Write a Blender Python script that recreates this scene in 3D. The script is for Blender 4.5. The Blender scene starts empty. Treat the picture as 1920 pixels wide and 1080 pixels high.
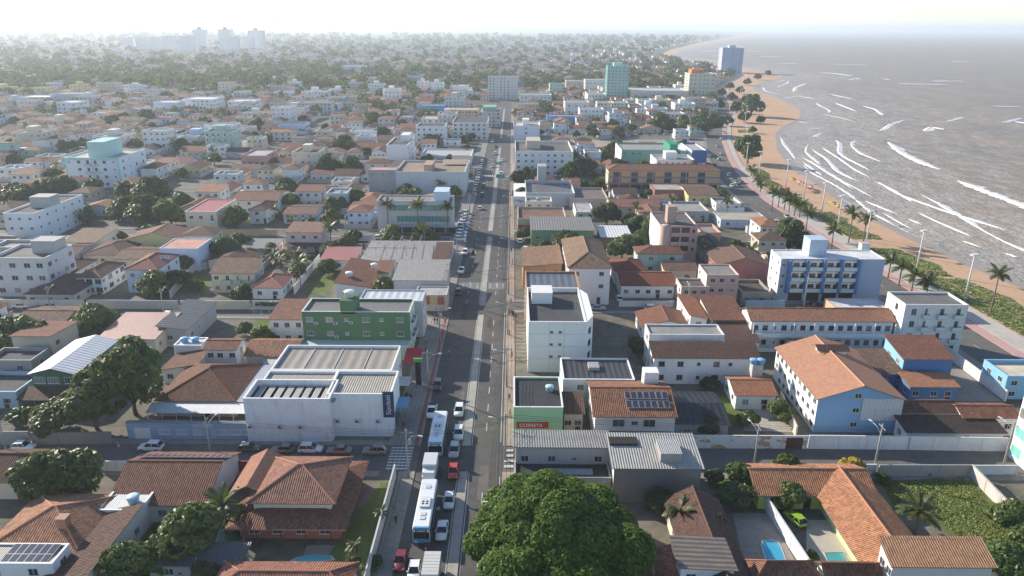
import bpy, math, random
import numpy as np
from mathutils import Vector
R = math.radians
rng = random.Random(11)
nr = np.random.default_rng(5)
sc = bpy.context.scene
C = sc.collection
# ---------------------------------------------------------------- camera
F, CH, TP, ROLL = 1380.0, 72.0, 490 / 1380.0, R(0.36)
PITCH = math.atan(TP)
cam = bpy.data.cameras.new('camera'); camo = bpy.data.objects.new('camera', cam); C.objects.link(camo)
cam.sensor_fit = 'HORIZONTAL'; cam.sensor_width = 36; cam.lens = 36 * F / 1920
cam.clip_start = 1; cam.clip_end = 120000
camo.location = (0, 0, CH)
from mathutils import Matrix
camo.matrix_world = Matrix.Translation((0, 0, CH)) @ Matrix.Rotation(R(90) - PITCH, 4, 'X') @ Matrix.Rotation(ROLL, 4, 'Z')
sc.camera = camo
# ---------------------------------------------------------------- sky, sun, exposure
SUN_EL, SUN_AZ = R(24.5), math.atan2(-0.80, 0.60)      # azimuth from +Y towards +X (negative: to the left, ahead)
w = bpy.data.worlds.new('World'); sc.world = w; w.use_nodes = True
nt = w.node_tree; nt.nodes.clear()
sky = nt.nodes.new('ShaderNodeTexSky'); sky.sky_type = 'NISHITA'; sky.sun_disc = False
sky.sun_elevation = SUN_EL; sky.sun_rotation = SUN_AZ
sky.altitude = 0; sky.air_density = 0.85; sky.dust_density = 0.25; sky.ozone_density = 1.9
bg = nt.nodes.new('ShaderNodeBackground'); bg.inputs[1].default_value = 0.132
wo = nt.nodes.new('ShaderNodeOutputWorld')
nt.links.new(sky.outputs[0], bg.inputs[0]); nt.links.new(bg.outputs[0], wo.inputs[0])
sun = bpy.data.lights.new('sun', 'SUN'); sun.energy = 5.0; sun.angle = R(0.6); sun.color = (1.0, 0.90, 0.76)
suno = bpy.data.objects.new('sun', sun); C.objects.link(suno)
sd = Vector((math.sin(SUN_AZ) * math.cos(SUN_EL), math.cos(SUN_AZ) * math.cos(SUN_EL), math.sin(SUN_EL)))
suno.rotation_euler = sd.to_track_quat('Z', 'Y').to_euler()
vs = sc.view_settings; vs.view_transform = 'Standard'; vs.look = 'None'; vs.exposure = 0.70; vs.gamma = 1
sc.cycles.use_denoising = True
sc.cycles.max_bounces = 6; sc.cycles.diffuse_bounces = 3; sc.cycles.glossy_bounces = 2
sc.cycles.transmission_bounces = 2; sc.cycles.volume_bounces = 1; sc.cycles.transparent_max_bounces = 8
sc.cycles.use_adaptive_sampling = True; sc.cycles.adaptive_threshold = 0.015

def at(x, y, z=0.0):
    "point of the plane at height z seen at photo position (x, y)"
    u = (x - 960) / F; v = (y - 540) / F
    c, s = math.cos(ROLL), math.sin(ROLL)
    u, v = u * c + v * s, -u * s + v * c
    dy = math.cos(PITCH) - v * math.sin(PITCH); dz = -math.sin(PITCH) - v * math.cos(PITCH)
    t = (z - CH) / dz
    return (u * t, dy * t)
def h_at(Y, x, y):
    "height of a point at distance Y seen at photo position (x, y)"
    u = (x - 960) / F; v = (y - 540) / F
    c, s = math.cos(ROLL), math.sin(ROLL)
    v = -u * s + v * c
    return CH + Y * (-math.sin(PITCH) - v * math.cos(PITCH)) / (math.cos(PITCH) - v * math.sin(PITCH))
# ---------------------------------------------------------------- materials
MATS = {}
def newmat(key):
    m = bpy.data.materials.new(key); m.use_nodes = True
    t = m.node_tree; b = t.nodes['Principled BSDF']
    return m, t, b
def N(t, typ, **kw):
    n = t.nodes.new('ShaderNode' + typ)
    for k, v in kw.items():
        setattr(n, k, v)
    return n
def ramp(t, fac, stops, interp='LINEAR'):
    n = N(t, 'ValToRGB'); n.color_ramp.interpolation = interp
    el = n.color_ramp.elements
    while len(el) < len(stops): el.new(0.5)
    for e, (p, c) in zip(el, stops):
        e.position = p; e.color = (*c, 1) if len(c) == 3 else c
    t.links.new(fac, n.inputs[0]); return n.outputs[0]
def mixc(t, fac, a, b, mode='MIX'):
    n = N(t, 'Mix', data_type='RGBA', blend_type=mode)
    for sock, v in ((n.inputs[0], fac), (n.inputs[6], a), (n.inputs[7], b)):
        if hasattr(v, 'links'): t.links.new(v, sock)
        elif isinstance(v, (int, float)): sock.default_value = v
        else: sock.default_value = (*v, 1)
    return n.outputs[2]
def math_(t, op, a, b=0.0):
    n = N(t, 'Math', operation=op)
    for sock, v in ((n.inputs[0], a), (n.inputs[1], b)):
        if hasattr(v, 'links'): t.links.new(v, sock)
        else: sock.default_value = v
    return n.outputs[0]
def noise(t, vec, scale, detail=3, rough=0.55):
    n = N(t, 'TexNoise'); n.inputs['Scale'].default_value = scale; n.inputs['Detail'].default_value = detail
    n.inputs['Roughness'].default_value = rough; t.links.new(vec, n.inputs['Vector']); return n.outputs[0]
def scaled(t, vec, sx, sy, sz=1.0):
    n = N(t, 'Mapping'); n.inputs['Scale'].default_value = (sx, sy, sz); t.links.new(vec, n.inputs[0]); return n.outputs[0]
def uvc(t): return N(t, 'TexCoord').outputs['UV']
def objc(t): return N(t, 'TexCoord').outputs['Object']
def posc(t): return N(t, 'NewGeometry').outputs['Position']
def bump(t, b, height, dist, strength=1.0):
    n = N(t, 'Bump'); n.inputs['Distance'].default_value = dist; n.inputs['Strength'].default_value = strength
    t.links.new(height, n.inputs['Height']); t.links.new(n.outputs[0], b.inputs['Normal'])
def sh(c, k): return tuple(min(1, v * k) for v in c)
def rnd_off(t, uv):
    "shift the pattern by a number of its own for every object"
    oi = N(t, 'ObjectInfo'); vm = N(t, 'VectorMath', operation='ADD')
    sc_ = math_(t, 'MULTIPLY', oi.outputs['Random'], 60.0)
    cb = N(t, 'CombineXYZ')
    t.links.new(sc_, cb.inputs[0]); t.links.new(sc_, cb.inputs[1])
    t.links.new(uv, vm.inputs[0]); t.links.new(cb.outputs[0], vm.inputs[1]); return vm.outputs[0]

def M_tile(c, dirt=0.55):
    k = ('tile', c, dirt)
    if k in MATS: return MATS[k]
    m, t, b = newmat('roof_tile'); uv = uvc(t); uo = rnd_off(t, uv)
    cell = N(t, 'TexVoronoi'); cell.inputs['Scale'].default_value = 1.0
    t.links.new(scaled(t, uo, 3.4, 2.4), cell.inputs['Vector'])
    sep = N(t, 'SeparateColor'); t.links.new(cell.outputs['Color'], sep.inputs[0])
    base = ramp(t, sep.outputs[0], [(0, sh(c, .92 - .5 * dirt)), (0.45, c), (1, sh((c[0], c[1] * 1.06, c[2] * 1.08), 1.06 + .4 * dirt))])
    st = ramp(t, noise(t, uo, 0.55, 5, 0.65), [(0.36, (0, 0, 0)), (0.66, (1, 1, 1))])
    col = mixc(t, math_(t, 'MULTIPLY', st, dirt), base, mixc(t, 0.75, base, (0.075, 0.06, 0.05)))
    sp = ramp(t, noise(t, uo, 4.5, 2), [(0.66, (0, 0, 0)), (0.70, (1, 1, 1))])
    col = mixc(t, math_(t, 'MULTIPLY', sp, dirt * 0.8), col, sh(c, 0.28))
    sx = N(t, 'SeparateXYZ'); t.links.new(uv, sx.inputs[0])
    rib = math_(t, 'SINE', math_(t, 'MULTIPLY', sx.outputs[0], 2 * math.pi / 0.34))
    row = math_(t, 'FRACT', math_(t, 'MULTIPLY', sx.outputs[1], 1 / 0.42))
    hgt = math_(t, 'ADD', rib, math_(t, 'MULTIPLY', row, 0.7))
    bump(t, b, hgt, 0.06, 0.9)
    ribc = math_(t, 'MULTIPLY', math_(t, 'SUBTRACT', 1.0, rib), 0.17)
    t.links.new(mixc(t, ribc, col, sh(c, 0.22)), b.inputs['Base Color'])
    b.inputs['Roughness'].default_value = 0.85; b.inputs['Specular IOR Level'].default_value = 0.25
    MATS[k] = m; return m
def M_metal(c, dirt=0.35, per=0.30, rough=0.5):
    k = ('metal', c, dirt, per)
    if k in MATS: return MATS[k]
    m, t, b = newmat('corrugated_sheet'); uv = uvc(t); uo = rnd_off(t, uv)
    sx = N(t, 'SeparateXYZ'); t.links.new(uv, sx.inputs[0])
    rib = math_(t, 'SINE', math_(t, 'MULTIPLY', sx.outputs[0], 2 * math.pi / per))
    st = ramp(t, noise(t, scaled(t, uo, 1.6, 0.35), 1.0, 5, 0.65), [(0.35, (0, 0, 0)), (0.68, (1, 1, 1))])
    col = mixc(t, math_(t, 'MULTIPLY', st, dirt), c, sh(c, 0.42))
    sheet = math_(t, 'FRACT', math_(t, 'MULTIPLY', sx.outputs[1], 1 / 2.4))
    seam = math_(t, 'LESS_THAN', sheet, 0.03)
    col = mixc(t, math_(t, 'MULTIPLY', seam, 0.5), col, sh(c, 0.4))
    col = mixc(t, math_(t, 'MULTIPLY', math_(t, 'SUBTRACT', 1.0, rib), 0.16), col, sh(c, 0.3))
    t.links.new(col, b.inputs['Base Color']); bump(t, b, rib, 0.05, 0.8)
    b.inputs['Roughness'].default_value = rough; b.inputs['Specular IOR Level'].default_value = 0.3
    MATS[k] = m; return m
def M_wall(c, dirt=0.3):
    k = ('wall', c, dirt)
    if k in MATS: return MATS[k]
    m, t, b = newmat('painted_plaster'); uv = uvc(t); uo = rnd_off(t, uv)
    c = tuple(min(.84, v * 1.10) for v in c); dirt *= .8
    stre = ramp(t, noise(t, scaled(t, uo, 1.3, 0.16), 1.0, 5, 0.7), [(0.55, (0, 0, 0)), (0.82, (1, 1, 1))])
    blot = ramp(t, noise(t, uo, 0.33, 5, 0.65), [(0.42, (0, 0, 0)), (0.75, (1, 1, 1))])
    col = mixc(t, math_(t, 'MULTIPLY', blot, dirt), c, sh((c[0] * .62, c[1] * .6, c[2] * .56), 1))
    col = mixc(t, math_(t, 'MULTIPLY', stre, dirt * 1.5), col, (0.10, 0.095, 0.085))
    col = mixc(t, noise(t, uo, 3.0, 2), col, mixc(t, 0.5, col, sh(c, 0.8)))
    t.links.new(col, b.inputs['Base Color']); b.inputs['Roughness'].default_value = 0.8
    b.inputs['Specular IOR Level'].default_value = 0.25
    bump(t, b, noise(t, uo, 6, 3), 0.02, 0.5)
    MATS[k] = m; return m
def M_peel(c, c2):
    m, t, b = newmat('peeling_paint'); uo = uvc(t)
    f1 = ramp(t, noise(t, scaled(t, uo, .22, .5), 1.0, 4, .6), [(.53, (0, 0, 0)), (.55, (1, 1, 1))])
    t.links.new(mixc(t, f1, c, c2), b.inputs['Base Color']); b.inputs['Roughness'].default_value = .85
    return m
def M_slab(c, dirt=0.6):
    k = ('slab', c, dirt)
    if k in MATS: return MATS[k]
    m, t, b = newmat('weathered_roof_slab'); uv = uvc(t); uo = rnd_off(t, uv)
    f1 = ramp(t, noise(t, uo, 0.28, 6, 0.68), [(0.35, (0, 0, 0)), (0.70, (1, 1, 1))])
    f2 = ramp(t, noise(t, uo, 1.7, 3), [(0.55, (0, 0, 0)), (0.72, (1, 1, 1))])
    col = mixc(t, math_(t, 'MULTIPLY', f1, dirt), c, sh(c, 0.38))
    col = mixc(t, math_(t, 'MULTIPLY', f2, dirt * 0.5), col, sh(c, 1.45))
    t.links.new(col, b.inputs['Base Color']); b.inputs['Roughness'].default_value = 0.88
    b.inputs['Specular IOR Level'].default_value = 0.2
    MATS[k] = m; return m
def M_plain(c, rough=0.6, spec=0.3, name='paint', metallic=0.0):
    k = ('plain', c, rough, spec, metallic)
    if k in MATS: return MATS[k]
    m, t, b = newmat(name); o = objc(t)
    t.links.new(mixc(t, math_(t, 'MULTIPLY', noise(t, o, 1.6, 4), 0.45), c, sh(c, 0.6)), b.inputs['Base Color'])
    b.inputs['Roughness'].default_value = rough; b.inputs['Specular IOR Level'].default_value = spec
    b.inputs['Metallic'].default_value = metallic
    MATS[k] = m; return m
def M_glass(c=(0.025, 0.032, 0.04), rough=0.12):
    k = ('glass', c, rough)
    if k in MATS: return MATS[k]
    m, t, b = newmat('window_glass'); o = rnd_off(t, objc(t))
    t.links.new(mixc(t, noise(t, o, 0.9, 2), sh(c, 0.5), sh(c, 1.7)), b.inputs['Base Color'])
    b.inputs['Roughness'].default_value = rough; b.inputs['Specular IOR Level'].default_value = 0.6
    MATS[k] = m; return m
def M_paintwork(c):
    k = ('carpaint', c)
    if k in MATS: return MATS[k]
    m, t, b = newmat('car_paint'); o = objc(t)
    t.links.new(mixc(t, math_(t, 'MULTIPLY', noise(t, o, 2.0, 3), 0.3), c, sh(c, 0.75)), b.inputs['Base Color'])
    b.inputs['Roughness'].default_value = 0.3; b.inputs['Coat Weight'].default_value = 0.6; b.inputs['Coat Roughness'].default_value = 0.08
    MATS[k] = m; return m
def M_leaf(c, c2, sub=0.35, name='foliage', rough=0.45, spec=0.35):
    k = ('leaf', c, c2, sub, rough)
    if k in MATS: return MATS[k]
    m, t, b = newmat(name)
    g = N(t, 'NewGeometry'); oi = N(t, 'ObjectInfo')
    col = mixc(t, g.outputs['Random Per Island'], c, c2)
    hs = N(t, 'HueSaturation'); t.links.new(col, hs.inputs['Color'])
    t.links.new(math_(t, 'ADD', 0.485, math_(t, 'MULTIPLY', oi.outputs['Random'], 0.03)), hs.inputs['Hue'])
    t.links.new(math_(t, 'ADD', 0.8, math_(t, 'MULTIPLY', oi.outputs['Random'], 0.4)), hs.inputs['Value'])
    t.links.new(hs.outputs[0], b.inputs['Base Color'])
    b.inputs['Roughness'].default_value = rough; b.inputs['Specular IOR Level'].default_value = spec
    tr = N(t, 'BsdfTranslucent'); t.links.new(mixc(t, 0.5, hs.outputs[0], (0.20, 0.26, 0.03)), tr.inputs[0])
    ms = N(t, 'MixShader'); ms.inputs[0].default_value = sub
    t.links.new(b.outputs[0], ms.inputs[1]); t.links.new(tr.outputs[0], ms.inputs[2])
    t.links.new(ms.outputs[0], t.nodes['Material Output'].inputs[0])
    MATS[k] = m; return m
def M_ground(key, c1, c2, c3, s1=0.05, s2=0.6, rough=0.9, bs=0.03, spec=0.2):
    if key in MATS: return MATS[key]
    m, t, b = newmat(key); p = posc(t)
    f1 = ramp(t, noise(t, p, s1, 6, 0.6), [(0.35, (0, 0, 0)), (0.65, (1, 1, 1))])
    f2 = ramp(t, noise(t, p, s2, 5, 0.65), [(0.40, (0, 0, 0)), (0.70, (1, 1, 1))])
    col = mixc(t, f1, c1, c2); col = mixc(t, math_(t, 'MULTIPLY', f2, 0.7), col, c3)
    t.links.new(col, b.inputs['Base Color']); b.inputs['Roughness'].default_value = rough
    b.inputs['Specular IOR Level'].default_value = spec
    bump(t, b, noise(t, p, s2 * 6, 4), bs, 0.6)
    MATS[key] = m; return m
# colours
TERRA, TERRA_D, TERRA_L, TERRA_B, TERRA_P = (0.27, 0.118, 0.075), (0.135, 0.070, 0.052), (0.42, 0.20, 0.115), (0.225, 0.135, 0.095), (0.42, 0.19, 0.15)
WHITE, CREAM, GREYW, LBLUE, YEL = (0.74, 0.73, 0.70), (0.66, 0.58, 0.44), (0.42, 0.42, 0.41), (0.46, 0.58, 0.70), (0.66, 0.56, 0.27)
PINK, SALMON, GREEN, TEAL, BLUE, DBLUE, CONC = (0.62, 0.43, 0.38), (0.60, 0.32, 0.24), (0.10, 0.24, 0.13), (0.42, 0.66, 0.62), (0.13, 0.33, 0.62), (0.07, 0.14, 0.27), (0.33, 0.32, 0.30)
DGREY, FIBRE, TIN, ZINC = (0.10, 0.10, 0.105), (0.27, 0.26, 0.245), (0.62, 0.64, 0.66), (0.42, 0.42, 0.41)
ORANGE, REDR, LIME, BEIGE, BROWNW = (0.66, 0.36, 0.16), (0.45, 0.12, 0.10), (0.38, 0.52, 0.14), (0.52, 0.45, 0.36), (0.30, 0.19, 0.13)
# ---------------------------------------------------------------- mesh helper
class MB:
    def __init__(s): s.v = []; s.f = []; s.m = []; s.mats = []
    def mi(s, mat):
        if mat not in s.mats: s.mats.append(mat)
        return s.mats.index(mat)
    def poly(s, pts, mat):
        n = len(s.v); s.v += [tuple(p) for p in pts]; s.f.append(tuple(range(n, n + len(pts)))); s.m.append(s.mi(mat)); return s
    def box(s, x0, x1, y0, y1, z0, z1, mat, top=None, bottom=True):
        a = [(x0, y0, z0), (x1, y0, z0), (x1, y1, z0), (x0, y1, z0), (x0, y0, z1), (x1, y0, z1), (x1, y1, z1), (x0, y1, z1)]
        for q in ((0, 1, 5, 4), (1, 2, 6, 5), (2, 3, 7, 6), (3, 0, 4, 7)): s.poly([a[i] for i in q], mat)
        s.poly([a[i] for i in (4, 5, 6, 7)], top or mat)
        if bottom: s.poly([a[i] for i in (3, 2, 1, 0)], mat)
        return s
    def tube(s, pts, rad, mat, n=6, cap=True):
        "swept ring along points; rad a number or one for each point"
        pts = [Vector(p) for p in pts]
        rads = rad if hasattr(rad, '__len__') else [rad] * len(pts)
        rings = []
        for i, p in enumerate(pts):
            d = (pts[min(i + 1, len(pts) - 1)] - pts[max(i - 1, 0)]).normalized()
            a = d.cross(Vector((0, 0, 1)) if abs(d.z) < 0.9 else Vector((1, 0, 0))).normalized(); b2 = d.cross(a)
            k = len(s.v)
            for j in range(n):
                an = 2 * math.pi * j / n
                s.v.append(tuple(p + (a * math.cos(an) + b2 * math.sin(an)) * rads[i]))
            rings.append(k)
        m_ = s.mi(mat)
        for r0, r1 in zip(rings, rings[1:]):
            for j in range(n):
                s.f.append((r0 + j, r1 + j, r1 + (j + 1) % n, r0 + (j + 1) % n)); s.m.append(m_)
        if cap:
            s.f.append(tuple(rings[0] + j for j in range(n))); s.m.append(m_)
            s.f.append(tuple(rings[-1] + n - 1 - j for j in range(n))); s.m.append(m_)
        return s
    def lathe(s, prof, mat, n=12, cx=0, cy=0):
        k = len(s.v); m_ = s.mi(mat)
        for r, z in prof:
            for j in range(n):
                a = 2 * math.pi * j / n; s.v.append((cx + r * math.cos(a), cy + r * math.sin(a), z))
        for i in range(len(prof) - 1):
            for j in range(n):
                a = k + i * n + j; b2 = k + i * n + (j + 1) % n
                s.f.append((a, b2, b2 + n, a + n)); s.m.append(m_)
        s.f.append(tuple(k + (len(prof) - 1) * n + j for j in range(n))); s.m.append(m_)
        return s
    def mesh(s, name, smooth=False):
        me = bpy.data.meshes.new(name); me.from_pydata(s.v, [], s.f)
        for m in s.mats: me.materials.append(m)
        me.polygons.foreach_set('material_index', s.m)
        if smooth: me.polygons.foreach_set('use_smooth', [True] * len(s.f))
        uvl = me.uv_layers.new(name='UVMap'); uv = np.zeros((len(me.loops), 2)); i = 0
        for f in s.f:
            p0, p1, p2 = (Vector(s.v[k]) for k in f[:3])
            nn = (p1 - p0).cross(p2 - p0)
            if nn.length > 1e-9: nn.normalize()
            t_ = Vector((1, 0, 0)) if abs(nn.z) > 0.999 else Vector((0, 0, 1)).cross(nn).normalized()
            b2 = nn.cross(t_)
            for k in f:
                p = Vector(s.v[k]); uv[i] = (p.dot(t_), p.dot(b2)); i += 1
        uvl.data.foreach_set('uv', uv.ravel())
        me.validate(); me.update(); return me
    def build(s, name, parent=None, smooth=False, **tags):
        return obj(name, s.mesh(name, smooth), parent, **tags)
def obj(name, data, parent=None, label=None, cat=None, group=None, kind=None, loc=None, rz=0.0):
    o = bpy.data.objects.new(name, data); C.objects.link(o)
    if parent is not None: o.parent = parent
    if loc is not None: o.location = loc
    if rz: o.rotation_euler = (0, 0, rz)
    for k, v in (('label', label), ('category', cat), ('group', group), ('kind', kind)):
        if v: o[k] = v
    return o
def thing(name, label, cat, loc=(0, 0, 0), rz=0.0, group=None):
    return obj(name, None, None, label, cat, group, None, loc, rz)
def slot(o, i, mat):
    o.material_slots[i].link = 'OBJECT'; o.material_slots[i].material = mat
OCC = []      # footprints already taken: x0, x1, y0, y1
def free(x0, x1, y0, y1, mg=0.5):
    return not any(x0 - mg < b and x1 + mg > a and y0 - mg < d and y1 + mg > c for a, b, c, d in OCC)
# ================================================================ the setting: ground, streets, beach, sea
def interp(tab, y):
    ys = [a for a, _ in tab]; xs = [b for _, b in tab]
    return float(np.interp(y, ys, xs))
SHORE = [(-500, 168), (60, 160), (150, 156), (210, 154), (226, 151), (260, 148), (305, 147), (365, 153.5), (394, 155), (459, 168), (537, 192.6), (580, 212), (625, 240), (658, 255), (690, 268), (722, 276), (823, 292), (922, 297), (1000, 318), (1093, 363), (1180, 415), (1221, 436), (1260, 442), (1306, 434), (1400, 446), (1481, 450), (1678, 427), (1971, 426), (2252, 465), (2703, 591), (4016, 1013), (6415, 1834), (12000, 3700), (20000, 6400), (60000, 20000)]
AVE = [(-500, 119), (60, 116), (150, 113.5), (190, 112), (270, 108), (320, 107), (350, 109), (390, 114), (430, 121), (500, 136), (580, 158), (650, 182), (750, 210), (850, 232), (950, 258), (1050, 292), (1150, 335), (1250, 372), (1400, 392), (1678, 385), (2252, 420), (2703, 540), (4016, 950), (60000, 19900)]
def shore(y): return interp(SHORE, y)
def ave(y): return interp(AVE, y)
def rows(y0, y1, step): 
    n = max(1, int(round((y1 - y0) / step))); return [y0 + (y1 - y0) * i / n for i in range(n + 1)]
def strip(name, mat, y0, y1, fl, fr, z, step=8, zr=None, **tags):
    b = MB(); ys = rows(y0, y1, step); zr = z if zr is None else zr
    for a, c in zip(ys, ys[1:]):
        b.poly([(fl(a), a, z), (fr(a), a, zr), (fr(c), c, zr), (fl(c), c, z)], mat)
    return b.build(name, **tags)
def slabstrip(name, mat, y0, y1, fl, fr, z0, z1, step=8, **tags):
    "a raised strip with side faces (kerbed)"
    b = MB(); ys = rows(y0, y1, step)
    for a, c in zip(ys, ys[1:]):
        b.poly([(fl(a), a, z1), (fr(a), a, z1), (fr(c), c, z1), (fl(c), c, z1)], mat)
        b.poly([(fl(c), c, z0), (fl(a), a, z0), (fl(a), a, z1), (fl(c), c, z1)][::-1], mat)
        b.poly([(fr(a), a, z0), (fr(c), c, z0), (fr(c), c, z1), (fr(a), a, z1)], mat)
    for y in (y0, y1):
        b.poly([(fl(y), y, z0), (fr(y), y, z0), (fr(y), y, z1), (fl(y), y, z1)], mat)
    return b.build(name, **tags)

m_soil = M_ground('yard_ground', (0.165, 0.145, 0.118), (0.085, 0.088, 0.055), (0.23, 0.21, 0.18), 0.07, 0.45)
m_far = M_ground('far_land', (0.06, 0.075, 0.04), (0.14, 0.125, 0.095), (0.05, 0.065, 0.03), 0.006, 0.03)
m_asph = M_ground('asphalt', (0.098, 0.094, 0.090), (0.076, 0.074, 0.073), (0.128, 0.12, 0.112), 0.09, 0.5, 0.85, 0.01)
m_asph2 = M_ground('asphalt_worn', (0.135, 0.126, 0.115), (0.105, 0.10, 0.095), (0.17, 0.158, 0.143), 0.12, 0.4, 0.85, 0.01)
m_pave = M_ground('pavement', (0.27, 0.25, 0.225), (0.19, 0.18, 0.165), (0.34, 0.31, 0.275), 0.2, 1.2, 0.85, 0.01)
m_pave_r = M_ground('pavement_warm', (0.33, 0.265, 0.215), (0.24, 0.20, 0.17), (0.40, 0.32, 0.26), 0.2, 1.0, 0.85, 0.01)
m_red = M_ground('red_pavement', (0.30, 0.10, 0.085), (0.24, 0.10, 0.08), (0.34, 0.16, 0.13), 0.3, 1.0)
m_median = M_ground('median_concrete', (0.38, 0.355, 0.31), (0.28, 0.27, 0.245), (0.44, 0.41, 0.37), 0.2, 0.9)
m_paint = M_ground('road_paint', (0.62, 0.62, 0.60), (0.5, 0.5, 0.48), (0.40, 0.40, 0.39), 0.5, 2.0)
m_pink = M_ground('pink_path', (0.50, 0.30, 0.28), (0.44, 0.27, 0.25), (0.52, 0.36, 0.33), 0.2, 0.8)
m_prom = M_ground('promenade', (0.46, 0.42, 0.36), (0.38, 0.35, 0.31), (0.52, 0.48, 0.42), 0.1, 0.6)
m_sand = M_ground('sand', (0.50, 0.325, 0.20), (0.44, 0.28, 0.17), (0.55, 0.375, 0.245), 0.05, 0.4, 0.95, 0.05)
m_wet = M_ground('wet_sand', (0.34, 0.22, 0.135), (0.30, 0.195, 0.12), (0.38, 0.26, 0.165), 0.05, 0.3, 0.32, 0.004, 0.5)
m_lawn = M_ground('lawn', (0.10, 0.145, 0.03), (0.145, 0.16, 0.05), (0.065, 0.10, 0.024), 0.15, 1.4)

# ground: one sheet from far behind the camera to the horizon, its seaward edge at the beach
b = MB()
ys = [-500, 0, 60, 110, 150, 190, 230, 270, 310, 350, 400, 450, 500, 560, 620, 700, 800, 900, 1000, 1100, 1200, 1300, 1500, 1700, 2000, 2300, 2700, 3300, 4000, 5200, 6400, 9000, 12000, 20000, 35000, 60000]
for a, c in zip(ys, ys[1:]):
    mt = m_soil if c <= 1500 else m_far
    la, lc = ave(a) + 12, ave(c) + 12
    b.poly([(-900, a, 0), (la, a, 0), (lc, c, 0), (-900, c, 0)], mt)
    b.poly([(-60000, a, 0), (-900, a, 0), (-900, c, 0), (-60000, c, 0)], m_far)
b.build('ground', kind='structure')
# beach: dry sand, then sand sloping into the water
ysb = rows(60, 1500, 12) + [1600, 1700, 1850, 2000, 2250, 2500, 2700, 3300, 4016, 6415, 12000]
b = MB()
for a, c in zip(ysb, ysb[1:]):
    la, lc, ra, rc = ave(a) + 11.5, ave(c) + 11.5, shore(a) - 4, shore(c) - 4
    b.poly([(la, a, 0.02), (max(la + 1, ra), a, 0.02), (max(lc + 1, rc), c, 0.02), (lc, c, 0.02)], m_sand)
b.build('beach', kind='structure')
b = MB()
for a, c in zip(ysb, ysb[1:]):
    ra, rc = shore(a) - 4, shore(c) - 4
    b.poly([(ra, a, 0.02), (ra + 20, a, -1.6), (rc + 20, c, -1.6), (rc, c, 0.02)], m_wet)
b.build('wet_sand', kind='structure')
# sea
def M_sea():
    m, t, b_ = newmat('sea_water'); p = posc(t)
    n1 = noise(t, scaled(t, p, 0.03, 0.012, 1), 1.0, 5, 0.6)
    col = mixc(t, ramp(t, n1, [(0.35, (0, 0, 0)), (0.65, (1, 1, 1))]), (0.29, 0.218, 0.145), (0.215, 0.175, 0.13))
    # thin drifting foam in the surf, thinning out from the shore (attribute surf: 1 at the shore)
    at_ = N(t, 'Attribute', attribute_name='surf')
    wv = noise(t, scaled(t, p, 0.16, 0.07, 1), 1.0, 8, 0.72)
    fm = math_(t, 'SUBTRACT', math_(t, 'ADD', wv, math_(t, 'MULTIPLY', at_.outputs['Fac'], 0.26)), 0.55)
    fm = ramp(t, fm, [(0.0, (0, 0, 0)), (0.14, (1, 1, 1))])
    lace = ramp(t, noise(t, scaled(t, p, 0.9, 0.5, 1), 1.0, 4, 0.7), [(0.38, (0, 0, 0)), (0.62, (1, 1, 1))])
    fm = math_(t, 'MULTIPLY', math_(t, 'MULTIPLY', fm, lace), 0.5)
    t.links.new(mixc(t, fm, col, (0.62, 0.61, 0.60)), b_.inputs['Base Color'])
    b_.inputs['Specular IOR Level'].default_value = 0.16
    t.links.new(math_(t, 'ADD', 0.42, math_(t, 'MULTIPLY', fm, 0.4)), b_.inputs['Roughness'])
    h = math_(t, 'ADD', math_(t, 'MULTIPLY', noise(t, scaled(t, p, 0.22, 0.07, 1), 1.0, 4, 0.6), 1.4), math_(t, 'MULTIPLY', noise(t, scaled(t, p, 1.2, 0.6, 1), 1.0, 4, 0.6), 0.35))
    bump(t, b_, h, 1.0, 0.6)
    return m
m_sea = M_sea()
offs = [-2, 2, 8, 18, 30, 45, 65, 90, 120, 160, 220, 300, 420, 600, 1000, 2000, 5000, 12000, 30000, 60000]
ysea = [-500, 0] + rows(60, 1500, 15) + [1600, 1700, 1850, 2000, 2250, 2500, 2700, 3300, 4016, 5200, 6415, 9000, 12000, 20000, 35000, 60000]
vv, ff, sf = [], [], []
for y in ysea:
    s_ = shore(y)
    for k, o_ in enumerate(offs):
        f_ = math.exp(-max(o_, 0) / 95.0)
        dz = 0.0
        if 10 < o_ < 400: dz = 0.22 * math.sin((s_ + o_) / 9.0 + 1.3 * math.sin(y / 40.0)) 
        vv.append((s_ + o_, y, -0.42 + dz)); sf.append(f_)
nO = len(offs)
for i in range(len(ysea) - 1):
    for k in range(nO - 1):
        a = i * nO + k; ff.append((a, a + 1, a + nO + 1, a + nO))
me = bpy.data.meshes.new('sea'); me.from_pydata(vv, [], ff); me.materials.append(m_sea)
me.polygons.foreach_set('use_smooth', [True] * len(ff))
aa = me.attributes.new('surf', 'FLOAT', 'POINT'); aa.data.foreach_set('value', sf)
sea = obj('sea', me, kind='structure')
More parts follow.
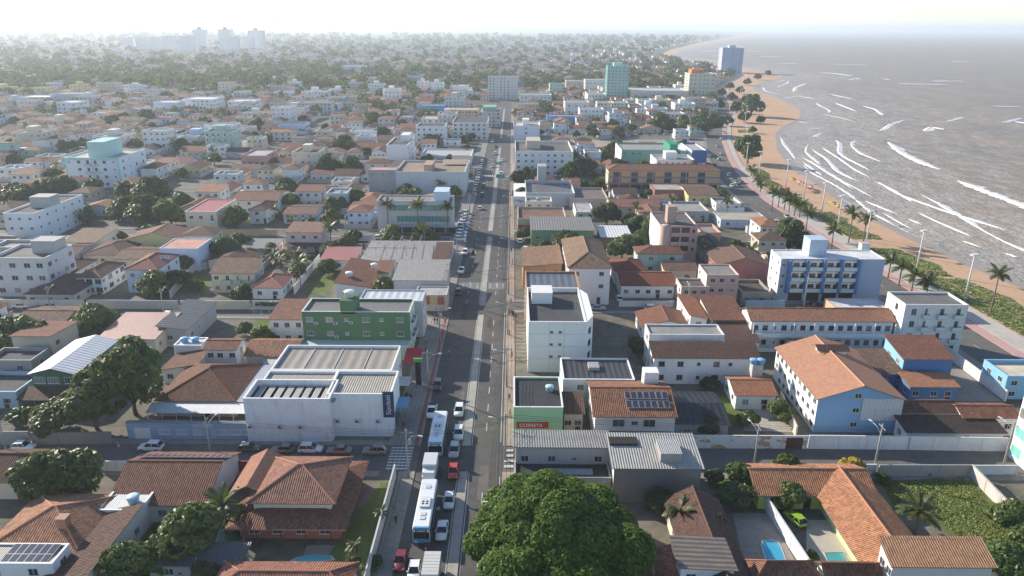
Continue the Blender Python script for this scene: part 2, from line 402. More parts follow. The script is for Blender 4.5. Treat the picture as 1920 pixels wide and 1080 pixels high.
# breaking crests: low ridges with a torn foam skirt
def M_foam():
    m, t, b_ = newmat('sea_foam'); p = posc(t); uv = uvc(t)
    at_ = N(t, 'Attribute', attribute_name='edge')
    n = noise(t, p, 0.55, 7, 0.72)
    a = math_(t, 'SUBTRACT', math_(t, 'ADD', n, math_(t, 'MULTIPLY', at_.outputs['Fac'], 0.75)), 0.66)
    al = ramp(t, a, [(0.0, (0, 0, 0)), (0.16, (1, 1, 1))])
    b_.inputs['Base Color'].default_value = (0.80, 0.79, 0.77, 1); b_.inputs['Roughness'].default_value = 0.85
    t.links.new(al, b_.inputs['Alpha']); bump(t, b_, n, 0.25, 0.8)
    return m
m_foam = M_foam()
def crest(pts, width, hgt, seed, world=False):
    r_ = random.Random(seed); P = pts if world else [at(*q, -0.3) for q in pts]
    seg = []
    for (x0, y0), (x1, y1) in zip(P, P[1:]):
        n = max(2, int(math.hypot(x1 - x0, y1 - y0) / 3.0))
        seg += [(x0 + (x1 - x0) * i / n, y0 + (y1 - y0) * i / n) for i in range(n)]
    seg.append(P[-1]); n = len(seg)
    sm = [tuple(sum(seg[min(max(i + d, 0), n - 1)][k] for d in (-2, -1, 0, 1, 2)) / 5 for k in (0, 1)) for i in range(n)]
    prof = [(-0.45, 0.0, 0.05), (-0.16, 0.55, 0.8), (0.0, 1.0, 1.0), (0.12, 0.75, 1.0), (0.35, 0.25, 0.72), (0.70, 0.06, 0.42), (1.15, 0.02, 0.0)]
    vv, ff, ed = [], [], []
    for i, (x, y) in enumerate(sm):
        a = sm[max(i - 1, 0)]; c = sm[min(i + 1, n - 1)]
        d = Vector((c[0] - a[0], c[1] - a[1], 0)); d = d.normalized() if d.length > 0 else Vector((0, 1, 0))
        nn = Vector((d.y, -d.x, 0))
        if nn.x > 0: nn = -nn                                # the face looks to the shore, foam trails to sea
        e = min(1.0, min(i, n - 1 - i) / max(3.0, n * 0.16)); wob = 0.7 + 0.6 * r_.random()
        for o_, z_, al in prof:
            q = Vector((x, y, 0)) - nn * (o_ * width * wob * (0.35 + 0.65 * e))
            vv.append((q.x, q.y, -0.36 + z_ * hgt * (0.4 + 0.6 * e) * (0.8 + 0.4 * r_.random()))); ed.append(al * (0.35 + 0.65 * e))
    k = len(prof)
    for i in range(n - 1):
        for j in range(k - 1):
            a = i * k + j; ff.append((a, a + 1, a + k + 1, a + k))
    me = bpy.data.meshes.new('foam_crest'); me.from_pydata(vv, [], ff); me.materials.append(m_foam)
    me.polygons.foreach_set('use_smooth', [True] * len(ff))
    me.attributes.new('edge', 'FLOAT', 'POINT').data.foreach_set('value', ed)
    obj('foam_crest', me, sea)
CREST = [([(1664, 266), (1690, 288), (1730, 308), (1768, 320)], 7, 1.0), ([(1792, 338), (1842, 359), (1895, 378), (1950, 402)], 8, 1.1),
 ([(1540, 276), (1562, 290), (1580, 302), (1600, 317), (1634, 335)], 3, .5), ([(1645, 340), (1683, 364), (1707, 373), (1773, 397), (1857, 423), (1905, 438)], 3, .5),
 ([(1608, 262), (1597, 266), (1597, 275), (1612, 288), (1656, 305)], 2.6, .4), ([(1648, 247), (1669, 233), (1697, 224)], 4, .5), ([(1732, 247), (1745, 238), (1773, 244)], 7, .7),
 ([(1487, 173), (1490, 164), (1511, 156)], 5, .5), ([(1504, 303), (1520, 315), (1543, 330)], 2.2, .3), ([(1463, 256), (1468, 270), (1480, 284), (1492, 300)], 2, .25),
 ([(1618, 375), (1645, 387), (1670, 397), (1690, 404)], 2.4, .35), ([(1696, 407), (1715, 416), (1734, 424)], 3, .45), ([(1797, 449), (1822, 459), (1847, 467)], 3, .6), ([(1879, 473), (1897, 480), (1914, 485)], 3.2, .6),
 ([(1532, 136), (1565, 138), (1600, 143)], 7, .7), ([(1678, 157), (1730, 158), (1780, 159)], 7, .7), ([(1850, 199), (1880, 200), (1925, 201)], 5, .6), ([(1774, 228), (1785, 225), (1806, 219)], 5, .6), ([(1876, 230), (1895, 226), (1916, 221)], 6, .7),
 ([(1468, 185), (1495, 180), (1530, 186)], 4, .4), ([(1556, 177), (1580, 182), (1600, 186)], 4, .5), ([(1565, 193), (1590, 203), (1606, 209)], 4, .5), ([(1615, 198), (1640, 205), (1655, 217)], 4, .5), ([(1590, 150), (1605, 147), (1615, 149)], 5, .5),
 ([(1510, 245), (1525, 240), (1552, 240)], 2.5, .3), ([(1523, 258), (1535, 251), (1550, 246)], 3, .4), ([(1475, 222), (1500, 228), (1520, 232)], 2, .25), ([(1540, 214), (1570, 220), (1600, 227)], 2.6, .3), ([(1640, 148), (1660, 148), (1668, 150)], 6, .6), ([(1742, 152), (1790, 152), (1812, 153)], 7, .6),
 ([(1700, 447), (1740, 462), (1775, 478)], 1.6, .2), ([(1545, 352), (1575, 372), (1605, 388)], 1.6, .2), ([(1812, 500), (1835, 508), (1860, 520)], 1.5, .2), ([(1560, 330), (1600, 350), (1640, 372)], 1.5, .2), ([(1650, 396), (1690, 420), (1720, 434)], 1.4, .2), ([(1900, 227), (1930, 233), (1960, 240)], 6, .6), ([(1560, 120), (1600, 121), (1630, 122)], 8, .6), ([(1450, 118), (1480, 119), (1500, 120)], 8, .6), ([(1420, 106), (1450, 106), (1470, 107)], 10, .6), ([(1330, 104), (1360, 105), (1380, 108)], 8, .6), ([(1300, 112), (1330, 114), (1350, 116)], 6, .5), ([(1310, 97), (1335, 96), (1350, 95)], 10, .6), ([(1345, 88), (1370, 88), (1390, 87)], 14, .7), ([(1380, 96), (1400, 96), (1440, 97)], 10, .6), ([(1780, 116), (1800, 115), (1825, 116)], 9, .6)]
for i, (pt, wd, hg) in enumerate(CREST): crest(pt, wd * .75, hg * .9, i)
rs = random.Random(8)
def crest_w(P, width, hgt, seed): crest(P, width, hgt, seed, True)
for k in range(13):                    # lines of surf running along the shore
    y0 = rs.uniform(170, 560) if k < 9 else rs.uniform(600, 1150); L = rs.uniform(40, 150); o_ = (1.5, 4, 14, 22, 30, 12, 20, 26, 34, 12, 30, 20, 14)[k] + rs.uniform(-2, 2); n = max(3, int(L / 6))
    ph = rs.uniform(0, 6); sl = rs.uniform(-.05, .10)
    crest_w([(shore(y0 + L * i / n) + o_ + (1.2 + o_ * .03) * math.sin(ph + i * .35) + L * i / n * sl, y0 + L * i / n) for i in range(n + 1)], 1.3 + o_ * .04, .14 + o_ * .008, 100 + k)
# low hills on the horizon
b = MB(); hx = [-16000, -11000, -8000, -6000, -4500, -3200, -2000, -900, 300, 1500, 2600, 3600]
hz = [150, 185, 150, 120, 95, 70, 55, 62, 48, 30, 22, 8]
for (x0, z0), (x1, z1) in zip(zip(hx, hz), zip(hx[1:], hz[1:])):
    b.poly([(x0, 11500, -2), (x1, 11500, -2), (x1, 13000, z1), (x0, 13000, z0)], m_far)
    b.poly([(x0, 13000, z0), (x1, 13000, z1), (x1, 16000, -2), (x0, 16000, -2)], m_far)
b.build('hills', kind='structure', smooth=True)

# ---- streets
XL, XR, XM = -16.4, -1.5, -8.1
def rect(name, mat, x0, x1, y0, y1, z, **tags):
    return MB().poly([(x0, y0, z), (x1, y0, z), (x1, y1, z), (x0, y1, z)], mat).build(name, **tags)
road = rect('road', m_asph, XL, XR, 20, 1000, 0.006, kind='structure')
CROSS = [(108.3, 116.6, -330, XL), (108.3, 116.6, XR, 107), (179, 186.5, -400, XL), (184.5, 191, XR, 106), (258, 265.5, -450, XL), (331, 338, -520, XL), (352, 358.5, 40, 103), (405, 412, -600, XL), (470, 506, XR, 130)]
for y0, y1, x0, x1 in CROSS:
    if y1 - y0 < 20: rect("side_street", m_asph2, x0, x1, y0, y1, 0.006, kind="structure")
    else: rect("open_square", M_ground("open_square", (0.33, 0.28, 0.23), (0.25, 0.22, 0.19), (0.38, 0.33, 0.27), 0.05, 0.4), x0, x1, y0, y1, 0.006, kind="structure")
    OCC.append((x0, x1, y0 - 2, y1 + 2))
for x0, x1 in ((-150, -143), (-262, -255), (-370, -363)):       # streets running away from the camera
    for ya, yb in ((116.6, 179), (186.5, 258), (265.5, 331), (338, 405), (412, 700)):
        if x0 > -200 and ya < 170: continue
        rect('side_street', m_asph2, x0, x1, ya, yb, 0.0065, kind='structure')
    OCC.append((x0 - 1.5, x1 + 1.5, 110, 700))
OCC.append((-22.4, 0.8, 0, 1000))
# pavements with kerbs (0.13 m)
def pavement(x0, x1, y0, y1, mat=None, name='pavement'):
    return MB().box(x0, x1, y0, y1, 0.0, 0.13, mat or m_pave, bottom=False).build(name, kind='structure')
for y0, y1 in ((20, 108.3), (116.6, 179), (186.5, 258), (265.5, 331), (338, 405), (412, 600)):
    pavement(-22.4 if y0 > 100 else -19.2, XL, y0, y1)
for y0, y1 in ((20, 108.3), (116.6, 184.5), (191, 470), (506, 700)):
    pavement(XR, 0.7, y0, y1, m_pave_r)
for y0, y1, x0, x1 in CROSS[:8]:
    xa, xb = (x0, -22.45) if x1 <= 0 else (0.75, x1 - 4)
    pavement(xa, xb, y1 + 0.002, y1 + 1.6)
    pavement(xa, xb, y0 - 1.6, y0 - 0.002)
# red tactile band on the left pavement and the corner bulge
MB().box(-17.6, -16.9, 116.8, 178.8, 0.13, 0.134, m_red, bottom=False).build('red_band', kind='structure')
# median, kerb lines, markings
for y0, y1 in ((20, 108.3), (116.6, 181), (188, 258), (265.5, 470), (506, 700)):
    MB().box(XM - 0.75, XM + 0.75, y0, y1, 0.006, 0.16, m_median, bottom=False).build('median', kind='structure')
mk = lambda x0, x1, y0, y1: MB().poly([(x0, y0, 0.0105), (x1, y0, 0.0105), (x1, y1, 0.0105), (x0, y1, 0.0105)], m_paint).build('lane_marking', road)
rp = random.Random(4)
for k in range(26):
    px_, py_ = rp.uniform(XL + .6, XR - 2.6), rp.uniform(70, 420); pw, pl = rp.uniform(.8, 2.4), rp.uniform(2, 14)
    if px_ < XM + 1 and px_ + pw > XM - 1: continue
    if any(a_ - 15 < py_ < a_ + 1 for a_ in (201.5,)): continue
    MB().poly([(px_, py_, 0.008), (px_ + pw, py_, 0.008), (px_ + pw * rp.uniform(.8, 1.1), py_ + pl, 0.008), (px_ + .2, py_ + pl, 0.008)], m_asph2 if k % 2 else M_ground('asphalt_patch', (0.062, 0.06, 0.06), (0.05, 0.05, 0.05), (0.08, 0.078, 0.075), 0.3, 1.0, 0.85, 0.01)).build('asphalt_patch', road)
y = 62.0
while y < 430:
    if not (106 < y < 118 or 178 < y < 190 or 256 < y < 267): mk(-4.72, -4.58, y, y + 3.0)
    y += 7.5
y = 190.0
while y < 430:
    if not (256 < y < 267): mk(-12.6, -12.46, y, y + 2.5)
    y += 8
for x in (XM - 0.98, XM + 0.98):
    for y0, y1 in ((20, 108), (117, 180), (189, 257), (266, 430)): mk(x - 0.06, x + 0.06, y0, y1)
for y0, y1 in ((60, 107), (118, 183)): mk(-1.95, -1.83, y0, y1)
# crossings: zebra over the side street at the corner and over the main road (a raised pale table with bars)
for i in range(8): 
    y0 = 109.0 + i * 0.95
    MB().poly([(-21.6, y0, 0.0105), (-17.6, y0, 0.0105), (-17.6, y0 + 0.5, 0.0105), (-21.6, y0 + 0.5, 0.0105)], m_paint).build('zebra_bar', road)
MB().poly([(-15.8, 201.5, 0.0095), (-2.0, 201.5, 0.0095), (-2.0, 207.5, 0.0095), (-15.8, 207.5, 0.0095)], M_ground('crossing_table', (0.17, 0.175, 0.18), (0.14, 0.145, 0.15), (0.21, 0.21, 0.21), 0.3, 1.0)).build('crossing_table', road)
m_paint2 = M_ground('worn_paint', (0.36, 0.37, 0.38), (0.30, 0.31, 0.32), (0.25, 0.25, 0.26), 0.5, 2.0)
for x in (-14.6, -12.4, -10.4, -6.6, -4.6, -2.9): MB().poly([(x, 202.6, 0.0125), (x + 0.4, 202.6, 0.0125), (x + 0.4, 206.4, 0.0125), (x, 206.4, 0.0125)], m_paint2).build('zebra_bar', road)
for i in range(14):
    x = -15.6 + i * 1.0
    MB().poly([(x, 372, 0.0105), (x + 0.5, 372, 0.0105), (x + 0.5, 375.5, 0.0105), (x, 375.5, 0.0105)], m_paint).build('zebra_bar', road)
for i in range(4):
    y0 = 109.6 + i * 1.7
    MB().poly([(-1.2, y0, 0.135), (0.4, y0, 0.135), (0.4, y0 + 0.7, 0.135), (-1.2, y0 + 0.7, 0.135)], m_paint).build('zebra_bar', road)
# beach avenue, cycle path, promenade
strip('avenue', m_asph2, 60, 1300, lambda y: ave(y) - 6.0, lambda y: ave(y) + 4.0, 0.012, 10, kind='structure')
slabstrip('cycle_path', m_pink, 60, 1300, lambda y: ave(y) + 4.6, lambda y: ave(y) + 7.6, 0.0, 0.12, 10, kind='structure')
slabstrip('promenade', m_prom, 60, 1300, lambda y: ave(y) + 7.9, lambda y: ave(y) + 14.0 - 3 * (y > 330), 0.0, 0.14, 10, kind='structure')
slabstrip('pavement', m_pave, 191, 700, lambda y: ave(y) - 8.2, lambda y: ave(y) - 6.0, 0.0, 0.13, 10, kind='structure')
slabstrip('pavement', m_pave, 117, 184, lambda y: ave(y) - 8.2, lambda y: ave(y) - 6.0, 0.0, 0.13, 10, kind='structure')
for k in range(40):
    y0 = 125 + k * 9
    MB().poly([(ave(y0) - 1.0, y0, 0.0165), (ave(y0) - 0.86, y0, 0.0165), (ave(y0 + 3) - 0.86, y0 + 3, 0.0165), (ave(y0 + 3) - 1.0, y0 + 3, 0.0165)], m_paint).build('lane_marking', road)
# ================================================================ building kit
WINM = {}
def window_mesh(w_, h_, frame=(0.7, 0.7, 0.68), glass=(0.025, 0.032, 0.04), style='slide'):
    k = (round(w_, 2), round(h_, 2), frame, glass, style)
    if k in WINM: return WINM[k]
    b = MB(); fm = M_plain(frame, 0.5, 0.3, 'window_frame'); gm = M_glass(glass); t = 0.07
    x0, x1 = -w_ / 2, w_ / 2
    b.box(x0, x0 + t, -0.05, 0.03, 0, h_, fm); b.box(x1 - t, x1, -0.05, 0.03, 0, h_, fm)
    b.box(x0 + t, x1 - t, -0.05, 0.03, 0, t, fm); b.box(x0 + t, x1 - t, -0.05, 0.03, h_ - t, h_, fm)
    nm = 1 if style == 'slide' else (3 if style == 'bars' else 0)
    for i in range(nm):
        xm = x0 + (i + 1) * w_ / (nm + 1); b.box(xm - 0.03, xm + 0.03, -0.04, 0.02, t, h_ - t, fm)
    b.poly([(x0 + t, -0.012, t), (x1 - t, -0.012, t), (x1 - t, -0.012, h_ - t), (x0 + t, -0.012, h_ - t)], gm)
    if style != 'door': b.box(x0 - 0.08, x1 + 0.08, -0.13, -0.052, -0.08, -0.005, fm)
    WINM[k] = b.mesh('window'); return WINM[k]
ACM = None
def ac_mesh():
    global ACM
    if ACM is None:
        b = MB(); b.box(-0.42, 0.42, -0.5, -0.02, 0, 0.6, M_plain((0.62, 0.61, 0.58), 0.6, 0.3, 'air_conditioner')); b.lathe([(0.24, -0.01), (0.24, 0.0)], M_plain((0.05, 0.05, 0.05)), 10)
        b.box(-0.24, 0.24, -0.53, -0.505, 0.08, 0.52, M_plain((0.10, 0.10, 0.10), 0.6)); b.box(-0.45, 0.45, -0.4, -0.02, -0.1, -0.01, M_plain((0.22, 0.13, 0.09)))
        ACM = b.mesh('air_conditioner')
    return ACM
BALM = {}
def balcony_mesh(w_, d_, rail):
    k = (round(w_, 1), d_, rail)
    if k not in BALM:
        b = MB(); b.box(-w_ / 2, w_ / 2, -d_, 0, -0.15, 0, M_wall(GREYW, 0.35))
        rm = M_plain(rail, 0.4, 0.4, 'railing')
        b.box(-w_ / 2, w_ / 2, -d_, -d_ + 0.07, 0.002, 0.95, rm)
        b.box(-w_ / 2, -w_ / 2 + 0.07, -d_ + 0.072, -0.01, 0.002, 0.95, rm); b.box(w_ / 2 - 0.07, w_ / 2, -d_ + 0.072, -0.01, 0.002, 0.95, rm)
        BALM[k] = b.mesh('balcony')
    return BALM[k]
def roof_mb(kind, x0, x1, y0, y1, h, rise, mat, ov=0.45, th=0.14, under=None):
    "sloped roof body and its ridge lines"
    b = MB(); X0, X1, Y0, Y1 = x0 - ov, x1 + ov, y0 - ov, y1 + ov
    xm, ym = (x0 + x1) / 2, (y0 + y1) / 2; ridges = []
    und = under or M_plain((0.20, 0.15, 0.12))
    def slope(pts):
        b.poly(pts, mat); b.poly([(p[0], p[1], p[2] - th) for p in pts][::-1], und)
        n = len(pts)
        for i in range(n):
            p, q = pts[i], pts[(i + 1) % n]
            if abs(p[2] - h) < 1e-6 and abs(q[2] - h) < 1e-6 or kind in ('gx', 'gy') or kind.startswith('shed'):
                b.poly([p, (p[0], p[1], p[2] - th), (q[0], q[1], q[2] - th), q], und)
    if kind == 'gx':
        slope([(X0, Y0, h), (X1, Y0, h), (X1, ym, h + rise), (X0, ym, h + rise)])
        slope([(X1, Y1, h), (X0, Y1, h), (X0, ym, h + rise), (X1, ym, h + rise)]); ridges = [((X0, ym, h + rise), (X1, ym, h + rise))]
    elif kind == 'gy':
        slope([(X0, Y1, h), (X0, Y0, h), (xm, Y0, h + rise), (xm, Y1, h + rise)])
        slope([(X1, Y0, h), (X1, Y1, h), (xm, Y1, h + rise), (xm, Y0, h + rise)]); ridges = [((xm, Y0, h + rise), (xm, Y1, h + rise))]
    elif kind == 'hip':
        if X1 - X0 >= Y1 - Y0:
            r = (Y1 - Y0) / 2; A, B = (X0 + r, ym, h + rise), (X1 - r, ym, h + rise)
            if B[0] - A[0] < 0.2: A, B = (xm - 0.1, ym, h + rise), (xm + 0.1, ym, h + rise)
            slope([(X0, Y0, h), (X1, Y0, h), B, A]); slope([(X1, Y1, h), (X0, Y1, h), A, B])
            slope([(X0, Y1, h), (X0, Y0, h), A]); slope([(X1, Y0, h), (X1, Y1, h), B])
            ridges = [(A, B), (A, (X0, Y0, h)), (A, (X0, Y1, h)), (B, (X1, Y0, h)), (B, (X1, Y1, h))]
        else:
            r = (X1 - X0) / 2; A, B = (xm, Y0 + r, h + rise), (xm, Y1 - r, h + rise)
            slope([(X0, Y1, h), (X0, Y0, h), A, B]); slope([(X1, Y0, h), (X1, Y1, h), B, A])
            slope([(X0, Y0, h), (X1, Y0, h), A]); slope([(X1, Y1, h), (X0, Y1, h), B])
            ridges = [(A, B), (A, (X0, Y0, h)), (A, (X1, Y0, h)), (B, (X0, Y1, h)), (B, (X1, Y1, h))]
    elif kind == 'shedf': slope([(X0, Y0, h), (X1, Y0, h), (X1, Y1, h + rise), (X0, Y1, h + rise)])
    elif kind == 'shedb': slope([(X0, Y0, h + rise), (X1, Y0, h + rise), (X1, Y1, h), (X0, Y1, h)])
    elif kind == 'shedl': slope([(X0, Y1, h), (X0, Y0, h), (X1, Y0, h + rise), (X1, Y1, h + rise)])
    elif kind == 'shedr': slope([(X1, Y0, h), (X1, Y1, h), (X0, Y1, h + rise), (X0, Y0, h + rise)])
    return b, ridges
def walls_mb(kind, x0, x1, y0, y1, h, rise, mat, side=None, base=None):
    b = MB(); s = side or mat; e = 0.12
    xm, ym = (x0 + x1) / 2, (y0 + y1) / 2
    zf = zb = zl = zr_ = h - e
    f = [(x0, y0, 0), (x1, y0, 0)]; r = rise - e
    def quad(p, q, zp, zq, m_, mid=None):
        pts = [(p[0], p[1], 0), (q[0], q[1], 0), (q[0], q[1], zq)] + ([mid] if mid else []) + [(p[0], p[1], zp)]
        b.poly(pts, m_)
    hz = {'shedf': (h, h, h + rise, h + rise), 'shedb': (h + rise, h + rise, h, h), 'shedl': (h, h + rise, h + rise, h), 'shedr': (h + rise, h, h, h + rise)}.get(kind, (h,) * 4)
    c = [(x0, y0), (x1, y0), (x1, y1), (x0, y1)]; z = [v - e for v in hz]
    gx, gy = kind == 'gx', kind == 'gy'
    quad(c[0], c[1], z[0], z[1], mat, (xm, y0, h + r) if gy else None)
    quad(c[1], c[2], z[1], z[2], s, (x1, ym, h + r) if gx else None)
    quad(c[2], c[3], z[2], z[3], mat, (xm, y1, h + r) if gy else None)
    quad(c[3], c[0], z[3], z[0], s, (x0, ym, h + r) if gx else None)
    return b
NB = [0]
def put_windows(t, face, x0, x1, y0, y1, h, cols, rws, ww, wh, frame, glass, style, skip0=False, z_first=None, jitter=0.0, r_=rng, ac=0.0, balc=None):
    "a grid of windows on one face: f front, b back, l left, r right"
    L = (x1 - x0) if face in 'fb' else (y1 - y0)
    st = h / rws
    ww = min(ww, L / cols * 0.8); wh = min(wh, st * 0.62)
    gl3 = (glass, sh(glass, 1.8), (.20, .19, .17)); w0_, h0_ = ww, wh
    small_ = {i for i in range(cols) if cols >= 4 and r_.random() < .22}
    for i in range(cols):
        u = -L / 2 + (i + 0.5) * L / cols + (r_.uniform(-.12, .12) * L / cols if cols < 9 else 0)
        ww, wh = (w0_ * .55, h0_ * .6) if i in small_ else (w0_, h0_)
        for j in range(rws):
            if skip0 and j == 0: continue
            z = j * st + (st - wh) * 0.52
            if face == 'f': loc, rz = ((x0 + x1) / 2 + u, y0, z), 0
            elif face == 'b': loc, rz = ((x0 + x1) / 2 - u, y1, z), math.pi
            elif face == 'r': loc, rz = (x1, (y0 + y1) / 2 + u, z), math.pi / 2
            else: loc, rz = (x0, (y0 + y1) / 2 - u, z), -math.pi / 2
            if (j > 0) if balc == 'all' else (balc and (i, j) in balc):
                obj('balcony', balcony_mesh(ww + 1.0, 0.9, (0.55, 0.62, 0.60)), t, loc=(loc[0], loc[1], j * st + 0.08), rz=rz)
                obj('balcony_door', window_mesh(ww * 0.8, st * 0.72, frame, glass, 'slide'), t, loc=(loc[0], loc[1], j * st + 0.12), rz=rz)
                continue
            if r_.random() < .05: continue
            obj('window', window_mesh(ww, wh, frame, gl3[r_.choices((0, 1, 2), (6, 2, 2))[0]], style), t, loc=loc, rz=rz)
            if ac and r_.random() < ac: 
                du = ww / 2 + 0.65
                dl = (loc[0] + du * math.cos(rz), loc[1] + du * math.sin(rz), loc[2] - 0.5)
                obj('air_conditioner', ac_mesh(), t, loc=dl, rz=rz)
DEFW = dict(ww=1.3, wh=1.15, frame=(0.6, 0.6, 0.58), glass=(0.025, 0.032, 0.04), style='slide')
def bld(name, label, cat, xl, xr, yf, h=None, yg=None, yb=None, d=None, yr=None, roof='hip', wall=WHITE, side=None, rc=None, rise=None, dirt=0.3, rdirt=0.55, f=None, s=None, l=None, r=None, rz=0.0, ov=0.45, parapet=0.7, door=True, tower=None, win=None, rm=None, occ=True, group=None, ac=0.0, skip0=False, balc=None, pcol=None):
    xm = (xl + xr) / 2
    if yg is not None: Y0 = at(xm, yg, 0)[1]; h = h_at(Y0, xm, yf)
    else: Y0 = at(xm, yf, h)[1]
    X0, X1 = at(xl, yf, h)[0], at(xr, yf, h)[0]
    W = X1 - X0
    if d is None:
        if yr is not None:
            rise_ = rise if rise is not None else 2.0
            d = (2 if roof in ('gx', 'hip') else 1) * (at(xm, yr, h + rise_)[1] - Y0)
        else: d = at(xm, yb, h)[1] - Y0
    d = max(d, 2.0); Y1 = Y0 + d
    return building(name, label, cat, X0, X1, Y0, Y1, h, roof, wall, side, rc, rise, dirt, rdirt, f, s, l, r, rz, ov, parapet, door, tower, win, rm, occ, group, ac, skip0, balc, pcol)
def building(name, label, cat, X0, X1, Y0, Y1, h, roof='hip', wall=WHITE, side=None, rc=None, rise=None, dirt=0.3, rdirt=0.55, f=None, s=None, l=None, r=None, rz=0.0, ov=0.45, parapet=0.7, door=True, tower=None, win=None, rm=None, occ=True, group=None, ac=0.0, skip0=False, balc=None, pcol=None):
    NB[0] += 1; r_ = random.Random(NB[0])
    if occ: OCC.append((X0, X1, Y0, Y1))
    cx, cy = (X0 + X1) / 2, (Y0 + Y1) / 2
    t = thing(name, label, cat, (cx, cy, 0), rz, group)
    sl = roof not in ('flat', 'flatmetal')
    o_ = ov if sl else 0.0
    x0, x1, y0, y1 = X0 - cx + o_, X1 - cx - o_, Y0 - cy + o_, Y1 - cy - o_
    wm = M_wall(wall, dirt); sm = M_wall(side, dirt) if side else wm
    rise = (0.28 * (min(x1 - x0, y1 - y0) / 2 if roof in ('hip',) else ((y1 - y0) / 2 if roof == 'gx' else (x1 - x0) / 2 if roof == 'gy' else 1.4 / 0.28))) if rise is None else rise
    if sl:
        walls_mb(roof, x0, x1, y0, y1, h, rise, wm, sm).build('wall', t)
        rmat = rm or M_tile(rc or TERRA, rdirt)
        b, ridges = roof_mb(roof, x0, x1, y0, y1, h, rise, rmat, ov)
        ro = b.build('roof', t)
        if ridges and rm is None:
            cm = M_plain(sh(rc or TERRA, 1.25), 0.8, 0.2, 'ridge_tile')
            for p, q in ridges:
                MB().tube([p, q], 0.13, cm, 5).build('ridge_cap', ro)
    else:
        b = MB(); pt = 0.22; ph = parapet
        zt = h
        for (a0, a1, b0, b1) in ((x0, x1, y0, y0 + pt), (x0, x1, y1 - pt, y1), (x0, x0 + pt, y0 + pt, y1 - pt), (x1 - pt, x1, y0 + pt, y1 - pt)):
            b.box(a0, a1, b0, b1, 0 if True else 0, zt, wm if a1 - a0 > pt * 2 else sm, bottom=False)
        b.build('wall', t)
        MB().box(x0 + pt - .002, x1 - pt + .002, y0 + pt - .002, y1 - pt + .002, h - ph - 0.2, h - ph, rm or M_slab(rc or DGREY), bottom=False).build('roof', t)
        if pcol is not False:
            cb = MB(); cm = M_wall(pcol or sh(wall, 1.1), 0.2); o = 0.05
            for (a0, a1, b0, b1) in ((x0 - o, x1 + o, y0 - o, y0 + pt + o), (x0 - o, x1 + o, y1 - pt - o, y1 + o), (x0 - o, x0 + pt + o, y0 + pt + o, y1 - pt - o), (x1 - pt - o, x1 + o, y0 + pt + o, y1 - pt - o)):
                cb.box(a0, a1, b0, b1, h + 0.003, h + 0.1, cm)
            cb.build('parapet_cap', t)
    wn = dict(DEFW)
    if win: wn.update(win)
    storeys = max(1, round(h / 3.1))
    vis = 'l' if X0 > 3 else 'r' if X1 < -3 else ''
    faces = {'f': f, 'l': l, 'r': r}
    if s is not None and vis: faces[vis] = s
    for fc, spec in faces.items():
        if spec is None:
            Lf = (x1 - x0) if fc == 'f' else (y1 - y0)
            if fc != 'f' and fc != vis: continue
            spec = (max(1, int(Lf / 3.6)), storeys)
        if not spec: continue
        put_windows(t, fc, x0, x1, y0, y1, h - (0 if sl else parapet * 0.5), spec[0], spec[1], wn['ww'], wn['wh'], wn['frame'], wn['glass'], wn['style'], skip0, r_=r_, ac=ac, balc=balc if fc == 'f' else None)
    if door:
        dm = window_mesh(1.0, 2.15, (0.25, 0.2, 0.16), (0.10, 0.06, 0.04), 'door')
        cols = f[0] if f else max(1, int((x1 - x0) / 3.6))
        obj('door', dm, t, loc=(min(x1 - 0.7, (x0 + x1) / 2 + 0.5 * (x1 - x0) / cols * (cols % 2 + 1) * 0.98), y0, 0.02))
    if tower:   # (u0, u1, v0, v1, rise, colour) in shares of the footprint
        u0, u1, v0, v1, tr, tc = tower
        a0, a1 = x0 + u0 * (x1 - x0), x0 + u1 * (x1 - x0); b0, b1 = y0 + v0 * (y1 - y0), y0 + v1 * (y1 - y0)
        tb = MB(); tb.box(a0, a1, b0, b1, h - parapet + 0.01, h + tr, M_wall(tc, dirt), M_slab(CONC), bottom=False)
        tb.box(a0 - 0.1, a1 + 0.1, b0 - 0.1, b1 + 0.1, h + tr + 0.002, h + tr + 0.16, M_wall(sh(tc, 0.9), dirt), bottom=False)
        tb.build('stair_tower', t)
    t['sz'] = (x0, x1, y0, y1, h)
    return t
def local(t): return list(t['sz'])
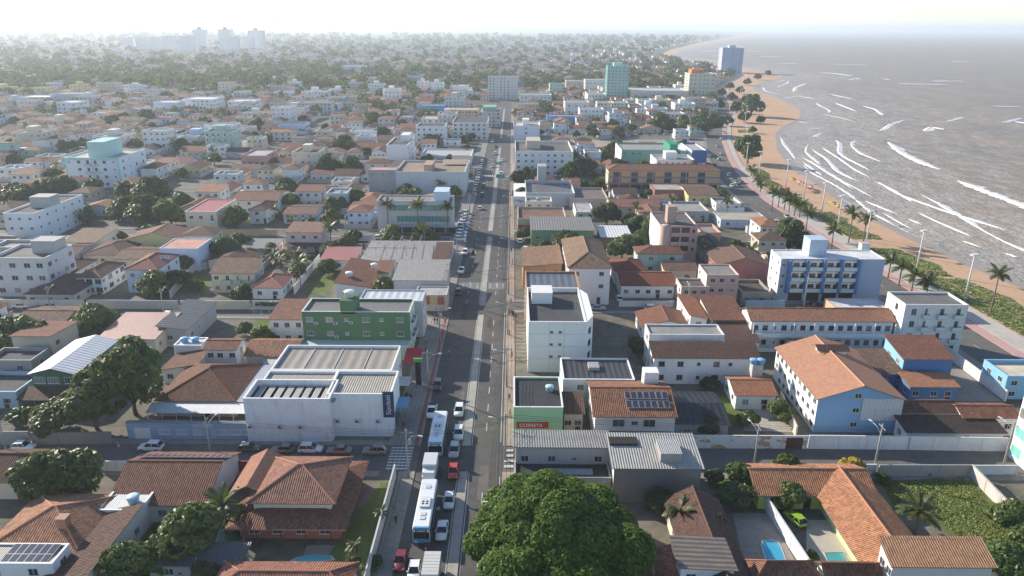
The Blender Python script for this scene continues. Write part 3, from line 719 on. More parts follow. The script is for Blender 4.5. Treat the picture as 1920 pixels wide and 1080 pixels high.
# other kit: tanks, solar panels, walls
TANK = {}
def tank(loc, label, r=0.75, col=(0.16, 0.36, 0.56), group='roof water tanks'):
    k = (r, col)
    if k not in TANK:
        pm = M_plain(col, 0.45, 0.4, 'tank_plastic'); lm = M_plain(sh(col, 1.35), 0.45, 0.4, 'tank_lid')
        TANK[k] = (MB().lathe([(r * 0.82, 0), (r * 0.9, 0.25), (r, r * 1.0), (r * 1.02, r * 1.05)], pm, 14).mesh('body', True), MB().lathe([(r * 1.08, r * 1.06), (r * 1.08, r * 1.14), (r * 0.7, r * 1.3), (r * 0.2, r * 1.4)], lm, 14).mesh('lid', True))
    t = thing('water_tank', label, 'water tank', loc, 0, group)
    obj('tank_body', TANK[k][0], t); obj('lid', TANK[k][1], t); return t
SOL = None
def solar(t_loc, rz, tilt, cols, rws, label, w_=1.05, l_=1.9):
    "an array of panels: each panel a part"
    global SOL
    if SOL is None:
        b = MB(); b.box(-w_ / 2 + .02, w_ / 2 - .02, -l_ / 2 + .02, l_ / 2 - .02, 0.0, 0.05, M_plain((0.55, 0.56, 0.58), 0.4, 0.4, 'panel_frame'))
        b.poly([(-w_ / 2 + .06, -l_ / 2 + .06, 0.053), (w_ / 2 - .06, -l_ / 2 + .06, 0.053), (w_ / 2 - .06, l_ / 2 - .06, 0.053), (-w_ / 2 + .06, l_ / 2 - .06, 0.053)], M_glass((0.035, 0.042, 0.06), 0.18))
        SOL = b.mesh('panel')
    t = thing('solar_array', label, 'solar panels', t_loc, 0); t.rotation_euler = (tilt, 0, rz)
    for i in range(cols):
        for j in range(rws): obj('panel', SOL, t, loc=((i - (cols - 1) / 2) * w_, (j - (rws - 1) / 2) * l_, 0.08))
    return t
def wallrun(label, p, q, h, col=WHITE, th=0.2, dirt=0.5, name='garden_wall', cap=None, group=None, base=0.0, mat=None):
    P, Q = Vector((p[0], p[1], 0)), Vector((q[0], q[1], 0)); L = (Q - P).length
    t = thing(name, label, 'wall', (p[0], p[1], base), math.atan2(q[1] - p[1], q[0] - p[0]), group)
    MB().box(0, L, -th / 2, th / 2, 0, h, mat or M_wall(col, dirt), bottom=False).build('wall_body', t)
    MB().box(-0.03, L + 0.03, -th / 2 - 0.04, th / 2 + 0.04, h + 0.002, h + 0.08, M_wall(cap or sh(col, 0.85), 0.3)).build('coping', t)
    n = max(1, int(L / 4)); pm = None
    for i in range(n + 1):
        if pm is None: pm = MB().box(-0.14, 0.14, -th / 2 - 0.05, th / 2 + 0.05, 0, h - 0.003, M_wall(sh(col, 0.93), dirt), bottom=False).mesh('pier')
        obj('pier', pm, t, loc=(min(max(L * i / n, 0.15), L - 0.15), 0, 0))
    return t
def textobj(txt, parent, loc, size, mat, rot=(R(90), 0, 0), name='lettering', sx=1.0):
    cu = bpy.data.curves.new(name, 'FONT'); cu.body = txt; cu.size = size; cu.extrude = 0.01; cu.align_x = 'CENTER'; cu.align_y = 'CENTER'
    cu.materials.append(mat); tmp = bpy.data.objects.new(name, cu); C.objects.link(tmp)
    dg = bpy.context.evaluated_depsgraph_get(); me = bpy.data.meshes.new_from_object(tmp.evaluated_get(dg))
    bpy.data.objects.remove(tmp)
    o = obj(name, me, parent, loc=loc); o.rotation_euler = rot; o.scale = (sx, 1, 1); return o
# ================================================================ buildings, nearest rows first
mt = M_metal
T = {}
# ---- between the camera and the first side street, left
T['h_far_l'] = bld('house', 'house with dark terracotta gable roof beside the tall street tree, left of hipped house', 'house', -60, 62, 905, h=3.4, d=10, roof='gx', rise=2.2, rc=TERRA_D, wall=CREAM)
T['h_l2'] = bld('house', 'house with pale orange hip roof and brick chimney', 'house', -40, 150, 1035, h=3.6, yb=925, roof='hip', rise=2.6, rc=TERRA_L, wall=SALMON, rdirt=0.6)
x0, x1, y0, y1, h = local(T['h_l2']); MB().box(2.2, 3.5, -3.4, -2.2, 3.8, 6.4, M_wall((0.33, 0.17, 0.11), 0.4)).box(2.1, 3.6, -3.5, -2.1, 6.402, 6.55, M_wall((0.4, 0.25, 0.18), 0.4)).build('chimney', T['h_l2'])
T['sol_box'] = bld('house', 'white flat house with solar panels on its roof, lower left', 'house', -110, 98, 1057, h=5.2, yb=1019, roof='flatmetal', rm=mt(FIBRE), rc=FIBRE, parapet=0.12, wall=WHITE, f=(3, 2))
c_ = T['sol_box'].location; solar((c_.x + 3.2, c_.y - 0.1, 5.12), 0, R(4), 6, 2, 'dark solar panels on the white flat house')
T['long_dark'] = building('house', 'long narrow house with dark brown tile roof beside overgrown garden', 'house', -61.5, -54.5, 74, 92.2, 3.4, roof='shedl', rise=1.6, rc=TERRA_D, wall=WHITE, rdirt=0.7)
T['tile_white'] = bld('house', 'white house with broad tile roof and solar panels behind the ridge', 'house', 197, 388, 948, h=3.4, d=15, roof='gx', rise=3.0, rc=TERRA, wall=WHITE, dirt=0.2, f=(3, 1))
c_ = T['tile_white'].location; solar((c_.x + 0.5, c_.y + 2.2, 3.4 + 3.0 - 0.55), 0, -R(21), 14, 1, 'long row of solar panels along tiled ridge', 1.05, 1.9)
T['annex'] = bld('annex', 'small white annex with tin roof carrying a water tank', 'annex', 182, 262, 957, h=4.2, d=5.5, roof='flatmetal', rm=mt(TIN), parapet=0.1, wall=WHITE, f=(1, 1), dirt=0.5)
c_ = T['annex'].location; tank((c_.x + 1.2, c_.y - 0.6, 4.15), 'pale blue water tank on the small white annex', .9, (0.42, 0.55, 0.62))
T['big_hip'] = None
def hip_house():
    t = thing('house', 'large terracotta house with two stacked hip roofs beside small garden pool', 'house', (-33.5, 97.5, 0)); t_ = t
    OCC.append((-43, -24, 88, 107.5))
    wm = M_wall((0.40, 0.15, 0.11), 0.35)
    MB().box(-6.6, 8.2, -6.8, 8.0, 0, 2.9, wm, bottom=False).build('wall', t)
    b, rg = roof_mb('hip', -7.4, 8.9, -7.9, 8.9, 2.9, 2.0, M_tile(TERRA, 0.5), 0.7); lo = b.build('lower_roof', t)
    MB().box(-5.0, 6.6, -4.6, 6.4, 3.1, 5.2, M_wall(CREAM, 0.25), bottom=False).build('upper_wall', t)
    b, rg = roof_mb('hip', -5.0, 6.6, -4.6, 6.4, 5.2, 2.6, M_tile((0.37, 0.175, 0.12), 0.5), 0.9); up = b.build('upper_roof', t)
    cm = M_plain((0.46, 0.22, 0.14), 0.8, 0.2, 'ridge_tile')
    for p, q in rg: MB().tube([p, q], 0.15, cm, 5).build('ridge_cap', up)
    b, rg = roof_mb('gy', -8.8, -4.0, -2.5, 7.0, 5.0, 1.5, M_tile((0.42, 0.20, 0.13), 0.25), 0.5); b.build('side_roof', t)
    for x in (-4.5, -1.0, 2.5, 6.0): obj('window', window_mesh(1.6, 1.2), t, loc=(x, -6.8, 0.9))
    for x in (-7.2, -3.6, 0.0, 3.6, 7.2, 9.2): MB().tube([(x, -8.3, 0), (x, -8.3, 2.95)], 0.12, M_plain((0.12, 0.07, 0.05)), 6).build('post', t)
    return t
T['big_hip'] = hip_house()
T['bottom_l'] = bld('house', 'red tiled hip roof at the foot of the garden pool', 'house', 385, 655, 1118, h=3.2, d=6.5, roof='hip', rise=1.2, rc=(0.36, 0.15, 0.10), rdirt=0.55)
T['leanto'] = bld('shed', 'low shed with dark corrugated roof beside green covered pool', 'shed', 268, 452, 1062, h=2.6, d=4.5, roof='shedf', rise=0.5, rm=mt((0.14, 0.14, 0.145)), wall=CONC, f=(2, 1))
# ---- foot of the picture, right
T['grey_a'] = bld('shop', 'shop with long grey corrugated roof at the street corner', 'shop', 962, 1150, 848, h=6.2, yb=806, roof='shedb', rise=0.9, rm=mt(FIBRE, 0.5, 0.42), wall=GREYW, dirt=0.6, f=(0, 0) and None)
T['grey_a2'] = bld('annex', 'low dark roofed annex in front of grey corrugated shop', 'annex', 964, 1146, 896, h=4.0, yb=864, roof='flat', rc=(0.07, 0.07, 0.072), wall=CONC, dirt=0.7, parapet=0.35)
c_ = T['grey_a2'].location; MB().box(-2.6, 5.0, -1.4, 0.3, 3.72, 3.95, mt(ZINC)).build('skylight', T['grey_a2'])
T['grey_b'] = bld('warehouse', 'warehouse with pale corrugated roof and dark stained blank wall', 'warehouse', 1147, 1322, 879, h=6.6, yb=822, roof='shedf', rise=1.1, rm=mt((0.44, 0.43, 0.39), 0.45, 0.42), wall=(0.16, 0.16, 0.16), side=WHITE, dirt=0.8, f=False, s=False, door=False)
c_ = T['grey_b'].location; x0, x1, y0, y1, h = local(T['grey_b'])
MB().box(0.6, 4.0, y0 + 1.2, y0 + 5.6, 6.7, 8.3, M_wall(CONC, .5), mt(ZINC)).build('roof_box', T['grey_b'])
MB().box(-7.0, -2.4, y0 + 5.2, y0 + 7.4, 7.2, 7.65, M_plain((0.03, 0.025, 0.02))).build('roof_opening', T['grey_b'])
T['dark_t'] = building('house', 'house with dark weathered tile roof beside paved pool yard', 'house', 23.6, 32.2, 70, 96.5, 3.3, roof='gy', rise=2.4, rc=TERRA_D, wall=CREAM, rdirt=0.8)
T['dark_t2'] = building('house', 'low dark brown tile roof in the shade of the big tree', 'house', 11, 18.8, 72, 94, 3.2, roof='gy', rise=2.0, rc=TERRA_D, rdirt=0.75, wall=CREAM)
T['slab_h'] = bld('house', 'small house with flat panelled brown roof and white side wall', 'house', 1272, 1385, 1070, h=6.0, yb=1008, roof='shedr', rise=0.4, rm=mt((0.20, 0.165, 0.14), 0.6, 0.9), wall=WHITE, f=(2, 2))
def orange_house():
    t = thing('house', 'orange tiled house with lime green walls and long rear wing', 'house', (45, 98, 0))
    OCC.append((38, 62, 80, 107)); om = M_tile((0.52, 0.235, 0.12), 0.5)
    wm = M_wall(LIME, 0.2)
    MB().box(-5.8, 11.8, 0.6, 8.2, 0, 3.0, wm, bottom=False).build('wall', t)
    b, rg = roof_mb('gx', -6, 12, 0.4, 8.4, 3.0, 2.0, om, 0.6); ro = b.build('roof', t)
    cm = M_plain((0.5, 0.24, 0.15), 0.8, 0.2, 'ridge_tile')
    for p, q in rg: MB().tube([p, q], 0.14, cm, 5).build('ridge_cap', ro)
    MB().box(4.2, 12.4, -16.5, 0.55, 0, 2.9, M_wall((0.55, 0.66, 0.30), 0.2), bottom=False).build('wing_wall', t)
    b, rg = roof_mb('gy', 3.4, 12.8, -17, 4.4, 2.95, 2.3, om, 0.5); r2 = b.build('wing_roof', t)
    for p, q in rg: MB().tube([p, q], 0.14, cm, 5).build('ridge_cap', r2)
    for y in (-14, -10, -6, -2): obj('window', window_mesh(1.4, 1.2), t, loc=(4.2, y, 0.9), rz=-math.pi / 2)
    for x in (-4, -1, 2): obj('door', window_mesh(1.2, 2.1, (0.3, 0.2, .15), style='door'), t, loc=(x, 0.6, 0.02))
    return t
T['orange'] = orange_house()
T['white_or'] = bld('house', 'white boxy house with bright orange tile roof, lower right', 'house', 1672, 1872, 1064, h=6.2, yb=1022, roof='shedf', rise=1.5, rc=(0.60, 0.31, 0.16), wall=(0.55, 0.53, 0.50), side=WHITE, rdirt=0.25, f=False, s=(2, 2))
T['bot_r1'] = bld('house', 'terracotta hip roof below the kidney shaped pool', 'house', 1415, 1545, 1090, h=3.4, yb=1050, roof='hip', rise=1.6, rc=TERRA, rdirt=0.5)
T['bot_r2'] = bld('house', 'dark red tiled roof beside the white boxy house', 'house', 1548, 1660, 1092, h=3.4, yb=1052, roof='gx', rise=1.4, rc=(0.22, 0.085, 0.05), rdirt=0.6)
T['bot_m'] = bld('house', 'brown tiled house under the big tree', 'house', 1235, 1285, 1090, h=3.6, yb=1030, roof='shedl', rise=1.2, rc=TERRA, rdirt=0.6, wall=WHITE)
T['glass_r'] = bld('apartment_building', 'white and green glass apartment block at the right edge', 'building', 2014, 2220, 775, yg=925, d=11, roof='flat', wall=WHITE, rc=GREYW, f=(6, 4), l=(3, 4), win=dict(ww=2.6, wh=2.0, frame=(0.75, 0.75, 0.73), glass=(0.10, 0.30, 0.24)), balc='all', dirt=0.15)
# ---- first block, left of the main road (store, green block, hall)
wl = (0.74, 0.74, 0.74)
T['store_a'] = bld('store', 'weathered white store annex with rusty air conditioners facing side street', 'store', 455, 617, 748, yg=829, yb=712, roof='flat', wall=wl, rc=(0.08, 0.075, 0.07), dirt=0.55, parapet=1.3, f=False, s=False, door=False)
x0, x1, y0, y1, h = local(T['store_a'])
for u in (-0.90, -0.2, 0.28): obj('air_conditioner', ac_mesh(), T['store_a'], loc=(u * x1, y0, 3.1))
for i in range(9): MB().box(x0 + 1 + i * 1.75, x0 + 2.2 + i * 1.75, y0 + 0.6, y1 - 0.5, h - 1.0, h - 0.92, M_metal(ZINC)).build('roof_panel', T['store_a'])
T['store_b'] = bld('store', 'white furniture store with ribbed beige roof and blue corner sign', 'store', 612, 733, 739, yg=818, yb=696, roof='flatmetal', rm=mt((0.40, 0.365, 0.30), 0.4, 0.45), wall=(0.76, 0.76, 0.76), dirt=0.45, parapet=0.5, f=False, s=False, door=False)
x0, x1, y0, y1, h = local(T['store_b'])
for u in (-0.72, -0.1, 0.55): obj('air_conditioner', ac_mesh(), T['store_b'], loc=(u * x1, y0, 3.1))
MB().box(x1 + 0.02, x1 + 2.4, y0 + 4, y1 - 1, 3.6, 3.8, M_plain((0.10, 0.30, 0.46), 0.5)).build('awning', T['store_b'])
MB().box(x1 + 0.02, x1 + 0.1, y0 + 3, y1 - 1, 0.2, 3.3, M_glass((0.03, 0.09, 0.12))).build('shop_front', T['store_b'])
sg = MB().box(x1 - 1.5, x1 + 0.5, y0 - 0.3, y0 - 0.05, h - 4.6, h + 0.6, M_plain((0.035, 0.06, 0.13), 0.4)).build('sign', T['store_b'])
textobj('Sipolatti', sg, (x1 - 0.5, y0 - 0.33, h - 2.0), 1.25, M_plain((0.75, 0.75, 0.75)), (R(90), R(-90), 0))
T['store_w'] = building('store', 'store wing with ribbed beige roof between hip roof and furniture store', 'store', T['store_a'].location.x + local(T['store_a'])[0] + 1.0, T['store_b'].location.x + local(T['store_b'])[0] - 0.05, T['store_a'].location.y + local(T['store_a'])[3] + 0.05, T['store_b'].location.y + y1 + 0.3, h - 0.2, roof='flatmetal', rm=mt((0.40, 0.365, 0.30), 0.4, 0.45), wall=(0.76, 0.76, 0.76), parapet=0.4, f=False, s=False, door=False, dirt=0.4)
T['store_c'] = bld('store', 'shop hall with flat grey sheet roof in four bays', 'store', 507, 735, 694, h=7.6, yb=648, roof='flatmetal', rm=mt((0.37, 0.33, 0.28), 0.35, 2.2), wall=WHITE, parapet=0.5, f=False, s=(3, 1), dirt=0.3)
x0, x1, y0, y1, h = local(T['store_c'])
MB().box(x1 + 0.02, x1 + 3.0, y0 + 2, y1 - 6, 3.2, 3.4, mt(TIN)).build('awning', T['store_c'])
for i in range(3): MB().box(x0 + (i + 1) * (x1 - x0) / 4 - 0.1, x0 + (i + 1) * (x1 - x0) / 4 + 0.1, y0 + .3, y1 - .3, h - 0.49, h - 0.36, M_plain((0.5, 0.49, 0.47))).build('roof_seam', T['store_c'])
T['green'] = bld('apartment_building', 'green three storey block with square stair tower', 'building', 565, 768, 585, h=10.5, yb=560, roof='flatmetal', rm=mt((0.20, 0.19, 0.18), 0.5, 0.4), wall=(0.085, 0.17, 0.09), side=(0.50, 0.60, 0.52), dirt=0.3, parapet=0.5, f=(6, 3), s=(3, 3), tower=(0.36, 0.50, 0.0, 0.55, 2.6, (0.085, 0.17, 0.09)), win=dict(style='bars', ww=1.6), ac=0.3, balc=None, pcol=(0.6, 0.66, 0.6))
x0, x1, y0, y1, h = local(T['green'])
for j in (1, 2):
    for v in (0.25, 0.6): obj('balcony', balcony_mesh(2.4, 0.9, (0.55, 0.62, 0.60)), T['green'], loc=(x1, y0 + v * (y1 - y0), j * 3.3), rz=math.pi / 2)
MB().box(x0, x1, y0 - 3.2, y0 - 0.02, 0, 3.6, M_wall((0.42, 0.52, 0.46), 0.35), bottom=False).build('podium', T['green'])
tank((T['green'].location.x - 1.7, T['green'].location.y - 1.8, 10.5 + 2.78), 'round pale water tank on the green stair tower', 1.2, (0.6, 0.6, 0.57))
T['solar_l'] = bld('building', 'pale grey block with white panelled roof behind green block', 'building', 672, 792, 564, h=9.5, yb=543, roof='flatmetal', rm=mt((0.60, 0.62, 0.64), 0.2, 1.9), wall=(0.50, 0.52, 0.54), parapet=0.3, f=False, s=(2, 3), pcol=False)
T['hip_l'] = bld('house', 'old school house with brown hip roof and white tin lean-to', 'house', 288, 442, 752, h=3.6, d=17, roof='hip', rise=3.2, rc=(0.20, 0.085, 0.052), rdirt=0.6, wall=CREAM)
x0, x1, y0, y1, h = local(T['hip_l'])
MB().poly([(x0 - .8, y0 - 3.6, 2.7), (x1 + 4.6, y0 - 3.6, 2.7), (x1 + 4.6, y0 - 0.5, 3.3), (x0 - .8, y0 - 0.5, 3.3)], mt((0.58, 0.62, 0.68))).build('lean_to_roof', T['hip_l'])
MB().poly([(x1 + 4.6, y0 - 0.45, 3.25), (x1 + 4.6, y1, 3.25), (x1 + 0.5, y1, 3.5), (x1 + 0.5, y0 - 0.45, 3.5)], mt((0.52, 0.58, 0.66))).build('side_roof', T['hip_l'])
for i in range(8): MB().tube([(x0 - .5 + i * 2.7, y0 - 3.4, 0), (x0 - .5 + i * 2.7, y0 - 3.4, 2.7)], 0.07, M_plain((0.6, 0.6, 0.6)), 5).build('post', T['hip_l'])
T['blue_wall'] = building('street_front', 'blue grey street front with white grilled windows', 'wall', -70.5, -46.6, 118.4, 119.2, 3.3, roof='flat', wall=(0.30, 0.38, 0.50), rc=GREYW, parapet=0.15, f=False, door=False, dirt=0.35, pcol=(0.2, 0.22, 0.25))
x0, x1, y0, y1, h = local(T['blue_wall'])
for i, u in enumerate((-5.0, -1.9, 1.2, 5.6, 8.0, 10.4)): obj('window', window_mesh(2.1, 1.1, (0.75, 0.75, 0.75), (0.4, 0.4, 0.4), 'bars'), T['blue_wall'], loc=(u, y0, 1.0))
MB().box(-10.6, -7.7, y0 - 0.06, y0 + 0.01, 0.02, 2.3, M_plain((0.72, 0.72, 0.72))).build('gate', T['blue_wall'])
MB().box(3.4, 4.3, y0 - 0.06, y0 + 0.01, 0.02, 2.1, M_plain((0.5, 0.5, 0.5))).build('door', T['blue_wall'])
MB().box(0.3, 4.0, y0 - 0.12, y0 - 0.062, 2.45, 3.25, M_plain((0.5, 0.52, 0.55))).build('sign_board', T['blue_wall'])
T['tile_l4'] = bld('house', 'white house with brown roof under a slab with blue tanks', 'house', 298, 372, 694, h=3.4, yb=650, roof='shedl', rise=1.3, rc=(0.21, 0.10, 0.065), rdirt=0.7)
T['slab_l4'] = bld('house', 'small house topped by white slab with blue tanks', 'house', 325, 376, 648, h=5.2, yb=633, roof='flat', parapet=0.15, rc=WHITE, f=(2, 1), door=False)
c_ = T['slab_l4'].location
for u in (-1.4, 1.0): tank((c_.x + u, c_.y, 5.12), 'blue water tank of a pair on white slab roof', 0.85)
T['tile_l5'] = bld('house', 'white two storey house with red tile roof and blue awning', 'house', 378, 444, 656, h=6.0, yb=634, roof='gx', rise=0.9, rc=TERRA, f=(3, 2))
T['grey_l6'] = bld('house', 'long house under plain dark grey sheet roof with white edge', 'house', 290, 352, 618, h=4.6, yb=566, roof='shedr', rise=0.9, rm=mt((0.085, 0.09, 0.095), 0.3, 1.2), wall=GREYW, dirt=0.6)
T['pink_l'] = bld('house', 'house with smooth pink roof below grey sheet roof', 'house', 178, 292, 636, h=4.4, yb=592, roof='shedf', rise=1.0, rm=mt((0.44, 0.23, 0.19), 0.3, 0.5), wall=CREAM)
T['hall'] = bld('hall', 'green hall with long white metal gable roof', 'hall', 50, 142, 702, h=6.2, yb=637, roof='gy', rise=1.3, rm=mt((0.66, 0.68, 0.70), 0.15, 1.0), wall=(0.06, 0.15, 0.085), f=(3, 2), skip0=True, win=dict(ww=2.2, wh=1.4, style='bars', frame=(0.7, 0.7, 0.7)))
x0, x1, y0, y1, h = local(T['hall'])
MB().poly([(x0 - 1, y0 - 4.6, 2.6), (x1 + .4, y0 - 4.6, 2.6), (x1 + .4, y0 - 0.02, 3.4), (x0 - 1, y0 - 0.02, 3.4)], M_tile(TERRA_D, 0.8)).build('porch_roof', T['hall'])
for i in range(4): MB().tube([(x0 - .6 + i * 3.2, y0 - 4.3, 0), (x0 - .6 + i * 3.2, y0 - 4.3, 2.6)], 0.1, M_plain((0.3, 0.3, 0.28)), 6).build('post', T['hall'])
T['conc_l'] = bld('house', 'bare concrete house with dark slab roof at left edge', 'house', -30, 58, 676, h=5.6, yb=652, roof='flat', wall=CONC, dirt=0.7, rc=DGREY)
T['blue_l'] = bld('house', 'pale blue low house at left edge', 'house', -60, 30, 735, h=3.6, d=9, roof='flat', wall=(0.42, 0.50, 0.58), dirt=0.5)
T['brown_l'] = bld('house', 'house with mottled brown gable roof near parked cars', 'house', 8, 110, 618, h=3.5, yr=582, roof='gx', rise=1.8, rc=TERRA_B, rdirt=0.7, wall=CREAM)
T['brown_l2'] = bld('house', 'house with dark brown roof and slatted porch', 'house', 112, 152, 606, h=3.4, yb=576, roof='shedl', rise=1.2, rc=TERRA_D, rdirt=0.6, wall=CREAM)
# ---- first block right of the main road
T['lgreen'] = bld('shop', 'light green shop with black flat roof and red sign board', 'shop', 963, 1056, 764, yg=822, yb=707, roof='flat', wall=(0.34, 0.56, 0.30), rc=(0.055, 0.057, 0.062), dirt=0.15, parapet=0.35, f=False, s=(3, 1), pcol=WHITE, door=False)
x0, x1, y0, y1, h = local(T['lgreen']); sg = MB().box(x0 + 0.6, x1 - 2.6, y0 - 0.25, y0 - 0.05, h - 4.2, h - 3.0, M_plain((0.50, 0.06, 0.03), 0.4)).build('sign', T['lgreen'])
textobj('CORRETA', sg, (-1.3, y0 - 0.28, h - 3.6), 0.95, M_plain((0.8, 0.8, 0.8)))
tank((T['lgreen'].location.x + 2.4, T['lgreen'].location.y + 1.2, h - 0.33), 'grey blue tank with white stand on black roof', 0.8, (0.36, 0.48, 0.52))
T['lg_tile'] = bld('house', 'low brown tiled lean-to behind the light green shop', 'house', 1054, 1098, 776, h=4.4, yb=742, roof='shedf', rise=0.9, rc=TERRA_D, rdirt=0.6, wall=BEIGE, f=(2, 1))
T['blackroof'] = bld('house', 'white house with wide black sheet roof and skylight', 'house', 1056, 1190, 712, h=6.4, yb=672, roof='flatmetal', rm=mt((0.065, 0.067, 0.072), 0.4, 1.1), wall=WHITE, parapet=0.25, f=(2, 2), s=(2, 2))
MB().box(-1.6, 0.6, -0.5, 2.2, 6.2, 6.9, M_plain((0.4, 0.4, 0.38)), mt(ZINC)).build('skylight', T['blackroof'])
T['white4'] = bld('apartment_building', 'white four storey block with dark sunken roof at the avenue', 'building', 991, 1100, 604, yg=698, yb=540, roof='flat', wall=(0.70, 0.70, 0.69), side=WHITE, rc=(0.085, 0.087, 0.09), dirt=0.12, f=False, s=False, parapet=1.0, tower=(0.08, 0.46, 0.62, 0.86, 1.6, WHITE), door=False, pcol=WHITE)
x0, x1, y0, y1, h = local(T['white4'])
for j in range(3):
    for u in (0.40, 0.55): obj('window', window_mesh(0.7, 0.5, (0.3, 0.3, 0.3)), T['white4'], loc=(x0 + u * (x1 - x0), y0, 3.6 + j * 2.9))
for z in (3.3, 6.2, 9.1): MB().box(x0 + .05, x1 - .05, y0 - .03, y0 - .005, z, z + .09, M_wall((.50, .50, .50), .3)).build('joint', T['white4'])
for u in (.36, .62): MB().box(x0 + u * (x1 - x0), x0 + u * (x1 - x0) + .09, y0 - .035, y0 - .006, .1, h - .2, M_wall((.50, .50, .50), .3)).build('joint', T['white4'])
MB().poly([(x1, y0, 0), (x1 + 1.8, y0 + 4, 0), (x1 + 1.8, y0 + 4, h), (x1, y0, h)], M_wall(WHITE, .12)).poly([(x1 + 1.8, y0 + 4, 0), (x1 + 1.8, y1 - 4, 0), (x1 + 1.8, y1 - 4, h), (x1 + 1.8, y0 + 4, h)], M_wall(WHITE, .12)).poly([(x1, y0, h), (x1 + 1.8, y0 + 4, h), (x1 + 1.8, y1 - 4, h), (x1, y1, h)], M_wall(WHITE, .12)).poly([(x1 + 1.8, y1 - 4, 0), (x1, y1, 0), (x1, y1, h), (x1 + 1.8, y1 - 4, h)], M_wall(WHITE, .12)).build('bay', T['white4'])
for j in range(3): obj('window', window_mesh(1.5, 1.3, (0.15, 0.15, 0.15)), T['white4'], loc=(x1 + 0.93, y0 + 1.95, 2.9 + j * 2.9), rz=math.atan2(4, 1.8))
for i in range(10): MB().box(x0 - 2.6, x0 - 0.02, y0 + 0.6 + i * 2.2, y0 + 0.72 + i * 2.2, 2.5, 2.7, M_plain((0.5, 0.45, 0.35))).build('pergola_bar', T['white4'])
T['tan4'] = bld('apartment_building', 'tan block with glazed panelled roof behind white four storey block', 'building', 986, 1087, 540, h=11.5, yb=509, roof='flatmetal', rm=mt((0.13, 0.15, 0.18), 0.3, 1.8), wall=(0.40, 0.24, 0.13), dirt=0.3, parapet=0.4, f=False, s=(4, 3))
T['solar_h'] = bld('house', 'white house with mottled tile roof and big solar array', 'house', 1112, 1272, 782, yg=838, d=14.5, roof='gx', rise=2.2, rc=(0.34, 0.15, 0.085), rdirt=0.6, wall=(0.60, 0.58, 0.55), side=WHITE, f=(5, 2), win=dict(ww=2.2, wh=1.5, frame=(0.55, .55, .53)), s=(2, 2))
c_ = T['solar_h'].location; x0, x1, y0, y1, h = local(T['solar_h'])
solar((c_.x + 2.6, c_.y - 3.3, h + 1.30), 0, math.atan2(2.2, (y1 - y0) / 2 + .45), 7, 2, 'black solar array of fourteen panels on mottled tile roof', 1.15, 2.3)
MB().box(x1 - 4.0, x1 - 1.2, y1 - 3, y1 - 0.4, h, h + 3.4, M_wall(WHITE, .2)).build('roof_tower', T['solar_h'])
MB().box(x0 + 2, x1 - 0.5, y0 - 1.8, y0 - 0.02, 2.9, 3.05, mt(FIBRE)).build('canopy', T['solar_h'])
T['net'] = bld('shed', 'wide black sheet roof over a shaded yard', 'shed', 1262, 1372, 796, h=3.4, yb=734, roof='gx', rise=1.0, rm=mt((0.03, 0.032, 0.036), 0.2, 1.2), wall=CONC, dirt=0.7)
T['long_w'] = bld('house', 'long white two storey house under brown tile skirt roof', 'house', 1224, 1428, 672, yg=722, d=5.5, roof='shedf', rise=1.6, rc=TERRA_D, rdirt=0.6, wall=WHITE, f=(6, 2), dirt=0.3, win=dict(frame=(0.25, 0.15, 0.1)))
T['long_w2'] = bld('house', 'white upper storey with weathered slab roof behind brown skirt roof', 'house', 1218, 1358, 628, h=8.6, d=6, roof='flat', rc=(0.30, 0.29, 0.27), wall=(0.55, 0.56, 0.57), parapet=0.3, f=False, dirt=0.55)
T['tile_r7'] = bld('house', 'orange and brown hip roof house between street and slab house', 'house', 1202, 1304, 614, h=3.6, yb=584, roof='gy', rise=1.8, rc=TERRA, rdirt=0.45)
T['narrow_o'] = bld('house', 'narrow white house with steep orange roof', 'house', 1292, 1330, 598, h=6.0, yb=556, roof='shedr', rise=1.0, rc=(0.46, 0.18, 0.09), rdirt=0.3, f=(1, 2))
T['tile_r7b'] = bld('house', 'house with brown tile roof beside narrow orange roof', 'house', 1334, 1402, 600, h=6.0, yb=563, roof='shedf', rise=1.4, rc=(0.24, 0.10, 0.06), rdirt=0.5, wall=BROWNW, side=CREAM)
T['tile_r7c'] = bld('house', 'sloping brown roof running down to the motel', 'house', 1360, 1428, 642, h=4.2, yb=612, roof='shedf', rise=1.2, rc=TERRA_D, rdirt=0.5)
T['motel'] = bld('motel', 'long white two storey motel with galleries and orange tile roof', 'motel', 1408, 1680, 603, yg=657, d=8.5, roof='gx', rise=1.8, rc=(0.46, 0.21, 0.125), rdirt=0.35, wall=WHITE, f=(15, 2), s=(2, 2), dirt=0.15, win=dict(ww=1.2, wh=1.2, frame=(0.2, 0.14, 0.1)))
x0, x1, y0, y1, h = local(T['motel'])
for z in (0.05, h / 2 + 0.05):
    MB().box(x0, x1, y0 - 1.7, y0 - 0.02, z, z + 0.15, M_wall(WHITE, .2)).build('gallery_floor', T['motel'])
    MB().box(x0, x1, y0 - 1.7, y0 - 1.58, z + 0.152, z + 1.05, M_wall(WHITE, .15)).build('parapet', T['motel'])
for i in range(8): MB().box(x0 + i * (x1 - x0 - .2) / 7, x0 + i * (x1 - x0 - .2) / 7 + 0.2, y0 - 1.56, y0 - 1.38, 0.21, h - 0.1, M_wall(WHITE, .15)).build('column', T['motel'])
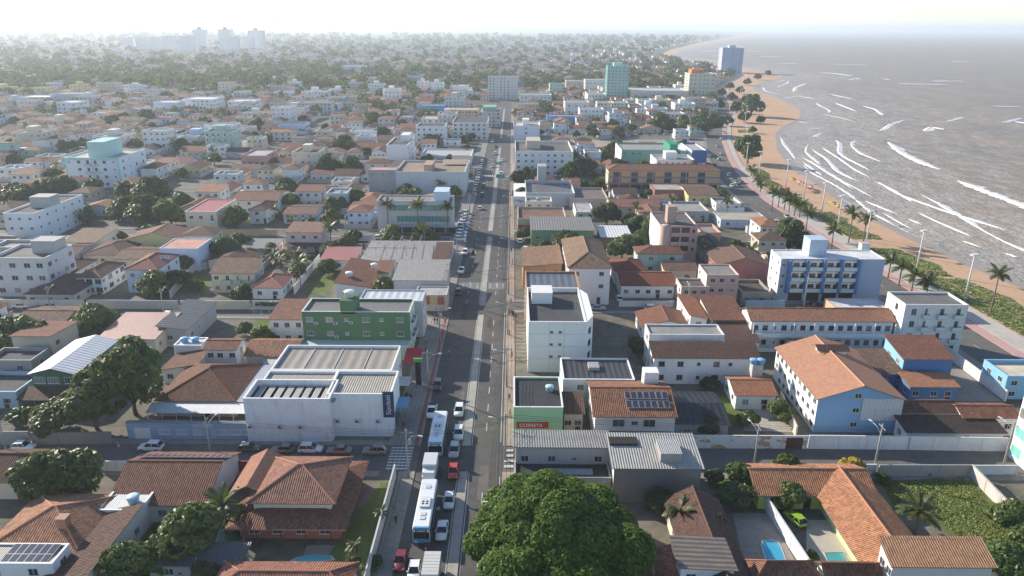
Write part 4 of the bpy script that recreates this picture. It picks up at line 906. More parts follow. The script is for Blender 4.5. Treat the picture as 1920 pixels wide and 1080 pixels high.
T['weath'] = bld('apartment_building', 'weathered white block with small dark balconies by the beach avenue', 'building', 1699, 1816, 572, yg=664, yb=548, roof='flat', wall=(0.60, 0.59, 0.56), side=(0.76, 0.75, 0.72), rc=(0.17, 0.165, 0.16), dirt=0.7, f=(4, 4), l=(1, 4), parapet=0.4, win=dict(ww=1.1, wh=1.4, frame=(0.2, .2, .2)), balc=[(1, 1), (2, 1), (3, 1), (1, 2), (2, 2), (3, 2), (1, 3), (2, 3), (3, 3)])
def hotel_gable():
    t = bld('hotel', 'big orange gable roofed block with blue front and white left side', 'hotel', 1532, 1701, 750, yg=813, yb=652, roof='gy', rise=2.9, rc=(0.52, 0.265, 0.165), rdirt=0.10, wall=(0.19, 0.34, 0.52), side=(0.78, 0.77, 0.74), f=False, l=(9, 3), door=False, dirt=0.12, win=dict(frame=(.7, .7, .68)))
    x0, x1, y0, y1, h = local(t)
    MB().box(0.4, x1 + 0.05, y0 - 0.12, y0 - 0.02, 2.6, h + 0.1, M_metal((0.60, 0.61, 0.63), 0.15, 0.5)).build('cladding', t)
    for j in range(3): obj('window', window_mesh(1.3, 1.0, (0.6, .55, .45)), t, loc=(-0.6, y0, 1.2 + j * 3.0))
    b, rg = roof_mb('gx', -2.2, 3.6, 4.0, 6.4, h + 2.9, 0.8, M_tile(TERRA_D, .5), 0.4); b.build('dormer_roof', t)
    MB().box(-2.0, 3.4, 4.2, 6.2, h + 1.2, h + 2.85, M_wall(WHITE, .2), bottom=False).build('dormer_wall', t)
    return t
T['gable'] = hotel_gable()
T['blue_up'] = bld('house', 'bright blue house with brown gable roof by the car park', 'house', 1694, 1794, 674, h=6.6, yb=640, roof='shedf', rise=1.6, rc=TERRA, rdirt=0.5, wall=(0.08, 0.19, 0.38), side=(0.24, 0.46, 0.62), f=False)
T['blue_dn'] = bld('house', 'blue house part with orange lean-to roof facing the yard', 'house', 1706, 1802, 726, h=3.4, yb=704, roof='shedf', rise=0.8, rc=(0.46, 0.21, 0.12), rdirt=0.3, wall=(0.08, 0.19, 0.38), f=(3, 1))
T['tile_12'] = bld('house', 'low house with mottled brown roof beside blue gable block', 'house', 1640, 1712, 702, h=3.8, yb=664, roof='shedf', rise=1.4, rc=TERRA_B, rdirt=0.7, wall=DBLUE)
T['row_a'] = bld('house', 'white row house with dark stained tile roofs along the street wall', 'house', 1694, 1802, 774, h=3.9, yb=748, roof='gx', rise=1.1, rc=TERRA_D, rdirt=0.7, wall=WHITE, f=(4, 1))
T['row_b'] = bld('house', 'white row house with brown tile roof beside green glass block', 'house', 1806, 1916, 784, h=4.0, yb=755, roof='gx', rise=1.1, rc=TERRA, rdirt=0.65, wall=WHITE, f=(4, 1))
T['row_c'] = bld('shed', 'almost black low tile roof behind the street wall', 'shed', 1700, 1890, 812, h=3.0, d=5.2, roof='shedf', rise=0.9, rc=(0.06, 0.042, 0.035), rdirt=0.6, wall=WHITE, f=False)
T['blue_e'] = bld('house', 'light blue house at the right edge by the car park', 'house', 1890, 1990, 706, h=5.2, d=8, roof='flat', rc=CREAM, wall=(0.22, 0.43, 0.58), f=(3, 2))
T['garage'] = bld('house', 'small house with orange hip roof and white drive', 'house', 1378, 1460, 742, h=3.3, yb=704, roof='gx', rise=1.3, rc=(0.44, 0.19, 0.10), rdirt=0.3, wall=WHITE)
MB().box(1.0, 3.2, 2.5, 4.4, 3.2, 6.6, M_wall(GREYW, .5)).build('tank_tower', T['garage'])
for u in (1.4, 2.9): tank((T['garage'].location.x + u, T['garage'].location.y + 3.4, 6.62), 'blue tank of a pair on the concrete tank tower', 0.8)
# ---- second block, left
T['m1'] = bld('apartment_building', 'white four storey block with blue grey corners and big roof tower', 'building', 4, 64, 400, yg=455, d=30, roof='flat', wall=(0.66, 0.69, 0.73), side=(0.72, 0.75, 0.78), rc=(0.12, 0.11, 0.10), f=(3, 3), r=(6, 3), tower=(0.3, 0.95, 0.35, 0.55, 3.2, GREYW), parapet=0.6, win=dict(ww=1.0, wh=0.9), dirt=0.12)
T['m2'] = bld('apartment_building', 'pale grey three storey house block with roof terrace at left edge', 'building', -20, 84, 484, yg=556, yb=458, roof='flat', wall=(0.56, 0.56, 0.56), rc=(0.2, 0.2, 0.19), f=(4, 3), r=(4, 3), tower=(0.5, 0.95, 0.5, 0.9, 2.8, GREYW), win=dict(ww=1.8, wh=1.4))
T['m3a'] = bld('house', 'small white house with dark tile roof beside pale grey block', 'house', 98, 142, 480, h=3.8, yb=456, roof='gx', rise=1.2, rc=TERRA_D, f=(2, 1))
T['m3b'] = bld('house', 'white house with dark stained hip roof and brown lean-to', 'house', 78, 138, 512, h=3.6, yb=486, roof='hip', rise=1.6, rc=TERRA_D, f=(3, 1))
T['m3c'] = bld('house', 'low wide house with plum brown roof along the second street', 'house', 42, 140, 552, h=3.2, yb=512, roof='hip', rise=2.0, rc=(0.17, 0.085, 0.075), f=(3, 1), wall=CREAM)
T['m4'] = bld('house', 'two storey pale blue house with red hip roof and balcony', 'house', 230, 296, 506, yg=550, d=15, roof='hip', rise=2.0, rc=(0.32, 0.13, 0.11), rdirt=0.25, wall=(0.60, 0.65, 0.72), f=(2, 2), r=(3, 2), balc=[(1, 1)])
c_ = T['m4'].location; solar((c_.x + 3.4, c_.y + 1, local(T['m4'])[4] + 1.1), R(0), R(12), 4, 1, 'few solar panels on red hip roof of pale blue house')
T['m5'] = bld('house', 'two storey white house with brown hip roof and glazed veranda', 'house', 138, 190, 521, yg=553, d=14, roof='hip', rise=1.8, rc=TERRA_B, rdirt=0.4, wall=(0.68, 0.68, 0.66), f=(3, 2), r=(4, 2), win=dict(ww=2.2, wh=1.5))
T['m6'] = bld('house', 'yellow house with brown gable roof', 'house', 232, 342, 449, h=5.4, d=12, roof='gy', rise=2.4, rc=(0.28, 0.15, 0.11), rdirt=0.4, wall=YEL, f=(3, 1), side=(0.7, .6, .3))
T['m7'] = bld('house', 'house with mottled tile roof beside the tall pale blue wall', 'house', 210, 296, 486, h=4.0, yb=462, roof='gx', rise=1.2, rc=TERRA_B, wall=CREAM)
T['m8'] = bld('building', 'tall blank pale blue building behind the red hip roof', 'building', 298, 370, 466, h=7.2, yb=447, roof='flat', wall=(0.50, 0.58, 0.70), rc=SALMON, f=False, s=False, parapet=0.1, door=False)
T['m8b'] = bld('house', 'long low house with tan roof between white block and yellow house', 'house', 110, 178, 455, h=4.2, yb=432, roof='shedf', rise=1.0, rc=(0.3, 0.2, 0.13), f=(2, 1), wall=WHITE)
T['m8c'] = bld('house', 'dark roofed house between tan roof and yellow house', 'house', 150, 230, 478, h=3.8, yb=450, roof='hip', rise=1.6, rc=TERRA_D, wall=CREAM)
T['m9'] = bld('house', 'cream two storey house with arcaded balcony and mottled roof', 'house', 391, 478, 513, yg=550, d=9, roof='shedf', rise=1.9, rc=TERRA_B, rdirt=0.6, wall=(0.68, 0.60, 0.40), side=(0.50, 0.48, 0.44), f=(4, 2), balc=[(1, 1), (2, 1), (3, 1)])
T['m10'] = bld('house', 'small house with clean pink hip roof', 'house', 468, 530, 540, h=3.4, yb=514, roof='hip', rise=1.8, rc=(0.42, 0.18, 0.14), rdirt=0.15, wall=WHITE, f=(2, 1))
T['m11'] = bld('house', 'white house with grey striped roof above banana plants', 'house', 447, 516, 466, yg=482, yb=450, roof='shedf', rise=0.6, rm=mt((0.22, 0.21, 0.2), 0.5), wall=WHITE, f=(3, 1), dirt=0.15)
T['m12'] = bld('house', 'pink two storey house with brown porch roof', 'house', 532, 604, 436, yg=474, yb=420, roof='shedf', rise=0.9, rc=(0.32, 0.17, 0.12), wall=(0.66, 0.48, 0.46), f=(3, 2), dirt=0.15)
x0, x1, y0, y1, h = local(T['m12']); MB().poly([(x0, y0 - 3, 2.8), (x1, y0 - 3, 2.8), (x1, y0 - .02, 3.5), (x0, y0 - .02, 3.5)], M_tile(TERRA_D)).build('porch_roof', T['m12'])
T['m13'] = bld('house', 'beige two storey villa with flat crimson roof', 'house', 346, 405, 397, yg=438, yb=373, roof='flatmetal', rm=mt((0.42, 0.10, 0.095), 0.15, 0.5), parapet=0.25, wall=(0.60, 0.54, 0.45), f=(3, 2), balc=[(2, 1)], r=(2, 2))
T['m14'] = bld('house', 'house with broad brown gable roofs behind crimson roofed villa', 'house', 432, 520, 376, h=5.2, yb=357, roof='gx', rise=1.6, rc=TERRA, wall=WHITE)
T['m14b'] = bld('house', 'white house with brown hip roof above the garden lawn', 'house', 464, 500, 394, h=5.5, yb=378, roof='hip', rise=1.4, rc=TERRA_D, wall=WHITE)
T['m15'] = bld('house', 'white house with brown roof and long upper balcony', 'house', 528, 592, 402, yg=420, yb=384, roof='gx', rise=1.2, rc=(0.24, 0.13, 0.1), wall=(0.7, 0.68, 0.66), f=(4, 2), balc='all')
T['m16'] = bld('house', 'white house with smooth red metal roof beside small lawn', 'house', 598, 666, 488, h=3.4, yb=467, roof='shedf', rise=0.9, rm=mt((0.40, 0.14, 0.12), 0.2, 0.5), wall=WHITE, f=(3, 1), dirt=0.1)
T['m17'] = bld('house', 'house with brown tile roofs and two white tanks', 'house', 626, 700, 540, h=3.8, yb=492, roof='shedr', rise=1.6, rc=(0.26, 0.105, 0.065), rdirt=0.5, wall=WHITE)
c_ = T['m17'].location
for u, v in ((-2.5, -5), (3.2, 3)): tank((c_.x + u, c_.y + v, 5.0), 'white water tank on brown tile roof by the lawn', 1.0, (0.68, 0.68, 0.68))
T['m17b'] = bld('house', 'rusty tiled annex beside pale mint wall', 'house', 700, 732, 512, h=4.0, yb=492, roof='shedf', rise=0.8, rc=TERRA, wall=(0.40, 0.55, 0.48))
T['m18'] = bld('warehouse', 'warehouse with weathered grey curved roof at the avenue', 'warehouse', 734, 838, 526, h=5.8, yb=494, roof='shedf', rise=1.3, rm=mt((0.33, 0.31, 0.29), 0.6, 0.22), wall=(0.62, 0.62, 0.63), f=False, s=(2, 1), dirt=0.35)
T['m18b'] = bld('shop', 'corner shop with red and yellow painted boards', 'shop', 778, 838, 553, h=4.6, yb=537, roof='flat', rc=GREYW, parapet=0.2, wall=(0.50, 0.44, 0.38), f=False, s=False, door=False)
x0, x1, y0, y1, h = local(T['m18b'])
for i in range(4): MB().box(x0 + 0.3 + i * 1.9, x0 + 2.0 + i * 1.9, y0 - 0.1, y0 - 0.02, 1.9, 4.2, M_plain(((0.45, 0.25, 0.05), (0.42, 0.08, 0.05), (0.5, 0.4, 0.2), (0.42, 0.10, 0.05))[i])).build('painted_board', T['m18b'])
T['m19'] = bld('store', 'white gabled store with dark red front roof and open roof frame', 'store', 672, 842, 492, yg=512, yb=455, roof='shedf', rise=0.7, rm=mt((0.36, 0.34, 0.32), 0.6, 0.22), wall=(0.72, 0.71, 0.70), f=(5, 1), s=(2, 1), dirt=0.2, door=False)
x0, x1, y0, y1, h = local(T['m19']); MB().poly([(x1 - 5, y0 + 1, h + 0.35), (x1 + 0.5, y0 + 1, h + 0.35), (x1 + 0.5, y1 - 4, h + 1.6), (x1 - 5, y1 - 4, h + 1.6)], M_tile(TERRA_D, .4)).build('front_roof', T['m19'])
for i in range(6):
    xx = x0 + 0.8 + i * 3.2
    MB().tube([(xx, y0 + 5, h + .4), (xx, y0 + 5, h + 3), (xx, y1 - 1, h + 3), (xx, y1 - 1, h + .5)], 0.09, M_plain((0.42, 0.33, 0.27)), 4).build('frame_rib', T['m19'])
MB().tube([(x0 + .8, y0 + 5, h + 3), (x0 + 16.8, y0 + 5, h + 3)], 0.09, M_plain((0.42, 0.33, 0.27)), 4).build('frame_rail', T['m19'])
T['m20'] = bld('office_building', 'grey office building with two green glass bands behind tall palms', 'building', 706, 848, 377, yg=437, yb=366, roof='flat', wall=(0.50, 0.48, 0.47), rc=(0.25, 0.24, 0.23), f=False, s=False, parapet=0.4, door=False, dirt=0.15, tower=(0.76, 0.95, 0.05, 0.9, 3.2, (0.52, 0.63, 0.74)))
x0, x1, y0, y1, h = local(T['m20'])
gm = M_glass((0.09, 0.24, 0.20), 0.1)
for z0, z1, xa in ((h * 0.36, h * 0.54, x0 + 7), (h * 0.70, h * 0.87, x0 + 4)):
    n = 14
    for i in range(n):
        a = xa + i * (x1 - 1 - xa) / n; MB().box(a + 0.06, a + (x1 - 1 - xa) / n - 0.06, y0 - 0.08, y0 - 0.01, z0, z1, gm).build('pane', T['m20'])
MB().box(x0 + 4, x1 + 1, y0 - 3, y0 - .02, 3.0, 3.3, M_wall(GREYW, .3)).build('canopy', T['m20'])
for i in range(6): MB().box(x0 + 5 + i * 4, x0 + 8.4 + i * 4, y0 - 0.07, y0 - .01, 0.2, 2.7, M_glass((0.03, .03, .035))).build('shop_front', T['m20'])
T['m21a'] = bld('apartment_building', 'grey three storey block with pink roof beside large pale wall', 'building', 690, 742, 319, yg=367, yb=313, roof='flat', wall=(0.34, 0.34, 0.36), rc=SALMON, f=(3, 3), s=False, parapet=0.1, win=dict(ww=.9, wh=.9))
T['m21b'] = bld('building', 'huge blank pale block with gridded weathered wall on the avenue', 'building', 741, 872, 322, yg=368, yb=301, roof='flat', wall=(0.56, 0.58, 0.60), rc=(0.33, 0.25, 0.18), f=False, s=(4, 3), dirt=0.5, parapet=0.8, tower=(0.40, 0.52, 0.1, 0.5, 2.4, (0.45, 0.30, 0.22)), door=False)
x0, x1, y0, y1, h = local(T['m21b'])
for i in range(1, 8): MB().box(x0 + i * (x1 - x0) / 8 - 0.12, x0 + i * (x1 - x0) / 8 + 0.12, y0 - 0.06, y0 - .01, 0, h - .1, M_wall((0.62, 0.63, 0.65), .3)).build('pilaster', T['m21b'])
MB().poly([(x1 - 12, y1 - 9, h - .2), (x1 - .5, y1 - 9, h - .2), (x1 - .5, y1 - 1, h + .8), (x1 - 12, y1 - 1, h + .8)], mt((0.45, 0.33, 0.2))).build('tin_roof', T['m21b'])
# ---- second block, right
T['church'] = bld('building', 'white hall with tall mottled hip roof', 'building', 1064, 1148, 503, yg=572, yb=449, roof='hip', rise=2.8, rc=(0.30, 0.19, 0.12), rdirt=0.5, wall=(0.72, 0.70, 0.70), f=(2, 3), skip0=True, s=(5, 2), dirt=0.08)
T['tan_r'] = bld('shop', 'tan tiled shop with orange wall facing the avenue', 'shop', 978, 1056, 500, h=6.8, yb=464, roof='shedl', rise=1.0, rc=(0.34, 0.2, 0.12), wall=(0.5, 0.27, 0.13), rdirt=0.5)
T['green_r'] = bld('shop', 'green shop with curved grey roof', 'shop', 994, 1116, 432, yg=461, yb=410, roof='shedf', rise=0.8, rm=mt((0.27, 0.25, 0.21), 0.5, 0.9), wall=(0.20, 0.33, 0.19), f=(4, 1), s=(2, 1), dirt=0.2)
T['red_shop'] = bld('shop', 'beige shop with red fascia on the avenue', 'shop', 971, 1062, 410, yg=438, yb=388, roof='flat', wall=(0.45, 0.38, 0.32), rc=TERRA_B, f=(3, 1), dirt=0.4)
x0, x1, y0, y1, h = local(T['red_shop']); MB().box(x0, x0 + 5.2, y0 - .2, y0 - .02, h - 4.2, h - 2.4, M_plain((0.5, 0.04, 0.06))).build('fascia', T['red_shop'])
T['dark_hall'] = bld('hall', 'grey hall with dark sunken roof and stepped white parapets', 'hall', 986, 1078, 362, yg=386, yb=338, roof='flatmetal', rm=mt((0.16, 0.155, 0.15), .5, 1.0), wall=(0.50, 0.50, 0.52), f=False, s=False, parapet=1.4, dirt=0.4, door=False, tower=(0.28, 0.46, 0.95, 1.2, 6.5, GREYW))
c_ = T['dark_hall'].location; x0, x1, y0, y1, h = local(T['dark_hall'])
sg = MB().box(x0 - 5.5, x0 - 0.3, y0 - 1.6, y0 - 1.3, h - 5.0, h - 1.2, M_plain((0.74, 0.75, 0.77))).build('sign', T['dark_hall'])
textobj('mega', sg, (x0 - 2.9, y0 - 1.64, h - 2.9), 1.9, M_plain((0.03, 0.05, 0.16)))
MB().box(x0 - 5.2, x0 - 0.05, y0 - 1.2, y1, 0, h - 1.5, M_wall(WHITE, .2), bottom=False).build('front_block', T['dark_hall'])
T['white_r22'] = bld('apartment_building', 'white four storey block with blank left bay on the avenue', 'building', 966, 1075, 284, yg=330, yb=264, roof='flat', wall=(0.70, 0.70, 0.70), rc=(0.15, .14, .13), f=(8, 4), s=(3, 4), parapet=1.0, dirt=0.15, tower=(0.2, 0.45, 0.4, 0.8, 3, BEIGE))
def school():
    t = bld('school', 'orange three storey building with blue bands and brown hip roof', 'building', 1140, 1352, 320, yg=356, d=11, roof='hip', rise=2.2, rc=(0.30, 0.145, 0.1), rdirt=0.35, wall=(0.60, 0.36, 0.19), f=False, s=(3, 2), side=CREAM, door=False, dirt=0.1)
    x0, x1, y0, y1, h = local(t)
    for z in (h * 0.30, h * 0.62): MB().box(x0, x1, y0 - .1, y0 - .02, z, z + 0.4, M_plain((0.10, 0.11, 0.30))).build('band', t)
    for i in range(6):
        xa = x0 + 3.2 + i * (x1 - x0 - 5) / 6
        for z in (h * 0.33 + .4, h * 0.65 + .3): obj('window', window_mesh(3.6, 2.0, (0.12, 0.13, 0.25), (0.05, 0.06, 0.07), 'bars'), t, loc=(xa + 1, y0, z))
    for i in range(11): MB().box(x0 + i * (x1 - x0 - .3) / 10, x0 + i * (x1 - x0 - .3) / 10 + .3, y0 - .16, y0 - .11, 0, h - .1, M_plain((0.62, 0.45, 0.3))).build('pilaster', t)
    MB().box(x0 + 1, x1 - 1, y0 - .08, y0 - .02, 0.3, h * 0.27, M_glass((0.03, .03, .05))).build('shop_front', t)
    return t
T['school'] = school()
T['teal_r'] = bld('apartment_building', 'teal and white block with green stair tower beside the beach avenue', 'building', 1166, 1268, 281, yg=318, yb=268, roof='flat', wall=(0.20, 0.38, 0.32), side=WHITE, rc=CONC, f=(7, 3), s=(2, 3), tower=(0.86, 1.0, -0.1, 0.6, 3.2, (0.03, 0.25, 0.16)), dirt=0.3)
T['teal_r2'] = bld('building', 'dark blue fronted block beside green stair tower', 'building', 1298, 1326, 282, yg=322, yb=268, roof='flat', wall=(0.05, 0.13, 0.34), side=WHITE, rc=GREYW, f=False, s=False)
T['teal_r3'] = bld('apartment_building', 'teal apartment wing with white upper slab', 'building', 1276, 1298, 284, h=9.5, yb=268, roof='flat', wall=(0.20, 0.46, 0.40), rc=WHITE, f=(2, 3))
T['bluehotel'] = None
def blue_hotel():
    t = bld('hotel', 'blue hotel with four bays of balconies and white roof', 'hotel', 1466, 1659, 486, yg=566, yb=469, roof='flat', wall=(0.29, 0.38, 0.50), side=(0.74, 0.73, 0.70), rc=(0.70, 0.70, 0.69), f=False, l=(2, 4), parapet=0.12, dirt=0.4, door=False, pcol=(.72, .72, .71), win=dict(ww=.9, wh=.9))
    x0, x1, y0, y1, h = local(t); st = h / 4; bw = (x1 - x0) * 0.148
    for i in range(4):
        xa = x0 + (x1 - x0) * (0.105 + i * 0.165)
        for j in range(1, 4):
            MB().box(xa, xa + bw, y0 - .06, y0 - .01, j * st + .05, (j + 1) * st - .55, M_wall((0.70, .69, .66), .15)).build('bay_wall', t)
            obj('balcony', balcony_mesh(bw, 1.1, (0.50, 0.60, 0.62)), t, loc=(xa + bw / 2, y0, j * st + .1))
            obj('window', window_mesh(1.7, 1.1, (0.35, .3, .25)), t, loc=(xa + bw * .32, y0 - .06, j * st + 1.05))
            obj('balcony_door', window_mesh(0.9, 2.0, (0.3, .25, .2), style='door'), t, loc=(xa + bw * .78, y0 - .06, j * st + .15))
        MB().box(xa + .2, xa + bw - .2, y0 - .05, y0 - .01, .3, st - .3, M_glass((.02, .02, .025))).build('garage_opening', t)
    for i in range(5):
        xa = x0 + (x1 - x0) * (0.083 + i * 0.165); MB().box(xa - .35, xa + .35, y0 - 1.3, y0 - .02, st * .9, h - .1, M_wall((0.07, 0.17, 0.36), .3)).build('fin', t)
    for j in range(1, 4): obj('window', window_mesh(1.0, .9, (.6, .5, .3)), t, loc=(x0 + 1.0, y0, j * st + .9))
    MB().box(x0 + (x1 - x0) * .30, x0 + (x1 - x0) * .47, y0 + 3, y0 + 8, h - .1, h + 4.6, M_wall((0.40, .50, .62), .5), bottom=False).build('roof_tower', t)
    textobj('HOTEL\nDONA MAR', t, (x1 - 3.6, y0 - .04, st * .85), 1.0, M_plain((0.5, .58, .66)))
    return t
T['bluehotel'] = blue_hotel()
def pink_tower():
    t = bld('apartment_building', 'pink four storey block with round corner column and roof tower', 'building', 1239, 1309, 424, yg=492, yb=398, roof='flat', wall=(0.52, 0.33, 0.29), side=(0.76, .72, .68), rc=(0.14, .13, .13), f=False, l=(4, 3), parapet=.3, dirt=.4, door=False, win=dict(ww=.9, wh=.8))
    x0, x1, y0, y1, h = local(t); st = h / 4
    MB().lathe([(1.7, 0), (1.7, h + .1)], M_wall((0.50, .35, .28), .6), 16, x0 + 1.6, y0 + .3).build('round_column', t, smooth=True)
    for j in range(1, 4):
        MB().box(x0 + 3.6, x0 + 9.4, y0 - .05, y0 - .01, j * st + .1, (j + 1) * st - .5, M_glass((.05, .045, .04))).build('loggia', t)
        MB().box(x0 + 3.5, x0 + 9.5, y0 - .5, y0 - .06, j * st - .1, j * st + .9, M_wall((.5, .36, .32), .4)).build('balcony', t)
        MB().box(x0 + 6.3, x0 + 6.7, y0 - .4, y0 - .06, j * st + .92, (j + 1) * st - .2, M_wall((.56, .4, .36), .4)).build('mullion', t)
        obj('window', window_mesh(1.0, 1.1, (.3, .25, .2)), t, loc=(x1 - 1.3, y0, j * st + .9))
    MB().box(-3.2, -.3, y0 + 4, y0 + 8, h - .2, h + 5.4, M_wall((0.42, .30, .25), .8), bottom=False).build('roof_tower', t)
    return t
T['pink'] = pink_tower()
T['lshape'] = bld('house', 'two storey house with L shaped brown tile roof', 'house', 1144, 1238, 388, yg=412, yb=372, roof='gx', rise=1.6, rc=(0.30, .14, .1), rdirt=.35, wall=BEIGE, f=(4, 2))
T['lshape2'] = bld('house', 'tiled wing of the L shaped house', 'house', 1200, 1246, 404, h=5.6, yb=388, roof='gy', rise=1.4, rc=(0.30, .14, .1), rdirt=.35, wall=BEIGE, f=(2, 2))
T['small_w'] = bld('house', 'small white block house with grey slab', 'house', 1080, 1114, 398, yg=412, yb=381, roof='flat', wall=WHITE, rc=GREYW, f=(2, 1), parapet=.2)
T['white_tin'] = bld('shed', 'shed with bright white tin roof and rusty wall beside garden trees', 'shed', 1126, 1187, 445, yg=462, yb=425, roof='shedf', rise=.5, rm=mt((.72, .72, .72), .1, 1.0), wall=(.30, .16, .10), f=False, s=False)
T['red_cl'] = bld('house', 'large brick red tile roof with veranda on the second street', 'house', 1163, 1268, 536, yg=560, yb=508, roof='gx', rise=1.8, rc=(.26, .085, .05), rdirt=.25, wall=WHITE, f=(5, 1))
T['red_cl2'] = bld('house', 'brick red hip roof behind the veranda house', 'house', 1150, 1212, 508, h=4.2, yb=486, roof='hip', rise=1.8, rc=(.26, .085, .05), rdirt=.25)
T['red_cl3'] = bld('house', 'mottled brown roofs beside brick red hip roof', 'house', 1244, 1310, 506, h=4.2, yb=490, roof='gx', rise=1.0, rc=TERRA_B, rdirt=.6, wall=CREAM)
T['pink2'] = bld('house', 'pink two storey house with dark flat roof on the second street', 'house', 1278, 1330, 538, yg=574, yb=522, roof='flat', wall=(.50, .34, .29), side=WHITE, rc=(.1, .1, .1), f=(3, 2), parapet=.4, dirt=.5)
T['pink3'] = bld('house', 'taller pink three storey house with slab roof', 'house', 1326, 1386, 516, yg=572, yb=496, roof='flat', wall=(.50, .34, .29), side=WHITE, rc=(.25, .24, .22), f=(3, 3), parapet=.25, dirt=.5)
T['barn'] = bld('house', 'gabled house with brown roof and worn red wall', 'house', 1345, 1446, 498, h=6, yb=470, roof='gy', rise=2.4, rc=TERRA_B, rdirt=.5, wall=(.33, .15, .14), f=False, dirt=.5)
T['ruin'] = bld('house', 'half ruined house with broken dark walls beside blue hotel', 'house', 1392, 1446, 548, h=4, yb=524, roof='flat', wall=(.30, .27, .24), rc=(.09, .08, .07), dirt=.9, f=(2, 1))
T['small_o'] = bld('house', 'small orange house with white roof below the blue hotel', 'house', 1566, 1668, 577, h=3.6, yb=560, roof='flat', wall=(.55, .36, .22), rc=(.62, .63, .66), parapet=.1, f=(2, 1))
T['tan_y'] = bld('house', 'yellow tiled house in front of orange school', 'house', 1290, 1350, 366, yg=384, yb=346, roof='gx', rise=1.2, rc=TERRA_B, wall=YEL, f=(3, 1))
T['mar_s'] = bld('shed', 'flat grey roofed shed with brick red wall', 'shed', 1228, 1290, 356, yg=374, yb=345, roof='flat', rc=(.42, .40, .36), wall=(.30, .13, .1), f=False, parapet=.15)
T['dk1'] = bld('house', 'dark shed roofs behind the pink tower block', 'house', 1315, 1352, 436, h=4, yb=420, roof='flat', rc=FIBRE, wall=SALMON, f=(2, 1))
T['dk2'] = bld('house', 'old house with black stained gable roof beside garden plot', 'house', 1318, 1366, 470, h=3.8, yb=442, roof='gy', rise=1.8, rc=(.07, .05, .045), rdirt=.6, wall=GREYW, dirt=.6)
T['bar'] = bld('bar', 'beach bar with painted walls and sand coloured flat roof', 'bar', 1352, 1440, 412, h=3.2, yb=398, roof='flat', rc=(.45, .40, .30), wall=(.45, .52, .58), parapet=.1, f=(4, 1))
T['dk3'] = bld('house', 'grey flat roofed house between pink tower and palm', 'house', 1270, 1330, 396, h=4.2, yb=378, roof='flat', rc=CONC, wall=GREYW, dirt=.6, f=(3, 1))
T['dk4'] = bld('house', 'low terrace house behind orange tiled L shaped house', 'house', 1068, 1140, 372, h=4, yb=352, roof='flat', rc=(.2, .16, .14), wall=(.4, .36, .32), f=(3, 1))
# ================================================================ vegetation
def quads_mesh(name, cen, nor, tan, sx, sy, mats, midx=None, fold=0.0):
    "one leaf quad for each centre"
    n = len(cen); bit = np.cross(nor, tan)
    a = cen - tan * sx[:, None] - bit * sy[:, None]; b = cen + tan * sx[:, None] - bit * sy[:, None]
    c = cen + tan * sx[:, None] * 0.55 + bit * sy[:, None]; d = cen - tan * sx[:, None] * 0.55 + bit * sy[:, None]
    v = np.stack([a, b, c, d], 1).reshape(-1, 3)
    me = bpy.data.meshes.new(name); me.vertices.add(4 * n); me.vertices.foreach_set('co', v.ravel())
    me.loops.add(4 * n); me.loops.foreach_set('vertex_index', np.arange(4 * n, dtype=np.int32))
    me.polygons.add(n); me.polygons.foreach_set('loop_start', np.arange(0, 4 * n, 4, dtype=np.int32))
    try: me.polygons.foreach_set('loop_total', np.full(n, 4, dtype=np.int32))
    except Exception: pass
    for m in mats: me.materials.append(m)
    if midx is not None: me.polygons.foreach_set('material_index', midx.astype(np.int32))
    me.update(); me.validate(); return me
def unit(v): return v / np.maximum(np.linalg.norm(v, axis=1, keepdims=True), 1e-9)
def shell_points(blobs, n, g, up=0.25, inner=0.86):
    B = np.array(blobs, float); p = B[:, 3] ** 2; p /= p.sum()
    k = g.choice(len(B), int(n * 2.6), p=p)
    d = unit(g.normal(size=(len(k), 3)) + np.array([0, 0, up])); r = 0.80 + 0.24 * g.random(len(k)) ** 0.6
    P = B[k, :3] + d * (B[k, 3:4] * r[:, None]) * np.stack([np.ones(len(k)), np.ones(len(k)), B[k, 4] / B[k, 3]], 1)
    keep = np.ones(len(k), bool)
    for j in range(len(B)):
        q = (P - B[j, :3]) / np.array([B[j, 3], B[j, 3], B[j, 4]])
        keep &= (np.linalg.norm(q, axis=1) > inner * 0.9) | (k == j)
    P, d = P[keep], d[keep]
    return P[:n], d[:n]
def crown_mesh(name, blobs, ncl, per, lsize, spread, mat, seed, up=0.25):
    g = np.random.default_rng(seed)
    P, D = shell_points(blobs, ncl, g, up)
    cen = np.repeat(P, per, 0); nd = np.repeat(D, per, 0); m = len(cen)
    rv = unit(g.normal(size=(m, 3))); off = rv - nd * (rv * nd).sum(1, keepdims=True) * 0.6
    cen = cen + off * spread * g.random((m, 1)) ** 0.5
    nor = unit(nd * 0.7 + off * 0.55 + g.normal(size=(m, 3)) * 0.35 + np.array([0, 0, 0.25]))
    tan = unit(np.cross(nor, g.normal(size=(m, 3))))
    s = lsize * (0.65 + 0.7 * g.random(m))
    return quads_mesh(name, cen, nor, tan, s * 0.36, s * 0.6, [mat])
LG1 = M_leaf((0.038, 0.076, 0.016), (0.11, 0.16, 0.034)); LG2 = M_leaf((0.065, 0.105, 0.024), (0.16, 0.20, 0.048)); LG3 = M_leaf((0.045, 0.072, 0.024), (0.10, 0.125, 0.04))
DG1 = M_leaf((0.030, 0.056, 0.016), (0.075, 0.105, 0.03), .3, 'far_foliage', .9, .05); DG2 = M_leaf((0.045, 0.07, 0.02), (0.10, 0.12, 0.04), .3, 'far_foliage', .9, .05); DG3 = M_leaf((0.032, 0.050, 0.02), (0.065, 0.085, 0.032), .3, 'far_foliage', .9, .05)
